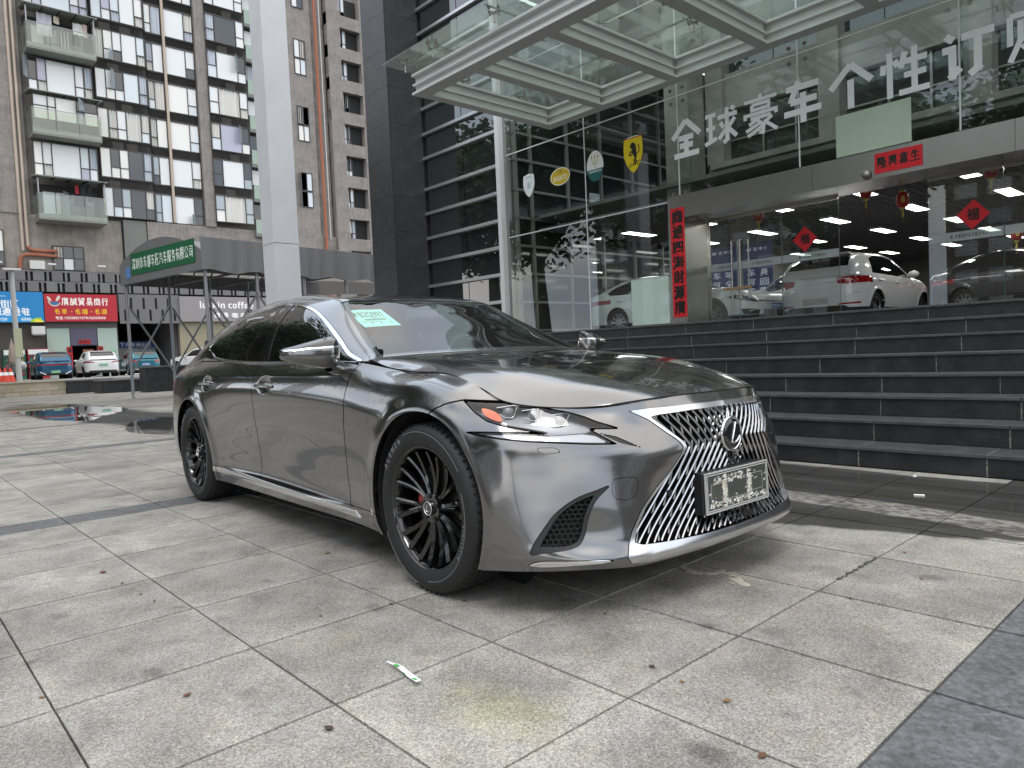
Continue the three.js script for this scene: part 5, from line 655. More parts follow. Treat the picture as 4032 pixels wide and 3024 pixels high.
{ // barrel tent on scissor frames
  const t = thing('barrel_tent', 'grey tarpaulin barrel tent on galvanised scissor frames', 'tent'); { const q = .178; t.rotation.y = q; t.position.set(-27.1 - (Math.cos(q) * -27.1 + Math.sin(q) * -6.75), 0, -6.75 - (-Math.sin(q) * -27.1 + Math.cos(q) * -6.75)); } const x0 = -27.1, x1 = -22.1, z0 = -6.95, z1 = -15.2, E = 3.95;
  const top = (s) => E + .42 + .80 * Math.sin(Math.PI * Math.min(1, s * .93 + .05)) ** .8; // arch across x
  const P = [], I = [], nu = 24, nv = 16; for (let i = 0; i <= nu; i++) for (let j = 0; j <= nv; j++) { const s = i / nu, x = x0 - .15 + (x1 - x0 + .3) * s, z = z0 + .1 + (z1 - z0) * j / nv; P.push(x, top(s) - .06 * Math.abs(Math.sin(j / nv * Math.PI * 5)), z); }
  for (let i = 0; i < nu; i++) for (let j = 0; j < nv; j++) { const k = i * (nv + 1) + j; I.push(k, k + nv + 1, k + 1, k + 1, k + nv + 1, k + nv + 2); }
  const rg = new THREE.BufferGeometry(); rg.setAttribute('position', new THREE.Float32BufferAttribute(P, 3)); rg.setIndex(I); rg.computeVertexNormals(); const tarp = greyTarp.clone(); tarp.side = THREE.DoubleSide; mesh('roof_cover', rg, tarp, t);
  { const S = []; for (let i = 0; i <= 30; i++) { const s = i / 30; S.push([x0 - .15 + (x1 - x0 + .3) * s, top(s) + .01]); } for (let i = 120; i >= 0; i--) { const s = i / 120; S.push([x0 - .15 + (x1 - x0 + .3) * s, E - .02 + (i % 2 ? -.06 : 0)]); } mesh('gable_valance', shapeGeo(S, .012).translate(0, 0, z0 + .09), tarp, t); }
  { const g = new THREE.PlaneGeometry(z0 - z1 + .2, 1.0, 90, 8).rotateY(Math.PI / 2).translate(x1 + .17, E + .42, (z0 + z1) / 2 + .05), p = g.attributes.position; for (let i = 0; i < p.count; i++) { const z = p.getZ(i), y = p.getY(i); p.setX(i, p.getX(i) + .05 * Math.sin(z * 9 + Math.sin(z * 2.3) * 2) * (E + 1 - y)); if (y < E) p.setY(i, y + .05 * Math.sin(z * 4.2)); } g.computeVertexNormals(); mesh('side_valance', g, tarp, t); const g2 = new THREE.PlaneGeometry(z0 - z1, .5, 20, 2).rotateY(-Math.PI / 2).translate(x0 - .15, E + .2, (z0 + z1) / 2); mesh('side_valance', g2, tarp, t); }
  { const tex = canvasTex(1024, 190, (c, w, h) => { c.fillStyle = '#14603a'; c.fillRect(0, 0, w, h); c.strokeStyle = '#e9eee9'; line2d(c, '深圳市东都车匠汽车服务有限公司', 22, 44, 60, 104, 9, .09); }); const g = new THREE.PlaneGeometry(4.1, .72).translate(-24.35, E + .56, z0 + .115); mesh('green_banner', g, std([1, 1, 1], .6, 0, { map: tex }), t); mesh('blue_label', new THREE.PlaneGeometry(.32, .38).translate(-26.62, E + .32, z0 + .114), std([.10, .25, .55], .6), t); }
  const rows = [[x0, [-6.95, -8.45, -10.0, -11.6, -13.3]], [x1, [-7.0, -8.75, -10.55, -12.35, -14.1]]];
  for (const [x, zs] of rows) { zs.forEach((z) => { mesh('tent_leg', bar([x, .14, z], [x, E + .35, z], .052, 10), galv, t); const c = mesh('castor', [new THREE.TorusGeometry(.055, .025, 8, 16).translate(x, .075, z), box(.07, .08, .05, x, .14, z)], std([.35, .33, .30], .6), t); void c; }); for (let k = 0; k + 1 < zs.length; k++) for (const [ya, yb] of [[.9, 3.3]]) { mesh('scissor_bar', beam([x + .05, ya, zs[k]], [x + .05, yb, zs[k + 1]], .07, .045), galv, t); mesh('scissor_bar', beam([x - .05, ya, zs[k + 1]], [x - .05, yb, zs[k]], .07, .045), galv, t); } }
  for (const z of [-6.95, -8.6, -10.3, -12.0]) { mesh('roof_tie', beam([x0, E + .05, z - .02], [x1, E + .05, z - .02], .06, .06), galv, t); for (let k = 0; k < 4; k++) { const a = x0 + 1.25 * k, b = a + 1.25; mesh('truss_web', beam([a, E + .08, z - .03], [(a + b) / 2, top((a + b) / 2 / 5 + 5.42) > 0 ? E + .75 : E, z - .03], .04, .04), galv, t); } }
  // red site box and dark ground in the shade of the tent
  tag(mesh('red_cabinet', rbox(.5, 3.0, 3.2, -25.2, 1.5, -16.6, .03, 1), std([.30, .02, .02], .5)), 'red metal cabinet deep under the tent', 'cabinet');
}
{ // white square mast
  const m = std([1, 1, 1], .5, 0, { map: dataTex(128, 256, (x, y) => { const v = .80 + .05 * (fbm(x / 30, y / 60, 241, 4) - .5); return [v * .985, v * .995, v * 1.01]; }) });
  const p = thing('white_mast', 'white square steel mast standing on the plaza behind the saloon', 'mast'); mesh('shaft', boxUV(bx(-14.02, -13.5, 0, 3.35, -6.66, -6.14), 2), m, p); mesh('shaft', boxUV(bx(-14.02, -13.5, 3.362, 16, -6.66, -6.14), 2), m, p); mesh('base_plate', bx(-14.2, -13.32, 0, .03, -6.84, -5.96), galv, p);
}
{ // lamp post, cones, closed parasols, scooter
  const lp = thing('lamp_post', 'slim grey lamp post with a flat head beside the blue sign', 'lamp post', [-42.2, LOT, -5.78]); mesh('post', bar([0, 0, 0], [0, 5.4, 0], .13, 14, .10), std([.42, .42, .41], .5), lp); mesh('lamp_head', [rbox(.5, .10, .75, 0, 5.45, 0, .04, 2)], std([.6, .6, .6], .4), lp); mesh('post_board', bx(.11, .14, 1.2, 2.6, -.22, .10), std([.40, .42, .28], .6), lp);
  const cone = (label, x, z) => { const t = thing('traffic_cone', label, 'traffic cone', [x, LOT, z], 0, 'traffic cones by the lamp post'); mesh('cone_body', new THREE.CylinderGeometry(.035, .20, .68, 20, 1, true).translate(0, .38, 0), std([.62, .06, .03], .6), t); mesh('cone_base', rbox(.46, .05, .46, 0, .025, 0, .02), std([.55, .05, .03], .6), t); mesh('cone_band', new THREE.CylinderGeometry(.096, .135, .16, 20, 1, true).translate(0, .42, 0), std([.8, .8, .78], .4), t); };
  cone('orange traffic cone at the left edge of the picture', -43, -5.32); cone('orange traffic cone between the other cone and the scooter', -43.6, -5.62); cone('orange traffic cone beyond the pair, half hidden', -44.6, -5.3);
  const para = (label, x, z, h, col) => { const t = thing('closed_parasol', label, 'parasol', [x, LOT, z]); mesh('pole', bar([0, 0, 0], [0, h + .1, 0], .03, 8), galv, t); const pr = []; for (let i = 0; i <= 10; i++) { const q = i / 10; pr.push(new THREE.Vector2(.02 + .20 * Math.sin(Math.min(1, q * 1.25) * 1.57) * (1 - .35 * q), h - q * h * .62)); } const g = new THREE.LatheGeometry(pr, 20), p = g.attributes.position; for (let i = 0; i < p.count; i++) { const a = Math.atan2(p.getZ(i), p.getX(i)), k = 1 + .22 * Math.sin(a * 8); p.setX(i, p.getX(i) * k); p.setZ(i, p.getZ(i) * k); } g.computeVertexNormals(); mesh('folded_cover', g, std(col, .8, 0, { side: THREE.DoubleSide }), t); mesh('foot', new THREE.CylinderGeometry(.3, .32, .1, 20).translate(0, .05, 0), std([.25, .25, .25], .8), t); };
  para('closed beige parasol next to the lamp post', -51, -6.72, 2.4, [.36, .28, .22]); para('closed white parasol between the blue and the white car', -55, -12.2, 1.5, [.72, .72, .68]);
}
// ------------------------------------------------------------------ the grey saloon: body nets (x forward, y up, z to its right side; front axle at x = 0)
const ARCH_F = [0, .362, .412], ARCH_R = [-3.092, .362, .402];
const sideStation = (x, list) => list.map(([y, z]) => [x, y, z]);
const lowerNet = [
  [[.868, .190, 0], [.894, .222, 0], [.880, .290, 0], [.876, .42, 0], [.886, .55, 0], [.890, .63, 0], [.872, .715, 0], [.852, .762, 0], [.828, .802, 0]],
  [[.862, .190, .2], [.888, .222, .2], [.874, .290, .2], [.870, .42, .2], [.880, .55, .2], [.882, .63, .2], [.862, .715, .2], [.838, .760, .2], [.812, .802, .2]],
  [[.846, .190, .38], [.870, .224, .38], [.852, .290, .38], [.848, .42, .38], [.850, .55, .38], [.842, .622, .38], [.800, .712, .38], [.785, .757, .38], [.772, .796, .37]],
  [[.815, .192, .55], [.836, .228, .55], [.812, .290, .55], [.790, .42, .55], [.768, .55, .55], [.745, .632, .55], [.690, .712, .54], [.665, .752, .53], [.650, .778, .53]],
  [[.735, .195, .68], [.752, .232, .68], [.708, .290, .68], [.685, .42, .685], [.668, .55, .68], [.648, .642, .67], [.590, .716, .66], [.565, .752, .655], [.555, .778, .65]],
  [[.610, .190, .800], [.618, .238, .806], [.600, .295, .806], [.580, .42, .800], [.562, .55, .792], [.540, .652, .785], [.490, .724, .765], [.460, .768, .745], [.440, .796, .730]],
  [[.490, .185, .880], [.492, .240, .888], [.490, .300, .890], [.480, .42, .886], [.468, .55, .878], [.450, .655, .868], [.405, .735, .845], [.375, .785, .815], [.360, .812, .772]],
  [[.370, .180, .922], [.370, .240, .928], [.370, .300, .930], [.365, .42, .928], [.355, .55, .921], [.340, .660, .911], [.300, .752, .886], [.262, .818, .850], [.240, .852, .762]],
  sideStation(.16, [[.18, .934], [.24, .938], [.30, .940], [.42, .940], [.55, .937], [.665, .930], [.775, .908], [.850, .866], [.884, .760]]),
  sideStation(0, [[.18, .935], [.24, .938], [.30, .940], [.42, .942], [.55, .941], [.68, .937], [.80, .915], [.880, .872], [.917, .760]]),
  sideStation(-.37, [[.185, .900], [.24, .916], [.30, .922], [.42, .924], [.55, .925], [.68, .925], [.80, .915], [.895, .872], [.938, .770]]),
  sideStation(-.65, [[.19, .885], [.25, .905], [.30, .900], [.42, .905], [.55, .916], [.70, .928], [.83, .925], [.930, .888], [.985, .836]]),
  sideStation(-1.2, [[.19, .880], [.255, .905], [.30, .885], [.42, .888], [.55, .905], [.70, .928], [.85, .935], [.935, .905], [.997, .858]]),
  sideStation(-1.8, [[.19, .880], [.265, .905], [.31, .885], [.42, .885], [.55, .902], [.70, .929], [.86, .938], [.942, .910], [1.006, .864]]),
  sideStation(-2.4, [[.19, .880], [.275, .905], [.32, .899], [.44, .905], [.56, .920], [.70, .937], [.87, .938], [.955, .905], [1.030, .854]]),
  sideStation(-2.75, [[.19, .890], [.28, .912], [.33, .918], [.44, .928], [.56, .938], [.70, .943], [.87, .930], [.970, .890], [1.060, .822]]),
  sideStation(-3.09, [[.19, .900], [.28, .922], [.34, .936], [.44, .944], [.58, .947], [.72, .945], [.87, .922], [.970, .876], [1.075, .795]]),
  sideStation(-3.5, [[.22, .880], [.30, .900], [.38, .912], [.48, .918], [.60, .920], [.72, .916], [.85, .898], [.950, .860], [1.035, .785]]),
  sideStation(-3.8, [[.25, .830], [.33, .855], [.42, .866], [.52, .870], [.62, .868], [.74, .864], [.85, .850], [.930, .826], [.990, .765]]),
  [[-3.98, .27, .72], [-4.02, .35, .74], [-4.04, .44, .75], [-4.05, .54, .75], [-4.04, .64, .75], [-4.03, .75, .75], [-4.01, .85, .74], [-3.99, .92, .72], [-3.96, .97, .68]],
  [[-4.09, .28, .42], [-4.13, .36, .42], [-4.15, .45, .42], [-4.16, .55, .42], [-4.15, .65, .42], [-4.14, .76, .42], [-4.12, .86, .42], [-4.10, .94, .42], [-4.08, .99, .42]],
  [[-4.12, .28, 0], [-4.16, .36, 0], [-4.18, .45, 0], [-4.19, .55, 0], [-4.18, .65, 0], [-4.17, .76, 0], [-4.15, .86, 0], [-4.14, .95, 0], [-4.12, 1.0, 0]],
];
const hoodNet = [ // front to cowl; each from the centre line to the shut line
  [[.826, .805, 0], [.810, .805, .2], [.785, .801, .35], [.735, .792, .44], [.672, .781, .515]],
  [[.665, .846, 0], [.655, .847, .2], [.635, .847, .37], [.600, .834, .50], [.552, .781, .652]],
  [[.485, .885, 0], [.475, .888, .21], [.455, .889, .40], [.425, .870, .57], [.372, .811, .768]],
  [[.250, .926, 0], [.245, .931, .23], [.235, .932, .45], [.230, .914, .62], [.225, .858, .760]],
  [[0, .960, 0], [0, .964, .24], [0, .963, .48], [0, .948, .64], [.0, .918, .758]],
  [[-.30, .992, 0], [-.30, .995, .25], [-.30, .990, .50], [-.30, .970, .66], [-.30, .936, .766]],
  [[-.56, 1.012, 0], [-.55, 1.013, .25], [-.54, 1.006, .52], [-.53, .992, .67], [-.52, .962, .768]],
  [[-.705, 1.020, 0], [-.70, 1.020, .25], [-.685, 1.012, .52], [-.67, 1.004, .68], [-.655, .998, .772]],
];
const sl = (x, list) => list.map(([y, z]) => [x, y, z]);
const cabinNet = [ // slices from windscreen base to boot; each from belt line to the roof centre
  sl(-.64, [[.990, .800], [.996, .785], [1.000, .770], [1.004, .745], [1.008, .70], [1.016, .50], [1.020, .25], [1.020, 0]]),
  sl(-.90, [[.995, .830], [1.025, .815], [1.055, .790], [1.085, .752], [1.113, .670], [1.132, .48], [1.140, .25], [1.142, 0]]),
  sl(-1.15, [[.998, .845], [1.060, .820], [1.120, .785], [1.190, .715], [1.234, .612], [1.254, .44], [1.264, .22], [1.267, 0]]),
  sl(-1.36, [[1.000, .850], [1.090, .815], [1.170, .770], [1.275, .675], [1.341, .555], [1.354, .40], [1.361, .20], [1.363, 0]]),
  sl(-1.70, [[1.005, .855], [1.110, .820], [1.220, .765], [1.342, .656], [1.397, .555], [1.417, .40], [1.426, .20], [1.429, 0]]),
  sl(-2.00, [[1.010, .855], [1.120, .820], [1.240, .760], [1.370, .645], [1.424, .550], [1.446, .40], [1.456, .20], [1.459, 0]]),
  sl(-2.30, [[1.022, .850], [1.130, .815], [1.250, .750], [1.372, .640], [1.425, .545], [1.447, .40], [1.458, .20], [1.461, 0]]),
  sl(-2.60, [[1.035, .842], [1.140, .805], [1.250, .745], [1.360, .645], [1.410, .545], [1.430, .40], [1.442, .20], [1.446, 0]]),
  sl(-2.85, [[1.050, .828], [1.140, .796], [1.236, .745], [1.318, .672], [1.372, .555], [1.396, .41], [1.408, .20], [1.413, 0]]),
  sl(-3.10, [[1.066, .810], [1.140, .786], [1.204, .745], [1.262, .682], [1.310, .565], [1.336, .41], [1.354, .20], [1.360, 0]]),
  sl(-3.40, [[1.044, .796], [1.094, .772], [1.134, .735], [1.168, .675], [1.198, .555], [1.224, .40], [1.242, .20], [1.249, 0]]),
  sl(-3.70, [[1.006, .775], [1.025, .740], [1.040, .690], [1.055, .620], [1.070, .500], [1.085, .36], [1.095, .18], [1.100, 0]]),
  sl(-3.95, [[.972, .690], [.985, .660], [.995, .600], [1.005, .520], [1.010, .400], [1.015, .28], [1.020, .14], [1.020, 0]]),
  sl(-4.10, [[.990, .430], [.994, .400], [.998, .360], [1.000, .300], [1.002, .240], [1.003, .16], [1.004, .08], [1.004, 0]]),
];
function flare(q) { // lips round the wheel openings
  const [x, y, z] = q; if (z < .6) return q; let o = 0;
  for (const [cx, cy, r] of [ARCH_F, ARCH_R]) { const d = Math.hypot(x - cx, y - cy) - r; if (d > -.05) o += .013 * Math.exp(-((d - .012) ** 2) / (2 * .03 ** 2)); }
  if (x < -.6 && x > -3.2) { const c = .905 - (x + .6) * -.004; o += .0045 * Math.exp(-Math.abs(y - .932) / .012) * Math.min(1, (-.6 - x) / .3) * Math.min(1, (x + 3.2) / .4); }
  return [x, y, z + o];
}
// ------------------------------------------------------------------ materials of the cars
const M = {};
{
  const flake = dataTex(256, 256, (x, y) => .5 + .5 * (hash2(x, y, 5) - .5), false);
  M.paint = phys([.195, .193, .192], .18, .95, { clearcoat: 1, clearcoatRoughness: .01 });
  M.blackGloss = phys([.008, .008, .009], .12, 0, { clearcoat: 1, clearcoatRoughness: .02 });
  M.blackSatin = std([.012, .012, .013], .45);
  M.blackMatte = std([.006, .006, .006], .85);
  M.trim = std([.02, .02, .021], .6);
  M.chrome = std([.82, .82, .83], .09, 1);
  M.satin = std([.62, .62, .63], .22, 1);
  M.barChrome = std([.50, .50, .51], .20, 1); M.barDark = std([.33, .33, .335], .28, 1);
  M.tint = phys([.004, .005, .005], .015, 0, { ior: 1.55, clearcoat: 1, clearcoatRoughness: .01 });
  M.screen = phys([.80, .90, .86], .0, 0, { transmission: 1, thickness: 0, ior: 1.52, specularIntensity: 1 });
  M.lens = phys([.97, .98, 1], .0, 0, { transmission: 1, thickness: 0, ior: 1.5 });
  M.lampInside = std([.13, .135, .145], .28, .9);
  M.lampDark = std([.03, .03, .033], .3, .3);
  M.orange = phys([.75, .12, .015], .15, 0, { clearcoat: 1 });
  M.redLens = phys([.32, .008, .01], .08, 0, { clearcoat: 1 });
  M.drl = phys([.42, .43, .45], .2, 0, { clearcoat: 1 });
  M.rimBlack = phys([.004, .004, .0045], .14, .0, { clearcoat: 1, clearcoatRoughness: .03 });
  M.rotor = std([.12, .115, .11], .4, .9);
  M.caliper = phys([.35, .008, .012], .3, 0, { clearcoat: .6 });
  M.rubber = std([.011, .011, .0115], .62, 0, { bumpMap: dataTex(256, 256, (x, y) => .5 + .5 * (fbm(x / 16, y / 16, 8, 3, 16) - .5), false), bumpScale: .001 });
  M.rubberText = std([.15, .15, .16], .5);
  M.leather = std([.035, .032, .030], .55);
  M.dash = std([.018, .018, .02], .6);
  void flake;
}
const font = await new FontLoader().loadAsync('fonts/droid/droid_sans_bold.typeface.json');
function textGeo(s, size, depth) { const g = new TextGeometry(s, { font, size, depth, curveSegments: 3, bevelEnabled: false }); g.computeBoundingBox(); const b = g.boundingBox; return g.translate(-(b.min.x + b.max.x) / 2, -(b.min.y + b.max.y) / 2, 0); }

// ------------------------------------------------------------------ wheels (axle along z, outer face towards +z, centre at origin)
function tyreGeo(R, w, rim) { // lathe profile with tread grooves
  const h = w / 2, pr = [];
  pr.push([rim - .008, -h * .80], [rim + .012, -h * .95], [(R + rim) / 2 - .005, -h * 1.0], [R - .035, -h * .97], [R - .014, -h * .86], [R - .003, -h * .70]);
  for (const g of [-.40, -.13, .13, .40]) pr.push([R, h * (g - .05)], [R - .008, h * (g - .035)], [R - .008, h * (g + .035)], [R, h * (g + .05)]);
  pr.push([R - .003, h * .70], [R - .014, h * .86], [R - .035, h * .97], [(R + rim) / 2 - .005, h * 1.0], [rim + .012, h * .95], [rim - .008, h * .80]);
  const g = new THREE.LatheGeometry(pr.map(([r, y]) => new THREE.Vector2(r, y)), 96); g.rotateX(Math.PI / 2); return toCreasedNormals(g, .6);
}
function ringSeg(r0, r1, z, a0, a1, n = 24, t = .0015) { // thin raised arc on a side wall
  const P = []; for (let i = 0; i <= n; i++) { const a = a0 + (a1 - a0) * i / n; P.push([Math.cos(a), Math.sin(a)]); }
  const s = new THREE.Shape(); P.forEach(([c, q], i) => (i ? s.lineTo(c * r1, q * r1) : s.moveTo(c * r1, q * r1))); for (let i = n; i >= 0; i--) s.lineTo(P[i][0] * r0, P[i][1] * r0);
  return new THREE.ExtrudeGeometry(s, { depth: t, bevelEnabled: false, curveSegments: 1 }).translate(0, 0, z);
}
function saloonWheel(front) {
  const w = new THREE.Group(); w.name = 'wheel'; const R = .362, rim = .262, W = .245, zf = .1225;
  mesh('tyre', tyreGeo(R, W, rim), M.rubber, w);
  { // sipes across the outer tread shoulder and the raised marks of the side wall
    const list = []; for (let i = 0; i < 64; i++) { const a = i / 64 * Math.PI * 2; list.push(box(.004, .011, .05, 0, R - .0062, .075).rotateZ(a)); list.push(box(.003, .009, .030, 0, R - .0048, .0).rotateZ(a + .05)); }
    mesh('tread_sipes', list, M.blackMatte, w);
  }
  {
    const list = [], word = 'ALENZA', rT = .318; [...word].forEach((ch, i) => { const a = 2.62 - i * .105; const g = textGeo(ch, .024, .0016); g.rotateZ(a - Math.PI / 2); list.push(g.translate(Math.cos(a) * rT, Math.sin(a) * rT, zf * 1.0 - .0012)); });
    list.push(ringSeg(.327, .330, zf * .995, .6, 1.95), ringSeg(.300, .303, zf * .995, -1.5, .35), ringSeg(.326, .329, zf * .995, -2.7, -1.75));
    for (let i = 0; i < 9; i++) { const a = -.1 - i * .06; list.push(textGeo('RUNFLAT+M'[i], .012, .001).rotateZ(a - Math.PI / 2).translate(Math.cos(a) * .292, Math.sin(a) * .292, zf * .99)); }
    mesh('sidewall_lettering', list, M.rubberText, w);
  }
  { // barrel and lip
    const pr = [[rim - .012, -.10], [rim - .02, -.06], [rim - .022, .05], [rim - .014, .088], [rim - .004, .100], [rim - .001, .108], [rim + .004, .108], [rim + .006, .098]];
    const g = new THREE.LatheGeometry(pr.map(([r, y]) => new THREE.Vector2(r, y)), 72).rotateX(Math.PI / 2); mesh('rim', g, M.rimBlack, w);
  }
  { // ten twin spokes, blade-like, dished towards the hub
    const list = [];
    const blade = (a0, a1, w0, w1) => { // from hub to rim
      const n = 8, P = [], I = [];
      for (let i = 0; i <= n; i++) {
        const t = i / n, r = .055 + (rim - .018 - .055) * t, a = a0 + (a1 - a0) * t, z = .072 + .030 * t ** 1.6 - .010 * Math.sin(Math.PI * t), wd = w0 + (w1 - w0) * t, d = .030;
        const c = Math.cos(a), s = Math.sin(a), px = -s, py = c;
        for (const [o, dz] of [[-wd, -d], [-wd * .9, -.006], [-wd * .35, 0], [wd * .9, -.010], [wd, -d]]) P.push(c * r + px * o, s * r + py * o, z + dz);
      }
      for (let i = 0; i < n; i++) for (let k = 0; k < 4; k++) { const q = i * 5 + k; I.push(q, q + 5, q + 1, q + 1, q + 5, q + 6); }
      const g = new THREE.BufferGeometry(); g.setAttribute('position', new THREE.Float32BufferAttribute(P, 3)); g.setIndex(I); return toCreasedNormals(g.toNonIndexed(), .5);
    };
    for (let k = 0; k < 10; k++) { const a = k / 10 * Math.PI * 2 + .12, s = k % 2 ? 1 : -1; for (const [da, db] of [[-.035, -.150], [.035, .150]]) list.push(blade(a + da, a + db, .0110, .0135)); }
    const P = list.map((g) => g); for (const g of P) { const o = mesh('spoke', g, M.rimBlack, w); void o; }
  }
  mesh('hub', new THREE.CylinderGeometry(.062, .07, .05, 40).rotateX(Math.PI / 2).translate(0, 0, .055), M.rimBlack, w);
  const cap = mesh('centre_cap', new THREE.CylinderGeometry(.031, .033, .014, 40).rotateX(Math.PI / 2).translate(0, 0, .086), M.blackGloss, w);
  mesh('cap_ring', new THREE.TorusGeometry(.0285, .0022, 8, 40).translate(0, 0, .0935), M.chrome, cap);
  mesh('cap_emblem', [tube([[-.004, .017, .0935], [-.010, -.010, .0935], [.012, -.013, .0935]], .0021, 16, 6)], M.chrome, cap);
  { const l = []; for (let i = 0; i < 5; i++) { const a = i / 5 * Math.PI * 2 + .3; l.push(new THREE.CylinderGeometry(.010, .010, .016, 6).rotateX(Math.PI / 2).translate(Math.cos(a) * .050, Math.sin(a) * .050, .078)); } mesh('lug_nuts', l, M.blackSatin, w); }
  mesh('brake_disc', new THREE.CylinderGeometry(front ? .185 : .17, front ? .185 : .17, .03, 48).rotateX(Math.PI / 2).translate(0, 0, .0), M.rotor, w);
  mesh('valve', bar([.20, .05, .07], [.21, .053, .095], .004, 8), M.satin, w);
  return w;
}

// ------------------------------------------------------------------ the saloon
const carRoot = thing('grey_saloon_car', 'dark grey metallic luxury saloon with mesh spindle grille parked before the steps', 'car', [-2.455, 0, -2.645], -1.8726 * Math.PI / 180);
{
  const lowerAll = flip(loft(lowerNet, 460, 92, (q) => handleDish(flare(q))));
  function handleDish(q) { const [x, y, z] = q; if (z < .85) return q; let o = 0; for (const [cx, cy] of [[-1.645, .874], [-2.70, .884]]) { const r = ((x - cx) / .105) ** 2 + ((y - cy) / .052) ** 2; if (r < 1) o += .022 * (1 - r) ** 1.1; } return [x, y, z - o]; }
  const archF = (x, y) => Math.hypot(x - ARCH_F[0], y - ARCH_F[1]) - ARCH_F[2], archR = (x, y) => Math.hypot(x - ARCH_R[0], y - ARCH_R[1]) - ARCH_R[2];
  const lower = clip(clip(lowerAll, (x, y, z) => (z > .45 ? archF(x, y) : 1)), (x, y, z) => (z > .45 ? archR(x, y) : 1));
  const S = (x, z) => (z - x) * Math.SQRT1_2;
  const frontSheet = clip(lowerAll, (x) => x - .12);
  const onFront = (s, y) => { const t = 3; return castOn(frontSheet, [(t - s) * Math.SQRT1_2, y, (t + s) * Math.SQRT1_2], [-Math.SQRT1_2, 0, -Math.SQRT1_2]); };

  // outlines measured on the body
  const lampPts = [[.442, .818], [.348, .810], [.276, .806], [.190, .792], [.113, .780], [.030, .762], [-.030, .743], [-.075, .723], [-.158, .696], [-.047, .700], [-.065, .686], [-.144, .642], [-.033, .647], [.078, .656], [.190, .665], [.303, .679], [.374, .689], [.428, .701], [.342, .7015], [.227, .697], [.115, .689], [.167, .700], [.273, .721], [.343, .742], [.393, .773]];
  const lampP = poly(lampPts);
  const ventP = poly(smooth([[-.114, .494], [-.0615, .478], [.0127, .453], [.0877, .405], [.142, .342], [.181, .285], [.192, .253], [.144, .259], [.0127, .280], [-.0113, .313], [-.0283, .378], [-.060, .442]], 4));
  const lipP = poly(smooth([[.200, .213], [.160, .229], [.022, .232], [-.080, .233], [-.118, .228], [-.093, .221], [.0226, .213], [.170, .206]], 4));
  const triP = poly([[-.068, .688], [-.158, .644], [-.255, .617], [-.146, .668]]);
  const outerHalf = [[0, .766], [.20, .766], [.39, .763], [.452, .757], [.400, .721], [.353, .669], [.312, .632], [.298, .611], [.310, .586], [.360, .532], [.430, .469], [.496, .398], [.545, .320], [.585, .232], [.57, .212], [.45, .203], [.25, .200], [0, .199]];
  const innerHalf = [[0, .746], [.20, .744], [.36, .737], [.392, .731], [.345, .678], [.295, .630], [.281, .610], [.339, .545], [.413, .470], [.478, .404], [.523, .336], [.545, .280], [.52, .270], [.40, .262], [.2, .256], [0, .254]];
  const outerP = poly([...outerHalf, [-1, .199], [-1, .766]]), innerP = poly([...innerHalf, [-1, .254], [-1, .746]]);
  const grilleZone = (x, y, z) => (x > .5 ? outerP(z, y) : -1);

  // side panel outlines in x-y
  const doorFront = [[-.628, 1.02], [-.640, .96], [-.645, .93], [-.651, .87], [-.660, .77], [-.688, .615], [-.708, .42], [-.706, .277]];
  const doorB = [[-1.853, 1.02], [-1.838, .955], [-1.832, .91], [-1.842, .73], [-1.876, .537], [-1.898, .285]];
  const doorRear = [[-3.14, 1.04], [-3.086, .956], [-3.032, .883], [-2.985, .812], [-2.90, .728], [-2.80, .655], [-2.735, .57], [-2.712, .46], [-2.715, .305]];
  const frontDoorP = poly([...doorFront, ...[...doorB].reverse()]);
  const rearDoorP = poly([...doorB, [-2.3, .296], ...[...doorRear].reverse()]);
  const fenderP = poly([[.06, .55], [.078, .762], [.114, .787], [.166, .808], [.235, .821], [.30, .8155], [.376, .809], [.45, .84], [.45, 1.1], [-.55, 1.1], ...doorFront, [-.55, .278], [-.30, .283]]);
  const sillP = poly([[-.30, .281], [-.55, .276], [-.706, .2755], [-1.2, .2790], [-1.898, .2838], [-2.3, .2946], [-2.72, .3036], [-2.80, .304], [-2.80, .10], [-.30, .10]]);
  const G = .0034;
  const side = (p) => (x, y, z) => (z > .55 ? p(x, y) - G : -1);
  const part = (name, s, m, depth) => { mesh(name, panel(s, depth), m, carRoot); mesh(name, panel(mirrorZ(s), depth), m, carRoot); };
  part('front_door', clip(lower, side(frontDoorP)), M.paint);
  part('rear_door', clip(lower, side(rearDoorP)), M.paint);
  part('front_fender', clip(lower, side(fenderP)), M.paint);
  part('sill_panel', clip(lower, (x, y, z) => (z > .55 ? sillP(x, y) + .0012 : -1)), M.paint);
  const quarter = clip(clip(clip(lower, (x) => -2.60 - x), (x, y, z) => -rearDoorP(x, y) - G), (x, y, z) => -sillP(x, y) - G);
  mesh('rear_quarter', panel(both(clip(quarter, (x) => x + 3.72)), .01), M.paint, carRoot);
  mesh('rear_bumper', geo(both(clip(quarter, (x) => -3.723 - x))), M.paint, carRoot);
  // bumper and nose
  let nose = clip(lower, (x, y, z) => x + .001);
  nose = clip(nose, (x, y, z) => -fenderP(x, y) - G);
  nose = clip(nose, (x, y, z) => -lampP(S(x, z), y) - .003);
  nose = clip(nose, (x, y, z) => -grilleZone(x, y, z) - .0015);
  nose = clip(nose, (x, y, z) => -ventP(S(x, z), y) - .001);
  nose = clip(nose, (x, y, z) => -lipP(S(x, z), y) - .001);
  nose = clip(nose, (x, y, z) => -triP(S(x, z), y));
  const towP = poly(smooth([[-.126, .512], [-.160, .517], [-.212, .514], [-.216, .475], [-.196, .441], [-.130, .445], [-.120, .475]], 4)), washP = poly(smooth([[.154, .638], [.12, .640], [.082, .637], [.062, .622], [.085, .6195], [.139, .6195]], 3));
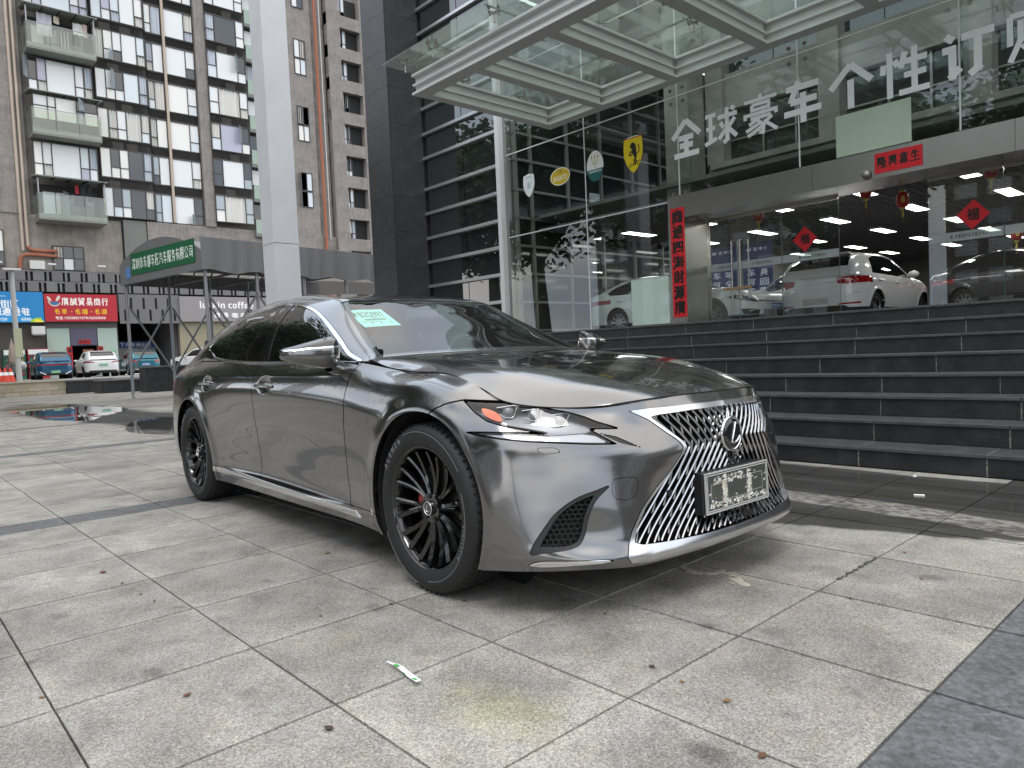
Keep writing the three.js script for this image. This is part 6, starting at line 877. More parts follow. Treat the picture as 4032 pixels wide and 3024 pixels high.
  const cap = (p) => { const s = clip(nose, (x, y, z) => p(S(x, z), y) - .0012); return s; };
  const tow = cap(towP), wash = cap(washP);
  nose = clip(nose, (x, y, z) => -towP(S(x, z), y) - .0006); nose = clip(nose, (x, y, z) => -washP(S(x, z), y) - .0006);
  const bumper = mesh('front_bumper', panel(both(nose), .014), M.paint, carRoot);
  for (const q of [tow, mirrorZ(tow)]) mesh('tow_eye_cover', panel(q, .01), M.paint, bumper); for (const q of [wash, mirrorZ(wash)]) mesh('washer_cover', panel(q, .01), M.paint, bumper);
  for (const z of [1, -1]) { const h = onFront(.063, .581); const g = new THREE.CylinderGeometry(.011, .011, .012, 20); g.applyQuaternion(new THREE.Quaternion().setFromUnitVectors(new THREE.Vector3(0, 1, 0), new THREE.Vector3(h.n[0], h.n[1], h.n[2] * z))); mesh('parking_sensor', g.translate(h.p[0] + h.n[0] * -.0045, h.p[1], (h.p[2] + h.n[2] * -.0045) * z), M.paint, bumper); }
  // dark shell behind the panel gaps
  let shell = offset(lower, -.016); shell = clip(shell, (x, y, z) => -lampP(S(x, z), y) + .004); shell = clip(shell, (x, y, z) => -grilleZone(x, y, z) + .01); shell = clip(shell, (x, y, z) => -ventP(S(x, z), y) + .004);
  mesh('inner_shell', geo(both(shell)), M.blackMatte, carRoot);
  { // floor pan and wheel housings
    const list = [bx(-3.9, .70, .20, .23, -.72, .72)];
    for (const [cx, cy, r] of [ARCH_F, ARCH_R]) for (const z of [1, -1]) { const g = new THREE.CylinderGeometry(r + .004, r + .004, .34, 48, 1, true, -Math.PI * .66, Math.PI * 1.32); g.rotateX(Math.PI / 2); g.rotateZ(Math.PI); list.push(g.translate(cx, cy, z * .735)); list.push(new THREE.CircleGeometry(r + .01, 40).translate(cx, cy, z * .57)); }
    mesh('underbody', list, M.blackMatte, carRoot);
  }
  // front lower lip of chrome
  part('bumper_chrome_strip', offset(clip(lower, (x, y, z) => (x > .4 ? lipP(S(x, z), y) - .0015 : -1)), .002), M.chrome, .01);
  part('lamp_corner_trim', offset(clip(lower, (x, y, z) => (x > .4 ? triP(S(x, z), y) - .001 : -1)), -.004), M.blackSatin, .006);
  // spindle grille frame
  const ring = clip(clip(lower, (x, y, z) => grilleZone(x, y, z) - .0005), (x, y, z) => -innerP(z, y));
  const frame = mesh('grille_frame', panel(both(offset(ring, .004)), .035), M.satin, carRoot);
  void frame;
  // grille depth table on the nose
  const gx = (() => { const sheet = clip(lowerAll, (x, y, z) => (x > .5 && z < .66 ? 1 : -1)), T = new Map(); return (z, y) => { const a = Math.abs(z), i = Math.min(29, Math.floor(a / .02)), j = Math.floor((y - .18) / .02), g = (m, n) => { const k = m * 1000 + n; if (!T.has(k)) { const h = castOn(sheet, [2, .18 + n * .02, Math.max(m * .02, .0005)], [-1, 0, 0]); T.set(k, h ? h.p[0] : .8); } return T.get(k); }; const u = a / .02 - i, v = (y - .18) / .02 - j; return (g(i, j) * (1 - u) + g(i + 1, j) * u) * (1 - v) + (g(i, j + 1) * (1 - u) + g(i + 1, j + 1) * u) * v; }; })();
  {
    const back = both(offset(clip(lower, (x, y, z) => (x > .5 ? outerP(z, y) : -1)), -.085)); mesh('grille_backing', geo(back), M.blackMatte, carRoot);
    const yw = .612, inside = (z, y) => innerP(Math.abs(z), y) + .004;
    const grille = new THREE.Group(); grille.name = 'mesh_grille'; carRoot.add(grille);
    const trace = (fn, strong) => { let run = []; const flush = () => { if (run.length > 1) grille.add(barMesh(run, strong)); run = []; }; for (let i = 0; i <= 64; i++) { const y = .250 + i * .50 / 64, t = Math.abs(y - yw), z = fn(t, y < yw); if (z !== null && inside(z, y) > 0) run.push([z, y]); else flush(); } flush(); };
    for (const dir of [1, -1]) for (let k = -30; k <= 14; k++) { const zw = k * .0375 + .019, f = (t, low) => zw + (low ? .66 * t + .45 * t * t : .74 * t); trace((t, low) => { const z = f(t, low); return z > -.004 ? z * dir : null; }, true); trace((t, low) => { const z = f(t, low); return z <= .002 && z > -.11 ? z * dir : null; }, false); }
    for (let k = -12; k <= 12; k++) { const zw = k * .0375 + .0003; trace((t, low) => zw * (low ? 1 + 1.15 * t : 1 + 1.6 * t) - (low ? 0 : Math.sign(zw || 1) * .42 * t), false); }
    function barMesh(run, strong) { // V-fronted fin following the nose
      const P = [], I = [], n = run.length;
      run.forEach(([z, y], i) => { const a = run[Math.max(0, i - 1)], b = run[Math.min(n - 1, i + 1)], tz = b[0] - a[0], ty = b[1] - a[1], l = Math.hypot(tz, ty), nz = ty / l, ny = -tz / l, w = strong ? .0034 + .0030 * THREE.MathUtils.smoothstep(.2 - Math.abs(y - .612), 0, .2) : .0024, x = gx(z, y) - (strong ? .010 : .019);
        P.push(x - .034, y + ny * w * .5, z + nz * w * .5, x - .004, y + ny * w, z + nz * w, x, y, z, x - .004, y - ny * w, z - nz * w, x - .034, y - ny * w * .5, z - nz * w * .5); });
      for (let i = 0; i < n - 1; i++) for (let k = 0; k < 4; k++) { const q = i * 5 + k; I.push(q, q + 5, q + 1, q + 1, q + 5, q + 6); }
      const g = new THREE.BufferGeometry(); g.setAttribute('position', new THREE.Float32BufferAttribute(P, 3)); g.setIndex(I); const o = new THREE.Mesh(toCreasedNormals(g.toNonIndexed(), .4), strong ? M.barChrome : M.barDark); o.name = 'grille_bar'; o.castShadow = o.receiveShadow = true; return o;
    }
    // round badge
    const bd = new THREE.Group(); bd.name = 'emblem'; bd.position.set(.888, .632, 0); bd.rotation.z = .02; carRoot.add(bd);
    const disc = mesh('emblem_disc', new THREE.LatheGeometry([[0, .012], [.03, .0115], [.055, .009], [.062, .005]].map((p) => new THREE.Vector2(...p)), 48).rotateZ(-Math.PI / 2), M.blackGloss, bd); void disc;
    mesh('emblem_ring', [new THREE.TorusGeometry(.067, .0065, 12, 64).rotateY(Math.PI / 2), new THREE.CylinderGeometry(.068, .068, .04, 48, 1, true).rotateZ(Math.PI / 2).translate(-.02, 0, 0)], M.chrome, bd);
    mesh('emblem_letter', [tube([[.012, .046, -.014], [.013, .02, -.004], [.013, -.025, .014], [.012, -.036, .016]], .0042, 20, 8), tube([[.012, -.036, .016], [.0125, -.036, -.006], [.0115, -.026, -.03], [.010, -.014, -.044]], .0042, 20, 8), tube([[.011, .046, -.014], [.011, .040, -.027]], .0036, 6, 8)], M.chrome, bd);
    mesh('front_camera', [rbox(.03, .03, .022, .887, .548, 0, .006), new THREE.SphereGeometry(.006, 12, 8).translate(.902, .548, 0)], M.blackGloss, carRoot);
    mesh('radar_sensor', new THREE.CylinderGeometry(.012, .012, .02, 20).rotateZ(Math.PI / 2).translate(.838, .44, .36), M.blackSatin, carRoot);
    // plate holder: dark back box and clear cover with old glue
    const ph = new THREE.Group(); ph.name = 'plate_holder'; ph.position.set(.906, .416, -.004); ph.rotation.z = .03; carRoot.add(ph);
    mesh('holder_block', rbox(.05, .168, .445, -.032, 0, .004, .008), M.blackSatin, ph);
    const smear = canvasTex(1024, 384, (c, w, h) => {
      c.fillStyle = '#454744'; c.fillRect(0, 0, w, h);
      c.strokeStyle = '#b9bab5'; c.lineWidth = 5; for (const [x, y, a, b] of [[70, 110, 200, 190], [330, 90, 330, 200], [745, 90, 190, 180]]) { c.strokeRect(x, y, a, b); }
      const blot = (x, y, r, col) => { c.fillStyle = col; c.beginPath(); const n = 14; for (let i = 0; i <= n; i++) { const a = i / n * 6.283, q = r * rr(.45, 1.25); c.lineTo(x + Math.cos(a) * q, y + Math.sin(a) * q * .8); } c.fill(); };
      const cols = ['#d9d8d0', '#c7c4b8', '#efeee8', '#aeaba0', '#bdb39c'];
      for (let i = 0; i < 620; i++) { const k = rnd(); let x, y; if (k < .30) { x = 285 + rr(-26, 26); y = rr(30, 360); } else if (k < .60) { x = 705 + rr(-26, 26); y = rr(40, 350); } else if (k < .8) { x = rr(40, 990); y = rr(300, 350) } else if (k < .92) { x = rr(120, 620); y = rr(40, 110); } else { x = rr(40, 990); y = rr(40, 350); } blot(x, y, rr(4, 22), cols[Math.floor(rnd() * 5)]); }
      c.fillStyle = '#101010'; for (const [x, y] of [[250, 62], [250, 322], [700, 62], [700, 322], [180, 340], [760, 340]]) { c.fillRect(x, y, 44, 16); }
      c.strokeStyle = '#e6e6e2'; c.lineWidth = 7; c.strokeRect(12, 12, w - 24, h - 24);
    });
    const cov = mesh('plate_cover', rbox(.008, .158, .448, 0, 0, 0, .004), phys([.5, .5, .5], .25, 0, { clearcoat: 1, transparent: false }), ph); void cov;
    const pl = new THREE.PlaneGeometry(.436, .148).rotateY(Math.PI / 2).translate(.0048, 0, 0); mesh('plate_face', pl, new THREE.MeshPhysicalMaterial({ map: smear, roughness: .3, clearcoat: 1, clearcoatRoughness: .03 }), ph);
    mesh('plate_rim', [rbox(.01, .007, .452, .002, .078, 0, .003), rbox(.01, .007, .452, .002, -.078, 0, .003), rbox(.01, .160, .006, .002, 0, .222, .003), rbox(.01, .160, .006, .002, 0, -.222, .003)], phys([.42, .43, .42], .12, 0, { clearcoat: 1 }), ph);
  }
  // bumper side vents with honeycomb
  {
    const deep = clip(lower, (x, y, z) => (x > .4 ? ventP(S(x, z), y) : -1));
    part('vent_backing', offset(deep, -.06), M.blackMatte, .001);
    part('vent_frame', offset(clip(deep, (x, y, z) => .014 + .010 * THREE.MathUtils.smoothstep(S(x, z), .05, .17) - ventP(S(x, z), y)), -.006), M.trim, .05);
    for (const side_ of [1, -1]) {
      const list = []; const r = .0115, dx = r * 1.9, dy = r * 1.5;
      for (let i = -14; i < 22; i++) for (let j = 0; j < 22; j++) {
        const s = i * dx + (j % 2 ? dx / 2 : 0) - .02 - j * .002, y = .245 + j * dy; if (ventP(s, y) < .014) continue; const h = onFront(s, y); if (!h) continue;
        const g = new THREE.TorusGeometry(r, .0016, 5, 6).rotateZ(Math.PI / 6); g.scale(1.12, .92, 1.6); g.applyQuaternion(new THREE.Quaternion().setFromUnitVectors(new THREE.Vector3(0, 0, 1), new THREE.Vector3(h.n[0], h.n[1], h.n[2])));
        g.translate(h.p[0] - h.n[0] * .016, h.p[1] - h.n[1] * .016, h.p[2] - h.n[2] * .016); if (side_ < 0) g.scale(1, 1, -1); list.push(g);
      }
      const o = mesh('vent_honeycomb', list, M.blackSatin, carRoot); o.userData.kind = 'stuff';
    }
  }
  // headlamps
  for (const sd of [1, -1]) {
    const hl = new THREE.Group(); hl.name = 'headlight'; carRoot.add(hl); const mz = (s) => (sd > 0 ? s : mirrorZ(s));
    const zone = clip(lower, (x, y, z) => (x > .1 ? lampP(S(x, z), y) : -1));
    mesh('lamp_housing', panel(mz(offset(zone, -.045)), -.045), M.lampDark, hl);
    const main = poly([[.43, .81], [.19, .786], [.03, .756], [-.075, .718], [-.04, .702], [.10, .700], [.26, .727], [.37, .775]]);
    mesh('reflector_tray', geo(mz(offset(clip(zone, (x, y, z) => main(S(x, z), y)), -.038))), M.lampInside, hl);
    const drl = poly([[.42, .700], [.23, .6965], [.115, .688], [-.02, .690], [-.07, .682], [-.137, .646], [-.03, .652], [.09, .661], [.20, .670], [.31, .683]]);
    mesh('daylight_strip', panel(mz(offset(clip(zone, (x, y, z) => drl(S(x, z), y) - .004), -.010)), .012), M.drl, hl);
    const or = poly(smooth([[.372, .796], [.335, .790], [.300, .772], [.285, .745], [.33, .755], [.36, .772]], 4));
    mesh('side_marker', panel(mz(offset(clip(zone, (x, y, z) => or(S(x, z), y)), -.012)), .012), M.orange, hl);
    for (const [s, y] of [[.262, .772], [.165, .757], [.062, .736]]) {
      const h = onFront(s, y), n = new THREE.Vector3(.86, -.05, .5).normalize(), q = new THREE.Quaternion().setFromUnitVectors(new THREE.Vector3(0, 0, 1), n), p = [h.p[0] - h.n[0] * .030, h.p[1], h.p[2] - h.n[2] * .030];
      const pr = [new THREE.SphereGeometry(.017, 20, 12).scale(1, 1, .6), new THREE.TorusGeometry(.0185, .0022, 8, 28)]; const fr = [tube([[-.045, .019, .004], [.038, .019, .004], [.030, .004, .004], [.018, -.022, .004], [-.012, -.022, .004], [-.036, -.006, .004]], .0022, 40, 6)];
      const place = (g) => { g.applyQuaternion(q); g.translate(...p); if (sd < 0) g.scale(1, 1, -1); return g; };
      mesh('projector_lens', pr.map(place), phys([.2, .21, .23], .03, .2, { clearcoat: 1 }), hl); mesh('projector_frame', fr.map(place), M.chrome, hl);
    }
    mesh('lamp_lens', geo(mz(offset(clip(zone, (x, y, z) => lampP(S(x, z), y) - .002), -.001))), M.lens, hl);
    const edge = skirt(clip(zone, (x, y, z) => lampP(S(x, z), y) - .0015), .006); mesh('lamp_seal', geo(mz(edge)), M.blackSatin, hl);
  }
  // bonnet
  const hood = loft(hoodNet, 96, 76); const hoodTrim = clip(flip(hood), (x, y, z, nx, ny) => 1);
  {
    const upright = hoodTrim.N[1] > 0 ? hoodTrim : flip(hoodTrim);
    const cut = upright; mesh('bonnet', panel(both(cut), .014), M.paint, carRoot);
    const rim_ = [...hoodNet[0], ...hoodNet.slice(1).map((q) => q[4])]; for (const sd of [1, -1]) { const P = crEval; const ts = chord([rim_]); const pts = []; for (let i = 0; i <= 90; i++) { const q = P(ts, rim_, i / 90); pts.push([q[0], q[1] + .0002, q[2] * sd]); } mesh('bonnet_seal', tube(pts, .0026, 140, 6), M.blackMatte, carRoot); }
  }
  // cabin: glass, pillars, roof
  let cab = loft(cabinNet, 240, 80); if (cab.N[3 * 40 + 1] < 0) cab = flip(cab);
  const dlo = smooth([[-.665, .985], [-.82, 1.036], [-.962, 1.103], [-1.105, 1.168], [-1.255, 1.232], [-1.408, 1.289], [-1.554, 1.329], [-1.763, 1.366], [-1.95, 1.381], [-2.165, 1.383], [-2.40, 1.368], [-2.62, 1.332], [-2.80, 1.285], [-2.95, 1.230], [-3.06, 1.170], [-3.10, 1.125], [-3.06, 1.093], [-2.90, 1.062], [-2.70, 1.035], [-2.45, 1.012]], 3);
  const dloP = poly([[-.64, .95], ...dlo, [-2.2, .95]]);
  const winOuter = (x, y, z) => (z > .3 && ! (x > -1.36 && z < .52) ? dloP(x, y) : -1);
  const wsHalf = [[-.660, 0], [-.655, .4], [-.652, .735], [-.833, .689], [-1.032, .635], [-1.216, .590], [-1.366, .556], [-1.362, .3], [-1.362, 0], [-1.362, -1], [-.66, -1]];
  const wsP = poly(wsHalf), ws = (x, y, z) => wsP(x, z), rwP = poly([[-3.02, 0], [-3.06, .40], [-3.10, .50], [-3.62, .52], [-3.70, .45], [-3.72, 0], [-3.72, -1], [-3.02, -1]]);
  const skin = clip(clip(clip(cab, (x, y, z) => -winOuter(x, y, z) - .001), (x, y, z) => -ws(x, y, z) - .002), (x, y, z) => -rwP(x, z) - .002);
  mesh('roof_and_pillars', panel(both(clip(skin, (x) => x + 3.74)), .02), M.paint, carRoot);
  mesh('boot_lid', panel(both(clip(skin, (x) => -3.744 - x)), .01), M.paint, carRoot);
  const wsg = mesh('windscreen', geo(both(offset(clip(cab, (x, y, z) => ws(x, y, z) - .001), -.003))), M.screen, carRoot); void wsg;
  { const paper = canvasTex(512, 300, (c, w, h) => { c.fillStyle = '#8fd3c4'; c.fillRect(0, 0, w, h); for (let y = 0; y < h; y += 8) for (let x = 0; x < w; x += 8) { c.fillStyle = (x + y) % 16 ? '#a5e0d2' : '#84c6b8'; c.fillRect(x, y, 6, 6); } c.fillStyle = c.strokeStyle = '#12312c'; glyph2d(c, '粤', 24, 40, 60, 84, 8); c.font = 'bold 128px sans-serif'; c.textBaseline = 'middle'; c.save(); c.translate(96, 90); c.scale(.78, 1); c.fillText('B2Q997', 0, 0); c.restore(); c.lineWidth = 5; for (const [ch, x] of [['年', 150], ['月', 270], ['日', 410]]) glyph2d(c, ch, x, 218, 36, 40, 5); c.fillStyle = '#3e7f78'; c.fillRect(110, 160, 300, 34); c.fillStyle = '#2b5e58'; for (let i = 0; i < 16; i++) c.fillRect(40 + i * 16, 205, 9, 16); });
    const st = clip(clip(cab, (x, y, z) => ws(x, y, z) - .045), (x, y, z) => (z > .375 && z < .585 && x < -1.075 && x > -1.285 ? 1 : -1)); void st;
    const q0 = castOn(cab, [-1.26, 2.5, .49], [0, -1, 0]), q1 = castOn(cab, [-1.06, 2.5, .54], [0, -1, 0]), g = new THREE.PlaneGeometry(.225, .25, 8, 8), P = g.attributes.position; const ax = [.0, 0, -1], up = [-.86, .50, 0]; for (let i = 0; i < P.count; i++) { const u = P.getX(i), v = P.getY(i), x = -1.135 - v * .88 + u * .06, z = .470 - u, h = castOn(cab, [x, 2.5, z], [0, -1, 0]); P.setXYZ(i, x, h.p[1] - .008, z); } void q0; void q1; void ax; void up; g.computeVertexNormals(); const pm = std([1, 1, 1], .6, 0, { map: paper, side: THREE.DoubleSide }); tag(mesh('temporary_plate', g, pm, carRoot), 'pale green temporary plate paper reading B2Q997 behind the windscreen', undefined); delete carRoot.children[carRoot.children.length - 1].userData.category; }
  mesh('rear_window', geo(both(offset(clip(cab, (x, y, z) => rwP(x, z) - .001), -.003))), M.tint, carRoot);
  { // black border round the screen
    const ring_ = clip(clip(cab, (x, y, z) => ws(x, y, z) - .004), (x, y, z) => .030 - ws(x, y, z)); mesh('windscreen_border', geo(both(offset(ring_, -.006))), M.blackSatin, carRoot);
    const sealRing = clip(clip(cab, (x, y, z) => ws(x, y, z) + .001), (x, y, z) => .005 - ws(x, y, z)); mesh('windscreen_seal', geo(both(offset(sealRing, .001))), M.blackGloss, carRoot);
  }
  { // side windows: chrome surround, glass, pillar strips
    const win = clip(cab, (x, y, z) => winOuter(x, y, z));
    const chromeW = (x) => .010 + .005 * THREE.MathUtils.smoothstep(x, -1.9, -1.0) + .030 * THREE.MathUtils.smoothstep(-x, 2.75, 3.02);
    const surround = clip(clip(win, (x, y, z) => winOuter(x, y, z) - .001), (x, y, z) => chromeW(x) - winOuter(x, y, z));
    part('window_chrome', offset(clip(surround, (x, y) => (y - (.985 + .04 * THREE.MathUtils.smoothstep(-x, .7, 2.5))) + .0), .002), M.chrome, .01);
    const glassAll = clip(win, (x, y, z) => winOuter(x, y, z) - chromeW(x));
    const pil = (x, y, o) => { const xb = -1.845 - .30 * (y - 1.01) ** 1 * .45; return x - (xb + o); };
    part('front_side_window', offset(clip(glassAll, (x, y) => pil(x, y, .075)), -.004), M.tint, .006);
    part('rear_side_window', offset(clip(clip(glassAll, (x, y) => -pil(x, y, -.045)), (x, y) => x - (-2.50 - (y - 1.02) * .28)), -.004), M.tint, .006);
    part('quarter_window', offset(clip(glassAll, (x, y) => -(x - (-2.512 - (y - 1.02) * .28))), -.004), M.tint, .006);
    part('door_pillar_strip', clip(clip(glassAll, (x, y) => -pil(x, y, .071)), (x, y) => pil(x, y, .004)), M.blackGloss, .006);
    part('door_pillar_strip', clip(clip(glassAll, (x, y) => -pil(x, y, -.001)), (x, y) => pil(x, y, -.041)), M.blackGloss, .006);
  }
  { // belt moulding
    for (const sd of [1, -1]) { const up = [], pts = [[-.66, .982, .842], [-.9, .992, .856], [-1.2, 1.000, .862], [-1.84, 1.008, .870], [-2.3, 1.024, .864], [-2.6, 1.040, .845], [-2.85, 1.062, .820]]; mesh('belt_moulding', tube(pts.map(([x, y, z]) => [x, y, z * sd]), .009, 60, 8), M.blackGloss, carRoot); void up; }
  }
  // sill chrome, door handles
  {
    const chP = poly([[-.585, .226], [-.64, .262], [-1.2, .268], [-1.9, .276], [-2.75, .292], [-2.76, .262], [-1.9, .242], [-1.2, .236], [-.68, .230]]);
    part('sill_chrome_strip', offset(clip(lower, (x, y, z) => (z > .6 ? chP(x, y) : -1)), .004), M.chrome, .012);
    for (const sd of [1, -1]) for (const [x0, x1, y, z] of [[-1.79, -1.515, .868, .934], [-2.86, -2.54, .880, .930]]) {
      const h = new THREE.Group(); h.name = 'door_handle'; carRoot.add(h);
      const g = tube([[x0, y, z - .004], [x0 + .04, y + .001, z + .014], [(x0 + x1) / 2, y + .002, z + .020], [x1 - .04, y, z + .012], [x1, y - .002, z - .004]].map((p) => [p[0], p[1], p[2] * sd]), .0115, 40, 10); g.scale(1, 1, 1); mesh('handle_bar', g, M.paint, h);
      mesh('handle_chrome', tube([[x0 + .015, y + .002, z + .010], [(x0 + x1) / 2, y + .003, z + .0275], [x1 - .03, y + .001, z + .018]].map((p) => [p[0], p[1], p[2] * sd]), .0055, 30, 8), M.chrome, h);
    }
    const fp = poly(smooth([[-.625, .720], [-.44, .722], [-.435, .708], [-.50, .694], [-.622, .692]], 3)); part('fender_trim', offset(clip(lower, (x, y, z) => (z > .6 ? fp(x, y) : -1)), .0015), M.paint, .004);
    const fl = poly(smooth([[-3.32, .90], [-3.20, .90], [-3.20, .78], [-3.32, .78]], 3)); void fl;
  }
  // tail lamps
  { const tp = poly([[-3.62, .905], [-3.80, .90], [-4.3, .93], [-4.3, .80], [-3.86, .80], [-3.78, .84]]); part('tail_light', offset(clip(lower, (x, y, z) => (z > .35 ? tp(x, y) : -1)), .003), M.redLens, .006); }
  // door mirrors
  for (const sd of [1, -1]) {
    const mg = new THREE.Group(); mg.name = 'door_mirror'; carRoot.add(mg);
    const secs = [[.888, 1.045, .955, .004], [.892, 1.116, .958, .055], [.93, 1.118, .962, .090], [.98, 1.108, .970, .098], [1.03, 1.096, .980, .092], [1.08, 1.083, .992, .078], [1.125, 1.072, 1.006, .060], [1.148, 1.064, 1.018, .036], [1.156, 1.050, 1.034, .010]].map(([z, t, b_, hx]) => [z, (t + b_) / 2, (t - b_) / 2, -.815 - (z - .95) * .22, hx]);
    const net = secs.map(([z, yc, hy, xc, hx]) => Array.from({ length: 17 }, (_, i) => { const a = -Math.PI / 2 - i / 16 * Math.PI * 2, c = Math.cos(a), s = Math.sin(a); const k = c < 0 ? .35 : 1; return [xc + Math.sign(c) * Math.abs(c) ** .8 * hx * k, yc + Math.sign(s) * Math.abs(s) ** .75 * hy , z]; }));
    let s = loft(net, 30, 64); s = normals(s); const mid = s.N.slice(); let sum = 0; for (let i = 0; i < s.P.length; i += 3) sum += mid[i] * (s.P[i] + .85) + mid[i + 1] * (s.P[i + 1] - 1.03); if (sum < 0) s = flip(s);
    const mzz = (q) => (sd > 0 ? q : mirrorZ(q)); const seam = (x, y, z) => y - (1.066 + (z - 1.0) * -.06);
    mesh('mirror_cap', geo(mzz(clip(s, (x, y, z) => seam(x, y, z) - .002))), M.blackGloss, mg); mesh('mirror_housing', geo(mzz(clip(s, (x, y, z) => -seam(x, y, z) - .0))), M.paint, mg);
    const seamBand = offset(clip(clip(s, (x, y, z) => seam(x, y, z) + .004), (x, y, z) => .004 - seam(x, y, z)), .0012); mesh('mirror_seam', geo(mzz(seamBand)), M.chrome, mg);
    const st = loft([[-.80, .945, .860], [-.80, .955, .890], [-.815, .975, .92]].map(([x, y, z], i) => Array.from({ length: 11 }, (_, k) => { const a = k / 10 * Math.PI * 2; return [x + Math.cos(a) * (.075 - i * .008), y + Math.sin(a) * (.022 + i * .004), z]; })), 8, 20); mesh('mirror_stalk', geo(mzz(st)), M.blackGloss, mg);
    mesh('mirror_glass', new THREE.SphereGeometry(.06, 20, 12).scale(.05, .9, 1.45).translate(-.848, 1.034, sd * .995), M.chrome, mg);
  }
  // wheels
  for (const [x, front] of [[0, true], [-3.092, false]]) { const w0 = saloonWheel(front); for (const sd of [1, -1]) { const w = sd > 0 ? w0 : w0.clone(); w.position.set(x, .359, sd * .812); w.rotation.set(0, sd > 0 ? 0 : Math.PI, 0); carRoot.add(w); }
    for (const sd of [1, -1]) { const g = new THREE.TorusGeometry(.13, .032, 8, 24, .9).scale(1, 1, .8).rotateZ(Math.PI - .9 + (front ? .25 : .6)); mesh('brake_caliper', g.translate(x, .359, sd * .835), M.caliper, carRoot); } }
  // inside
  {
    const cabin = new THREE.Group(); cabin.name = 'interior'; carRoot.add(cabin);
    mesh('dashboard', [rbox(.50, .20, 1.42, -.98, .90, 0, .06, 4), rbox(.10, .14, .5, -1.2, .93, -.33, .04, 3)], M.dash, cabin);
    mesh('cabin_floor', [bx(-3.1, -.7, .30, .34, -.70, .70), bx(-3.3, -3.2, .3, 1.1, -.68, .68)], M.dash, cabin);
    for (const z of [.38, -.38]) for (const x of [-1.72, -2.7]) { const st = new THREE.Group(); st.name = 'seat'; cabin.add(st); mesh('seat_cushion', rbox(.5, .16, .52, x, .56, z, .06, 3), M.leather, st); mesh('seat_back', rbox(.16, .62, .50, 0, 0, 0, .07, 4).rotateZ(.3).translate(x - .34, .84, z), M.leather, st); mesh('headrest', rbox(.10, .17, .27, x - .47, 1.20, z, .045, 4), M.leather, st); }
    mesh('steering_wheel', [new THREE.TorusGeometry(.185, .016, 10, 40).rotateY(Math.PI / 2).rotateZ(.4).translate(-1.33, .96, -.38), rbox(.04, .10, .14, -1.32, .95, -.38, .02)], M.dash, cabin);
    mesh('inside_mirror', rbox(.03, .06, .24, -1.34, 1.27, 0, .015), M.dash, cabin);
    
  }
}
// ------------------------------------------------------------------ other cars, built from a side profile
function plainWheel(R, w, rimM, n) {
  const g = new THREE.Group(); g.name = 'wheel'; mesh('tyre', tyreGeo(R, w, R * .68), M.rubber, g); const rim = [new THREE.CylinderGeometry(R * .69, R * .69, .02, 32).rotateX(Math.PI / 2).translate(0, 0, w * .12)]; mesh('rim_back', rim, M.blackSatin, g);
  const l = []; for (let k = 0; k < n; k++) { const a = k / n * 6.2832; l.push(new THREE.BoxGeometry(R * .60, R * .11, .03).translate(R * .34, 0, w * .30).rotateZ(a)); } l.push(new THREE.CylinderGeometry(R * .16, R * .18, .04, 16).rotateX(Math.PI / 2).translate(0, 0, w * .32), new THREE.TorusGeometry(R * .66, R * .035, 8, 36).translate(0, 0, w * .38)); mesh('rim', l, rimM, g); return g;
}
const M2 = { alloy: std([.45, .45, .46], .3, .9), darkAlloy: std([.03, .03, .032], .35, .6), white: phys([.70, .71, .71], .3, 0, { clearcoat: 1, clearcoatRoughness: .03 }), blue: phys([.012, .095, .19], .32, .5, { clearcoat: 1 }), teal: phys([.012, .14, .19], .32, .4, { clearcoat: 1 }), plateGreen: std([.30, .60, .42], .5), plateBlue: std([.02, .10, .45], .5) };
function plateTex(txt, bg, fg) { return std([1, 1, 1], .45, 0, { map: canvasTex(256, 84, (c, w, h) => { c.fillStyle = bg; c.fillRect(0, 0, w, h); c.strokeStyle = fg; c.lineWidth = 4; c.strokeRect(4, 4, w - 8, h - 8); c.fillStyle = fg; glyph2d(c, '粤', 14, 16, 36, 52, 4); c.font = 'bold 58px sans-serif'; c.textBaseline = 'middle'; c.fillText(txt, 56, h / 2 + 2); }) }); }
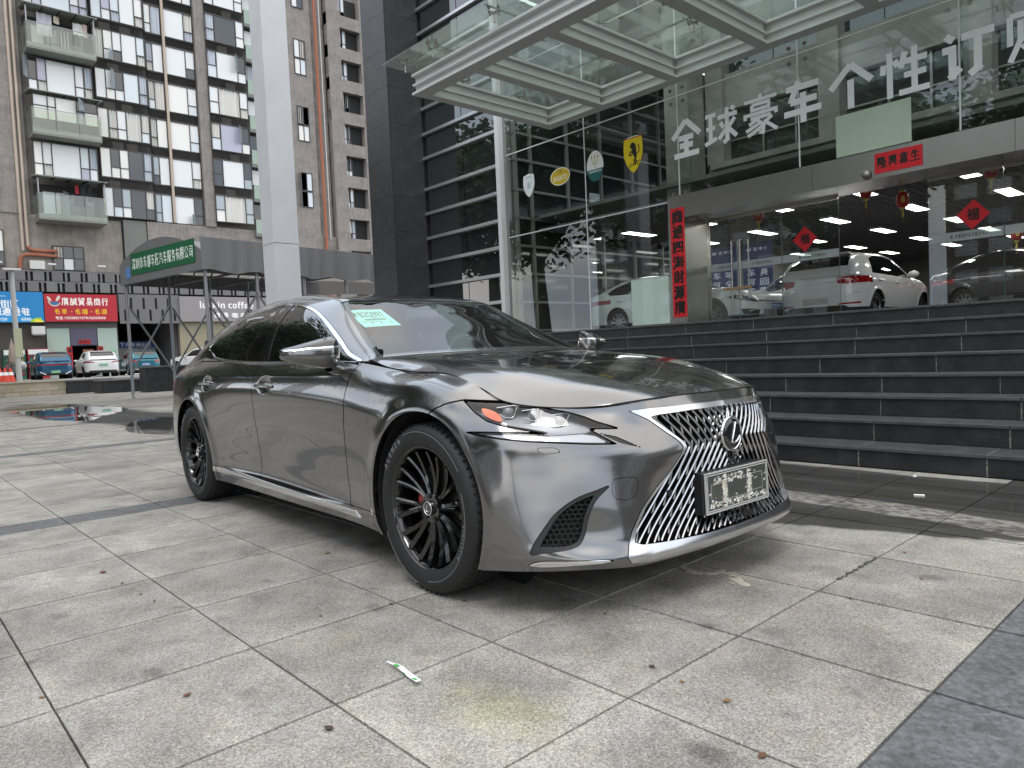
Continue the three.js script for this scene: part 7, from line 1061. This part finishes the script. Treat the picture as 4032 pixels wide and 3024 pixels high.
// spec: x=0 at front axle, x forward. top: centre-line [x,y] from nose to tail; belt: [x,y]; half: [x,w] plan half width
function profileCar(name, label, spec, pos, turn) {
  const t = thing(name, label, 'car', pos, turn, spec.group); const { wb, R, top, belt, half, floor = .22, body } = spec; const ev = (pts, x) => { const p = [...pts].sort((a, b) => a[0] - b[0]); return crEval(p.map((q) => q[0]), p.map((q) => [q[1]]), Math.max(p[0][0], Math.min(p[p.length - 1][0], x)))[0]; };
  const xf = top[0][0], xr = top[top.length - 1][0]; const side = []; const N = 26;
  const corner = (x, y, z, k) => [x, y, z * k];
  // lower sheet round the half car
  const rows = [0, .18, .42, .68, .88, 1], bulge = [-.035, -.005, .012, .014, .006, -.012];
  const ring = []; const wf = ev(half, xf), wr = ev(half, xr);
  const nose = (z, x) => rows.map((r, i) => { const yb = ev(belt, x); const y = floor + (yb - floor) * r; return [x + (x > 0 ? 1 : -1) * (bulge[i] + .02), y, z]; });
  ring.push(nose(0, xf + .02), nose(wf * .6, xf), nose(wf * .92, xf - .06));
  for (let i = 1; i < N; i++) { const x = xf - .14 + (xr - xf + .28) * i / N; const w = ev(half, x), yb = ev(belt, x); ring.push(rows.map((r, k) => [x, floor + (yb - floor) * r, w + bulge[k]])); }
  ring.push(nose(wr * .92, xr + .06), nose(wr * .6, xr), nose(0, xr - .02));
  let low = flip(loft(ring, 150, 34, ([x, y, z]) => { let o = 0; for (const c of [0, -wb]) { const d = Math.hypot(x - c, y - R) - R * 1.14; if (z > .5 && d > -.06) o += .016 * Math.exp(-((d - .01) ** 2) / .0018); } return [x, y, z + o]; }));
  const open = low; for (const c of [0, -wb]) low = clip(low, (x, y, z) => (z > .4 ? Math.hypot(x - c, y - R) - R * 1.13 : 1));
  // upper sheet in slices
  const xs = []; for (let i = 0; i <= 40; i++) xs.push(xf + (xr - xf) * i / 40);
  const upNet = xs.map((x) => { const yb = ev(belt, x) - .004, yc = Math.max(ev(top, x), yb + .012), w = ev(half, x) - .012, d = yc - yb, k = Math.min(1, d / .45), tumble = (spec.tumble ?? .22) * k; return [[x, yb, w], [x, yb + d * .32, w - tumble * .22], [x, yb + d * .64, w - tumble * .55], [x, yb + d * .90, w - tumble * .98 - .02 * (1 - k)], [x, yb + d * .975, w - tumble * 1.35 - .06], [x, yb + d * .995, w * .34], [x, yc, 0]]; });
  let up = loft(upNet, 150, 40); if (up.N[1 + 3 * 20] < 0) up = flip(up);
  const part = (n, s, m, d = .01) => mesh(n, panel(both(s), d), m, t), two = (n, s, m, d = .01) => { mesh(n, panel(s, d), m, t); mesh(n, panel(mirrorZ(s), d), m, t); };
  const winP = poly(spec.win), ws = poly([[spec.ws[0][0], 0], [spec.ws[0][0] + .02, spec.ws[0][1] * .6], spec.ws[0], spec.ws[1], [spec.ws[1][0] + .02, 0], [spec.ws[1][0] + .02, -1], [spec.ws[0][0], -1]]), rw = poly([[spec.rw[0][0], 0], spec.rw[0], spec.rw[1], [spec.rw[1][0], 0], [spec.rw[1][0], -1], [spec.rw[0][0], -1]]);
  const steep = spec.steepRear;
  const isWin = (x, y, z, nx, ny, nz) => (z > .3 ? winP(x, y) : -1);
  const skin = clip(clip(clip(up, (...a) => -isWin(...a) - .001), (x, y, z) => -ws(x, z) - .001), (x, y, z) => -rw(x, z) - .001);
  part('upper_body', skin, body); two('side_window', offset(clip(up, (...a) => isWin(...a)), -.006), M.tint, .004); part('windscreen', offset(clip(up, (x, y, z) => ws(x, z)), -.005), M.tint, .004); part('rear_window', offset(clip(up, (x, y, z) => rw(x, z)), -.005), M.tint, .004); void steep;
  // lower panels with door gaps, lamps
  let shell = low; const lamps = [];
  for (const [n, pts, m, where] of spec.lamps) { const p = poly(pts), f = where === 'side' ? (x, y, z) => (z > .4 ? p(x, y) : -1) : (x, y, z) => ((where === 'rear' ? x < -wb - .2 : x > .2) ? p(z, y) : -1); lamps.push([n, clip(open, f), m]); shell = clip(shell, (x, y, z) => -f(x, y, z) - .0005); }
  for (const x0 of spec.gaps) shell = clip(shell, (x, y, z) => (z > .4 && y > floor + .12 ? Math.abs(x - x0) - .0035 : 1)); if (spec.tailgate) shell = clip(shell, (x, y, z) => (x < -wb - .3 ? Math.abs(y - spec.tailgate) - .004 : 1));
  part('body_shell', shell, body, .012); mesh('inner_shell', geo(both(offset(low, -.02))), M.blackMatte, t); for (const [n, s, m] of lamps) if (s.I.length) { const zs = s.P.filter((_, i) => i % 3 === 2); if (Math.min(...zs) < .01) part(n, offset(s, .002), m, .004); else two(n, offset(s, .002), m, .004); }
  const trim = clip(low, (x, y) => floor + .075 - y); part('sill_trim', offset(trim, .003), spec.trim ?? M.trim, .004);
  { const l = [bx(-wb - .5, .4, floor - .02, floor + .02, -.6, .6)]; for (const c of [0, -wb]) for (const z of [1, -1]) l.push(new THREE.CylinderGeometry(R * 1.13, R * 1.13, .3, 32, 1, true).rotateX(Math.PI / 2).translate(c, R, z * (ev(half, c) - .18))); mesh('underbody', l, M.blackMatte, t); }
  const w0 = plainWheel(R, .21, spec.rim ?? M2.alloy, spec.spokes ?? 5); for (const c of [0, -wb]) for (const z of [1, -1]) { const w = w0.clone(); w.position.set(c, R, z * (ev(half, c) - .115)); w.rotation.y = z > 0 ? 0 : Math.PI; t.add(w); }
  for (const z of [1, -1]) { const x = spec.mirror[0], y = spec.mirror[1], w = ev(half, x); mesh('door_mirror', [new THREE.SphereGeometry(.1, 16, 10).scale(.75, .75, 1.15).translate(x, y + .03, z * (w + .09)), bar([x, y - .02, z * (w - .06)], [x, y, z * (w + .04)], .02, 6)], spec.mirrorM ?? body, t); for (const hx of spec.handles) mesh('door_handle', rbox(.2, .03, .04, hx, ev(belt, hx) - .10, z * (ev(half, hx) + .012), .012, 1), body, t); }
  for (const [end, y, m, w = .44, h = .14] of spec.plates) { const x = end === 'rear' ? xr : xf; const g = rbox(.012, h, w, x + (end === 'rear' ? -.075 : .075), y, 0, .004, 1); const o = mesh('number_plate', g, std([.6, .6, .6], .5), t); mesh('plate_print', new THREE.PlaneGeometry(w - .01, h - .01).rotateY(end === 'rear' ? -Math.PI / 2 : Math.PI / 2).translate(x + (end === 'rear' ? -.0825 : .0825), y, 0), m, o); }
  if (spec.extra) spec.extra(t, { low, up, ev, xf, xr, part, two });
  return t;
}
const hatch = { wb: 2.63, R: .315, floor: .24, top: [[.80, .62], [.72, .72], [.35, .86], [-.35, .985], [-.60, 1.03], [-1.25, 1.40], [-1.7, 1.465], [-2.4, 1.465], [-2.95, 1.42], [-3.22, 1.30], [-3.40, 1.06], [-3.44, .96]], belt: [[.80, .60], [.70, .68], [.3, .78], [-.4, .90], [-1.5, .93], [-2.6, .96], [-3.2, .97], [-3.44, .95]], half: [[.80, .62], [.68, .76], [.35, .87], [-.3, .895], [-1.4, .898], [-2.6, .898], [-3.1, .87], [-3.34, .80], [-3.44, .72]],
  win: [[-.72, .955], [-1.32, 1.33], [-1.75, 1.385], [-2.4, 1.38], [-2.72, 1.30], [-2.80, 1.00], [-1.6, .975]], ws: [[-.62, .70], [-1.32, .58]], rw: [[-2.99, .56], [-3.35, .62]], gaps: [-.72, -1.75, -2.62], mirror: [-.85, 1.0], handles: [-1.6, -2.5], body: M2.white, rim: M2.alloy, spokes: 5, plates: [], tailgate: .60, tumble: .20,
  lamps: [['tail_light', [[.42, .915], [.60, .935], [.95, .93], [.95, .80], [.62, .78], [.46, .80]], M.redLens, 'rear'], ['rear_reflector', [[.45, .40], [.82, .42], [.82, .38], [.45, .37]], M.redLens, 'rear'], ['bumper_insert', [[-1, .36], [.55, .36], [.72, .28], [.6, .2], [-1, .2]], M.trim, 'rear'], ['headlight', [[.40, .62], [.62, .69], [.85, .72], [.85, .62], [.6, .56]], M.lampInside, 'front'], ['lower_grille', [[-1, .42], [.6, .42], [.55, .28], [-1, .28]], M.trim, 'front']] };
profileCar('white_hatchback', 'white hatchback seen from behind in the open showroom doorway', { ...hatch, extra: (t, { xr }) => { const e = new THREE.Group(); e.name = 'rear_badge'; t.add(e); mesh('badge_ring', new THREE.TorusGeometry(.058, .008, 8, 32).rotateY(Math.PI / 2).translate(xr - .035, .86, 0), M.chrome, e); mesh('badge_letters', [tube([[xr - .036, .90, .035], [xr - .036, .868, .012], [xr - .036, .90, 0], [xr - .036, .868, -.012], [xr - .036, .90, -.035]], .006, 20, 6), tube([[xr - .036, .862, .042], [xr - .036, .82, .018], [xr - .036, .85, 0], [xr - .036, .82, -.018], [xr - .036, .862, -.042]], .006, 20, 6)], M.chrome, e); mesh('plate_recess', rbox(.02, .13, .52, xr - .05, .47, 0, .01, 1), std([.45, .45, .44], .5), t); mesh('roof_spoiler', rbox(.22, .03, 1.05, -2.98, 1.435, 0, .012, 2), M2.white, t); mesh('rear_wiper', bar([-3.30, 1.02, .0], [-3.26, 1.05, .38], .008, 6), M.blackSatin, t); mesh('trim_badge', box(.004, .02, .16, xr - .03, .70, -.42), M.chrome, t); } }, [-6.73, 1.30, -12.9 - .0], Math.PI / 2);
scene.getObjectByName('white_hatchback').position.set(-6.73, 1.298, -15.45 - 2.63);
const sedan = { wb: 2.71, R: .33, floor: .22, top: [[.92, .60], [.84, .70], [.45, .84], [-.45, .97], [-.75, 1.01], [-1.5, 1.36], [-2.0, 1.415], [-2.5, 1.39], [-3.1, 1.22], [-3.45, 1.08], [-3.75, 1.04], [-3.88, .98]], belt: [[.92, .58], [.8, .66], [.4, .77], [-.5, .90], [-1.6, .93], [-2.7, .96], [-3.4, .98], [-3.88, .95]], half: [[.92, .60], [.78, .76], [.4, .88], [-.4, .92], [-1.6, .925], [-2.7, .925], [-3.3, .89], [-3.7, .80], [-3.88, .66]],
  win: [[-.86, .95], [-1.55, 1.285], [-2.0, 1.335], [-2.45, 1.32], [-2.85, 1.20], [-3.08, 1.07], [-2.95, 1.01], [-1.8, .975]], ws: [[-.78, .72], [-1.58, .58]], rw: [[-2.62, .56], [-3.30, .62]], gaps: [-.72, -1.85, -2.75], mirror: [-.95, .98], handles: [-1.7, -2.6], body: M2.white, rim: M2.alloy, spokes: 10, plates: [], tumble: .24,
  lamps: [['headlight', [[.40, .60], [.50, .66], [.66, .68], [.86, .72], [.90, .68], [.84, .60], [.60, .555], [.44, .56]], M.lampInside, 'front'], ['front_grille', [[-1, .665], [.40, .645], [.38, .57], [-1, .55]], M.blackGloss, 'front'], ['lower_grille', [[-1, .40], [.42, .40], [.40, .28], [-1, .28]], M.blackSatin, 'front'], ['fog_lamp_recess', [[.50, .40], [.84, .42], [.80, .30], [.52, .30]], M.blackSatin, 'front'], ['tail_light', [[.48, .90], [.64, .91], [.95, .90], [.95, .80], [.5, .80]], M.redLens, 'rear']] };
profileCar('white_saloon', 'white saloon with chrome grille and blue plate behind the glass doors', { ...sedan, plates: [['front', .47, plateTex('9DW29', '#1d4fb0', '#f2f4f8'), .44, .14]], extra: (t, { xf }) => { for (let k = 0; k < 3; k++) mesh('grille_bar', rbox(.02, .012, .78, xf + .055, .585 + k * .03, 0, .004, 1), M.chrome, t); mesh('front_badge', new THREE.TorusGeometry(.055, .008, 8, 30).rotateY(Math.PI / 2).translate(xf + .07, .615, 0), M.chrome, t); for (const z of [1, -1]) mesh('fog_trim', tube([[xf + .03, .39, z * .52], [xf - .01, .385, z * .68], [xf - .1, .36, z * .80]], .009, 16, 6), M.chrome, t); } }, [-8.66, 1.298, -14.80], -.03);
profileCar('white_saloon', 'white saloon standing farther back, half hidden by the hatchback', { ...sedan, group: undefined }, [-9.9, 1.298, -19.2], Math.PI / 2 + .9);
profileCar('dark_saloon', 'dark saloon in the dim right side of the showroom', { ...sedan, body: phys([.02, .02, .022], .25, .2, { clearcoat: 1 }) }, [-2.2, 1.298, -17.5], -.5);
// parked by the shops (tails towards the plaza)
const suvRear = [['tail_light', [[-1, .86], [.55, .87], [.95, .88], [.95, .80], [.55, .79], [-1, .80]], M.redLens, 'rear'], ['bumper_insert', [[-1, .36], [.6, .36], [.74, .26], [-1, .24]], M.trim, 'rear'], ['headlight', [[.40, .70], [.85, .78], [.85, .68], [.5, .64]], M.lampInside, 'front']];
const suv = { ...hatch, top: hatch.top.map(([x, y]) => [x * 1.05, y * 1.07 + (x < -1 ? .02 : 0)]), belt: hatch.belt.map(([x, y]) => [x * 1.05, y * 1.04]), half: hatch.half.map(([x, y]) => [x * 1.05, y * 1.02]), win: hatch.win.map(([x, y]) => [x * 1.05, y * 1.065]), ws: hatch.ws.map(([x, y]) => [x * 1.05, y * 1.02]), rw: hatch.rw.map(([x, y]) => [x * 1.05, y * 1.02]), wb: 2.75, R: .345, lamps: suvRear, gaps: hatch.gaps.map((x) => x * 1.05) };
profileCar('blue_electric_hatchback', 'metallic blue hatchback with green plate parked before the shops', { ...suv, body: M2.blue, rim: M2.darkAlloy, plates: [['rear', .42, plateTex('BC3796', '#8fd6a8', '#14321f'), .46, .14]], group: 'cars parked by the shops', extra: (t, { xr }) => { for (const z of [1, -1]) mesh('bumper_fin', new THREE.BoxGeometry(.03, .05, .34).rotateX(z * -.5).translate(xr - .06, .36, z * .62), std([.7, .72, .74], .4), t); mesh('tail_bar', rbox(.02, .02, 1.5, xr - .045, .87, 0, .008, 1), std([.06, .08, .09], .2), t); mesh('brake_light', box(.03, .03, .3, -3.08, 1.55, 0), M.redLens, t); } }, [-48.0 - 3.62, LOT, -8.55], Math.PI - .06);
profileCar('white_electric_saloon', 'white rounded electric car with green plate between the blue and the teal car', { ...suv, top: suv.top.map(([x, y]) => [x, x < -2.6 ? y * 1.0 : y]), body: M2.white, rim: M2.darkAlloy, plates: [['rear', .72, plateTex('BC0972', '#8fd6a8', '#14321f'), .46, .14]], group: 'cars parked by the shops', lamps: [['tail_light', [[.40, .90], [.95, .96], [.95, .86], [.5, .85]], M.redLens, 'rear'], ['bumper_insert', [[-1, .40], [.7, .40], [.8, .24], [-1, .2]], M.trim, 'rear'], suvRear[2]] }, [-48.2 - 3.62, LOT, -11.0], Math.PI - .05);
profileCar('teal_hatchback', 'teal hatchback with blue plate seen through the tent frame', { ...suv, body: M2.teal, plates: [['rear', .66, plateTex('21PH6', '#1d4fb0', '#f2f4f8'), .46, .14]], group: 'cars parked by the shops', lamps: [['tail_light', [[.50, .92], [.95, .94], [.95, .82], [.55, .80]], M.redLens, 'rear'], ['bumper_insert', [[-1, .40], [.7, .40], [.8, .24], [-1, .2]], std([.35, .36, .37], .4), 'rear'], suvRear[2]] }, [-49.5 - 3.62, LOT, -13.75], Math.PI - .06);
profileCar('white_suv', 'white sport utility car, farthest right of the cars by the shops', { ...suv, body: M2.white, plates: [], group: 'cars parked by the shops' }, [-51.5 - 3.0, LOT + .1, -17.6], Math.PI + .5);
profileCar('white_parked_suv', 'white sport utility car parked across the plaza opposite the saloon', { ...suv, body: M2.white, plates: [] }, [-17.3, 0, 4.9], .08);
{ // scooters
  const scooter = (label, pos, turn, col) => { const t = thing('parked_scooter', label, 'scooter', pos, turn, 'parked scooters'); for (const x of [0, -1.2]) mesh('wheel', [new THREE.TorusGeometry(.19, .05, 10, 28).translate(x, .24, 0), new THREE.CylinderGeometry(.12, .12, .04, 20).rotateX(Math.PI / 2).translate(x, .24, 0)], M.rubber, t); mesh('body_shell', [shapeGeo([[-1.45, .62], [-1.1, .70], [-.72, .62], [-.66, .38], [-.28, .32], [-.16, .86], [-.06, .92], [.02, .6], [.06, .40], [-.1, .24], [-.7, .22], [-.95, .34], [-1.3, .44]], .20, .03).translate(0, 0, -.10)], std(col, .3), t); mesh('seat', rbox(.7, .09, .24, -1.02, .74, 0, .04, 2), M.blackSatin, t); mesh('handlebar', [bar([-.14, .9, 0], [-.22, 1.05, 0], .025, 8), bar([-.24, 1.06, -.3], [-.24, 1.06, .3], .016, 8)], M.blackSatin, t); mesh('mirror', [new THREE.SphereGeometry(.055, 12, 8).scale(.4, .8, 1).translate(-.24, 1.26, .3), bar([-.24, 1.06, .26], [-.24, 1.24, .3], .007, 6)], M.blackSatin, t); mesh('mirror', [new THREE.SphereGeometry(.055, 12, 8).scale(.4, .8, 1).translate(-.24, 1.26, -.3), bar([-.24, 1.06, -.26], [-.24, 1.24, -.3], .007, 6)], M.blackSatin, t); mesh('headlamp', new THREE.SphereGeometry(.08, 14, 10).translate(-.06, .94, 0), M.lampInside, t); return t; };
  scooter('black scooter under a pale cover left of the blue car', [-47.5, LOT, -6.3], .5, [.03, .03, .032]); scooter('dark scooter half hidden behind the saloon tail', [-8.15, 0, -2.78], -1.45, [.02, .02, .022]);
  const g = new THREE.SphereGeometry(.45, 24, 14), p = g.attributes.position; for (let i = 0; i < p.count; i++) { const k = 1 + .22 * (fbm(p.getX(i) * 4 + 5, p.getY(i) * 4 + p.getZ(i) * 3, 303, 3) - .5); p.setXYZ(i, p.getX(i) * k * 1.1, Math.max(-.35, p.getY(i) * k * .55), p.getZ(i) * k * .55); } g.computeVertexNormals(); tag(mesh('scooter_cover', g.translate(-48.2, LOT + .85, -6.75), std([.40, .40, .39], .7)), 'crumpled pale cover thrown over the scooter by the lamp post', 'cover');
}
// ------------------------------------------------------------------ across the plaza (mirrored in the saloon and in the glass): trees, opposite blocks
{
  const leafM = phys([.045, .085, .025], .75, 0, { transmission: .25, thickness: 0, side: THREE.DoubleSide }), bark = std([.10, .075, .055], .9);
  function treeGeo(seed, h, r) {
    const keep = seedState; seedState = seed; const wood = [], tips = []; const grow = (p, d, len, rad, lvl) => { const q = p.clone().addScaledVector(d, len); wood.push(bar([p.x, p.y, p.z], [q.x, q.y, q.z], rad, 7, rad * .7)); if (lvl >= 3) { tips.push(q); return; } const n = lvl === 0 ? 5 : 3; for (let i = 0; i < n; i++) { const a = i / n * 6.283 + rr(0, 1), tilt = rr(.45, .95); const nd = new THREE.Vector3(Math.cos(a) * tilt, 1 - tilt * .55, Math.sin(a) * tilt).normalize(); grow(q, nd, len * rr(.55, .8), rad * .62, lvl + 1); tips.push(q.clone().addScaledVector(nd, len * .3)); } };
    grow(new THREE.Vector3(0, 0, 0), new THREE.Vector3(rr(-.05, .05), 1, rr(-.05, .05)).normalize(), h * .32, h * .028, 0);
    const P = [], N = []; for (const t of tips) for (let k = 0; k < 95; k++) { const a = rr(0, 6.283), b = rr(-1, 1), q = r * .30 * Math.cbrt(rnd()), c = t.clone().add(new THREE.Vector3(Math.cos(a) * Math.sqrt(1 - b * b) * q * 1.3, b * q * .8, Math.sin(a) * Math.sqrt(1 - b * b) * q * 1.3)); const s = rr(.14, .28), u = new THREE.Vector3(rr(-1, 1), rr(-.5, .5), rr(-1, 1)).normalize(), v = new THREE.Vector3(rr(-1, 1), rr(-.4, 1), rr(-1, 1)).cross(u).normalize(), n = u.clone().cross(v); const A = c.clone().addScaledVector(u, s), B = c.clone().addScaledVector(v, s * .55), C = c.clone().addScaledVector(u, -s), D = c.clone().addScaledVector(v, -s * .55); for (const w of [A, B, C, A, C, D]) { P.push(w.x, w.y, w.z); N.push(n.x, n.y, n.z); } }
    seedState = keep; const g = new THREE.BufferGeometry(); g.setAttribute('position', new THREE.Float32BufferAttribute(P, 3)); g.setAttribute('normal', new THREE.Float32BufferAttribute(N, 3)); return [merge(wood), g];
  }
  const kinds = [treeGeo(11, 19, 6.2), treeGeo(23, 17, 6.0)];
  const spots_ = [[-66, 10], [-58, 6.5], [-50, 8], [-43, 5.6], [-36, 7], [-29.5, 5.2], [-23.5, 6.4], [-17, 13], [-4, 22], [14, 24], [34, 10]];
  spots_.forEach(([x, z], i) => { const t = thing('plaza_tree', `broad green tree number ${['one', 'two', 'three', 'four', 'five', 'six', 'seven', 'eight', 'nine', 'ten', 'eleven', 'twelve', 'thirteen', 'fourteen', 'fifteen'][i]} of the row across the plaza`, 'tree', [x, 0, z], i * 1.3, 'trees across the plaza'); const [w, c] = kinds[i % 2]; mesh('trunk', w, bark, t); mesh('crown', c, leafM, t); t.scale.setScalar(.9 + .25 * hash2(i, 3)); });
  const hedge = thing('clipped_hedge', 'shoulder-high green hedge along the far edge of the plaza', 'hedge'); { const P = [], N = []; for (let k = 0; k < 30000; k++) { const x = rr(-62, -13), y = rr(.1, 2.1) + .25 * Math.sin(x * .9), z = rr(7.4, 8.4), s = rr(.08, .16), u = new THREE.Vector3(rr(-1, 1), rr(-1, 1), rr(-1, 1)).normalize(), v = new THREE.Vector3(rr(-1, 1), rr(-1, 1), rr(-1, 1)).cross(u).normalize(), n = u.clone().cross(v); const c = new THREE.Vector3(x, y, z); const A = c.clone().addScaledVector(u, s), B = c.clone().addScaledVector(v, s * .6), C = c.clone().addScaledVector(u, -s); for (const w of [A, B, C]) { P.push(w.x, w.y, w.z); N.push(n.x, n.y, n.z); } } const g = new THREE.BufferGeometry(); g.setAttribute('position', new THREE.Float32BufferAttribute(P, 3)); g.setAttribute('normal', new THREE.Float32BufferAttribute(N, 3)); mesh('foliage', g, leafM, hedge); mesh('planting_bed', bx(-62, -13, 0, .25, 7.2, 8.6), std([.05, .04, .03], .95), hedge); }
  const blockWall = std([.26, .235, .215], .85);
  const block = (label, x0, x1, y1, z0, z1, face) => { const t = thing('opposite_block', label, 'building'); mesh('block_wall', boxUV(bx(x0, x1, 0, y1, z0, z1), 4), blockWall, t); const g = new THREE.BoxGeometry(1, 1, 1); for (let f = 1; f * 3 + 1.6 < y1; f++) { if (face === 'z') for (let x = x0 + 1.4; x < x1 - 1; x += 3.1) { const o = mesh('window', g, paneKinds[(f * 7 + Math.round(x)) & 3], t); o.scale.set(2.1, 1.5, .1); o.position.set(x + .5, f * 3 + .9, z0 - .04); } else for (let z = z0 + 1.4; z < z1 - 1; z += 3.1) { const o = mesh('window', g, paneKinds[(f * 5 + Math.round(z)) & 3], t); o.scale.set(.1, 1.5, 2.1); o.position.set(x0 - .04, f * 3 + .9, z + .5); } } };
  block('brown apartment slab opposite the showroom', -64, -28, 27, 50, 62, 'z'); block('lower brown block opposite the saloon', -26, 16, 23, 62, 72, 'z'); block('apartment block at the far east side', 70, 82, 16, -34, 30, 'x');
}
renderer.render(scene, camera);
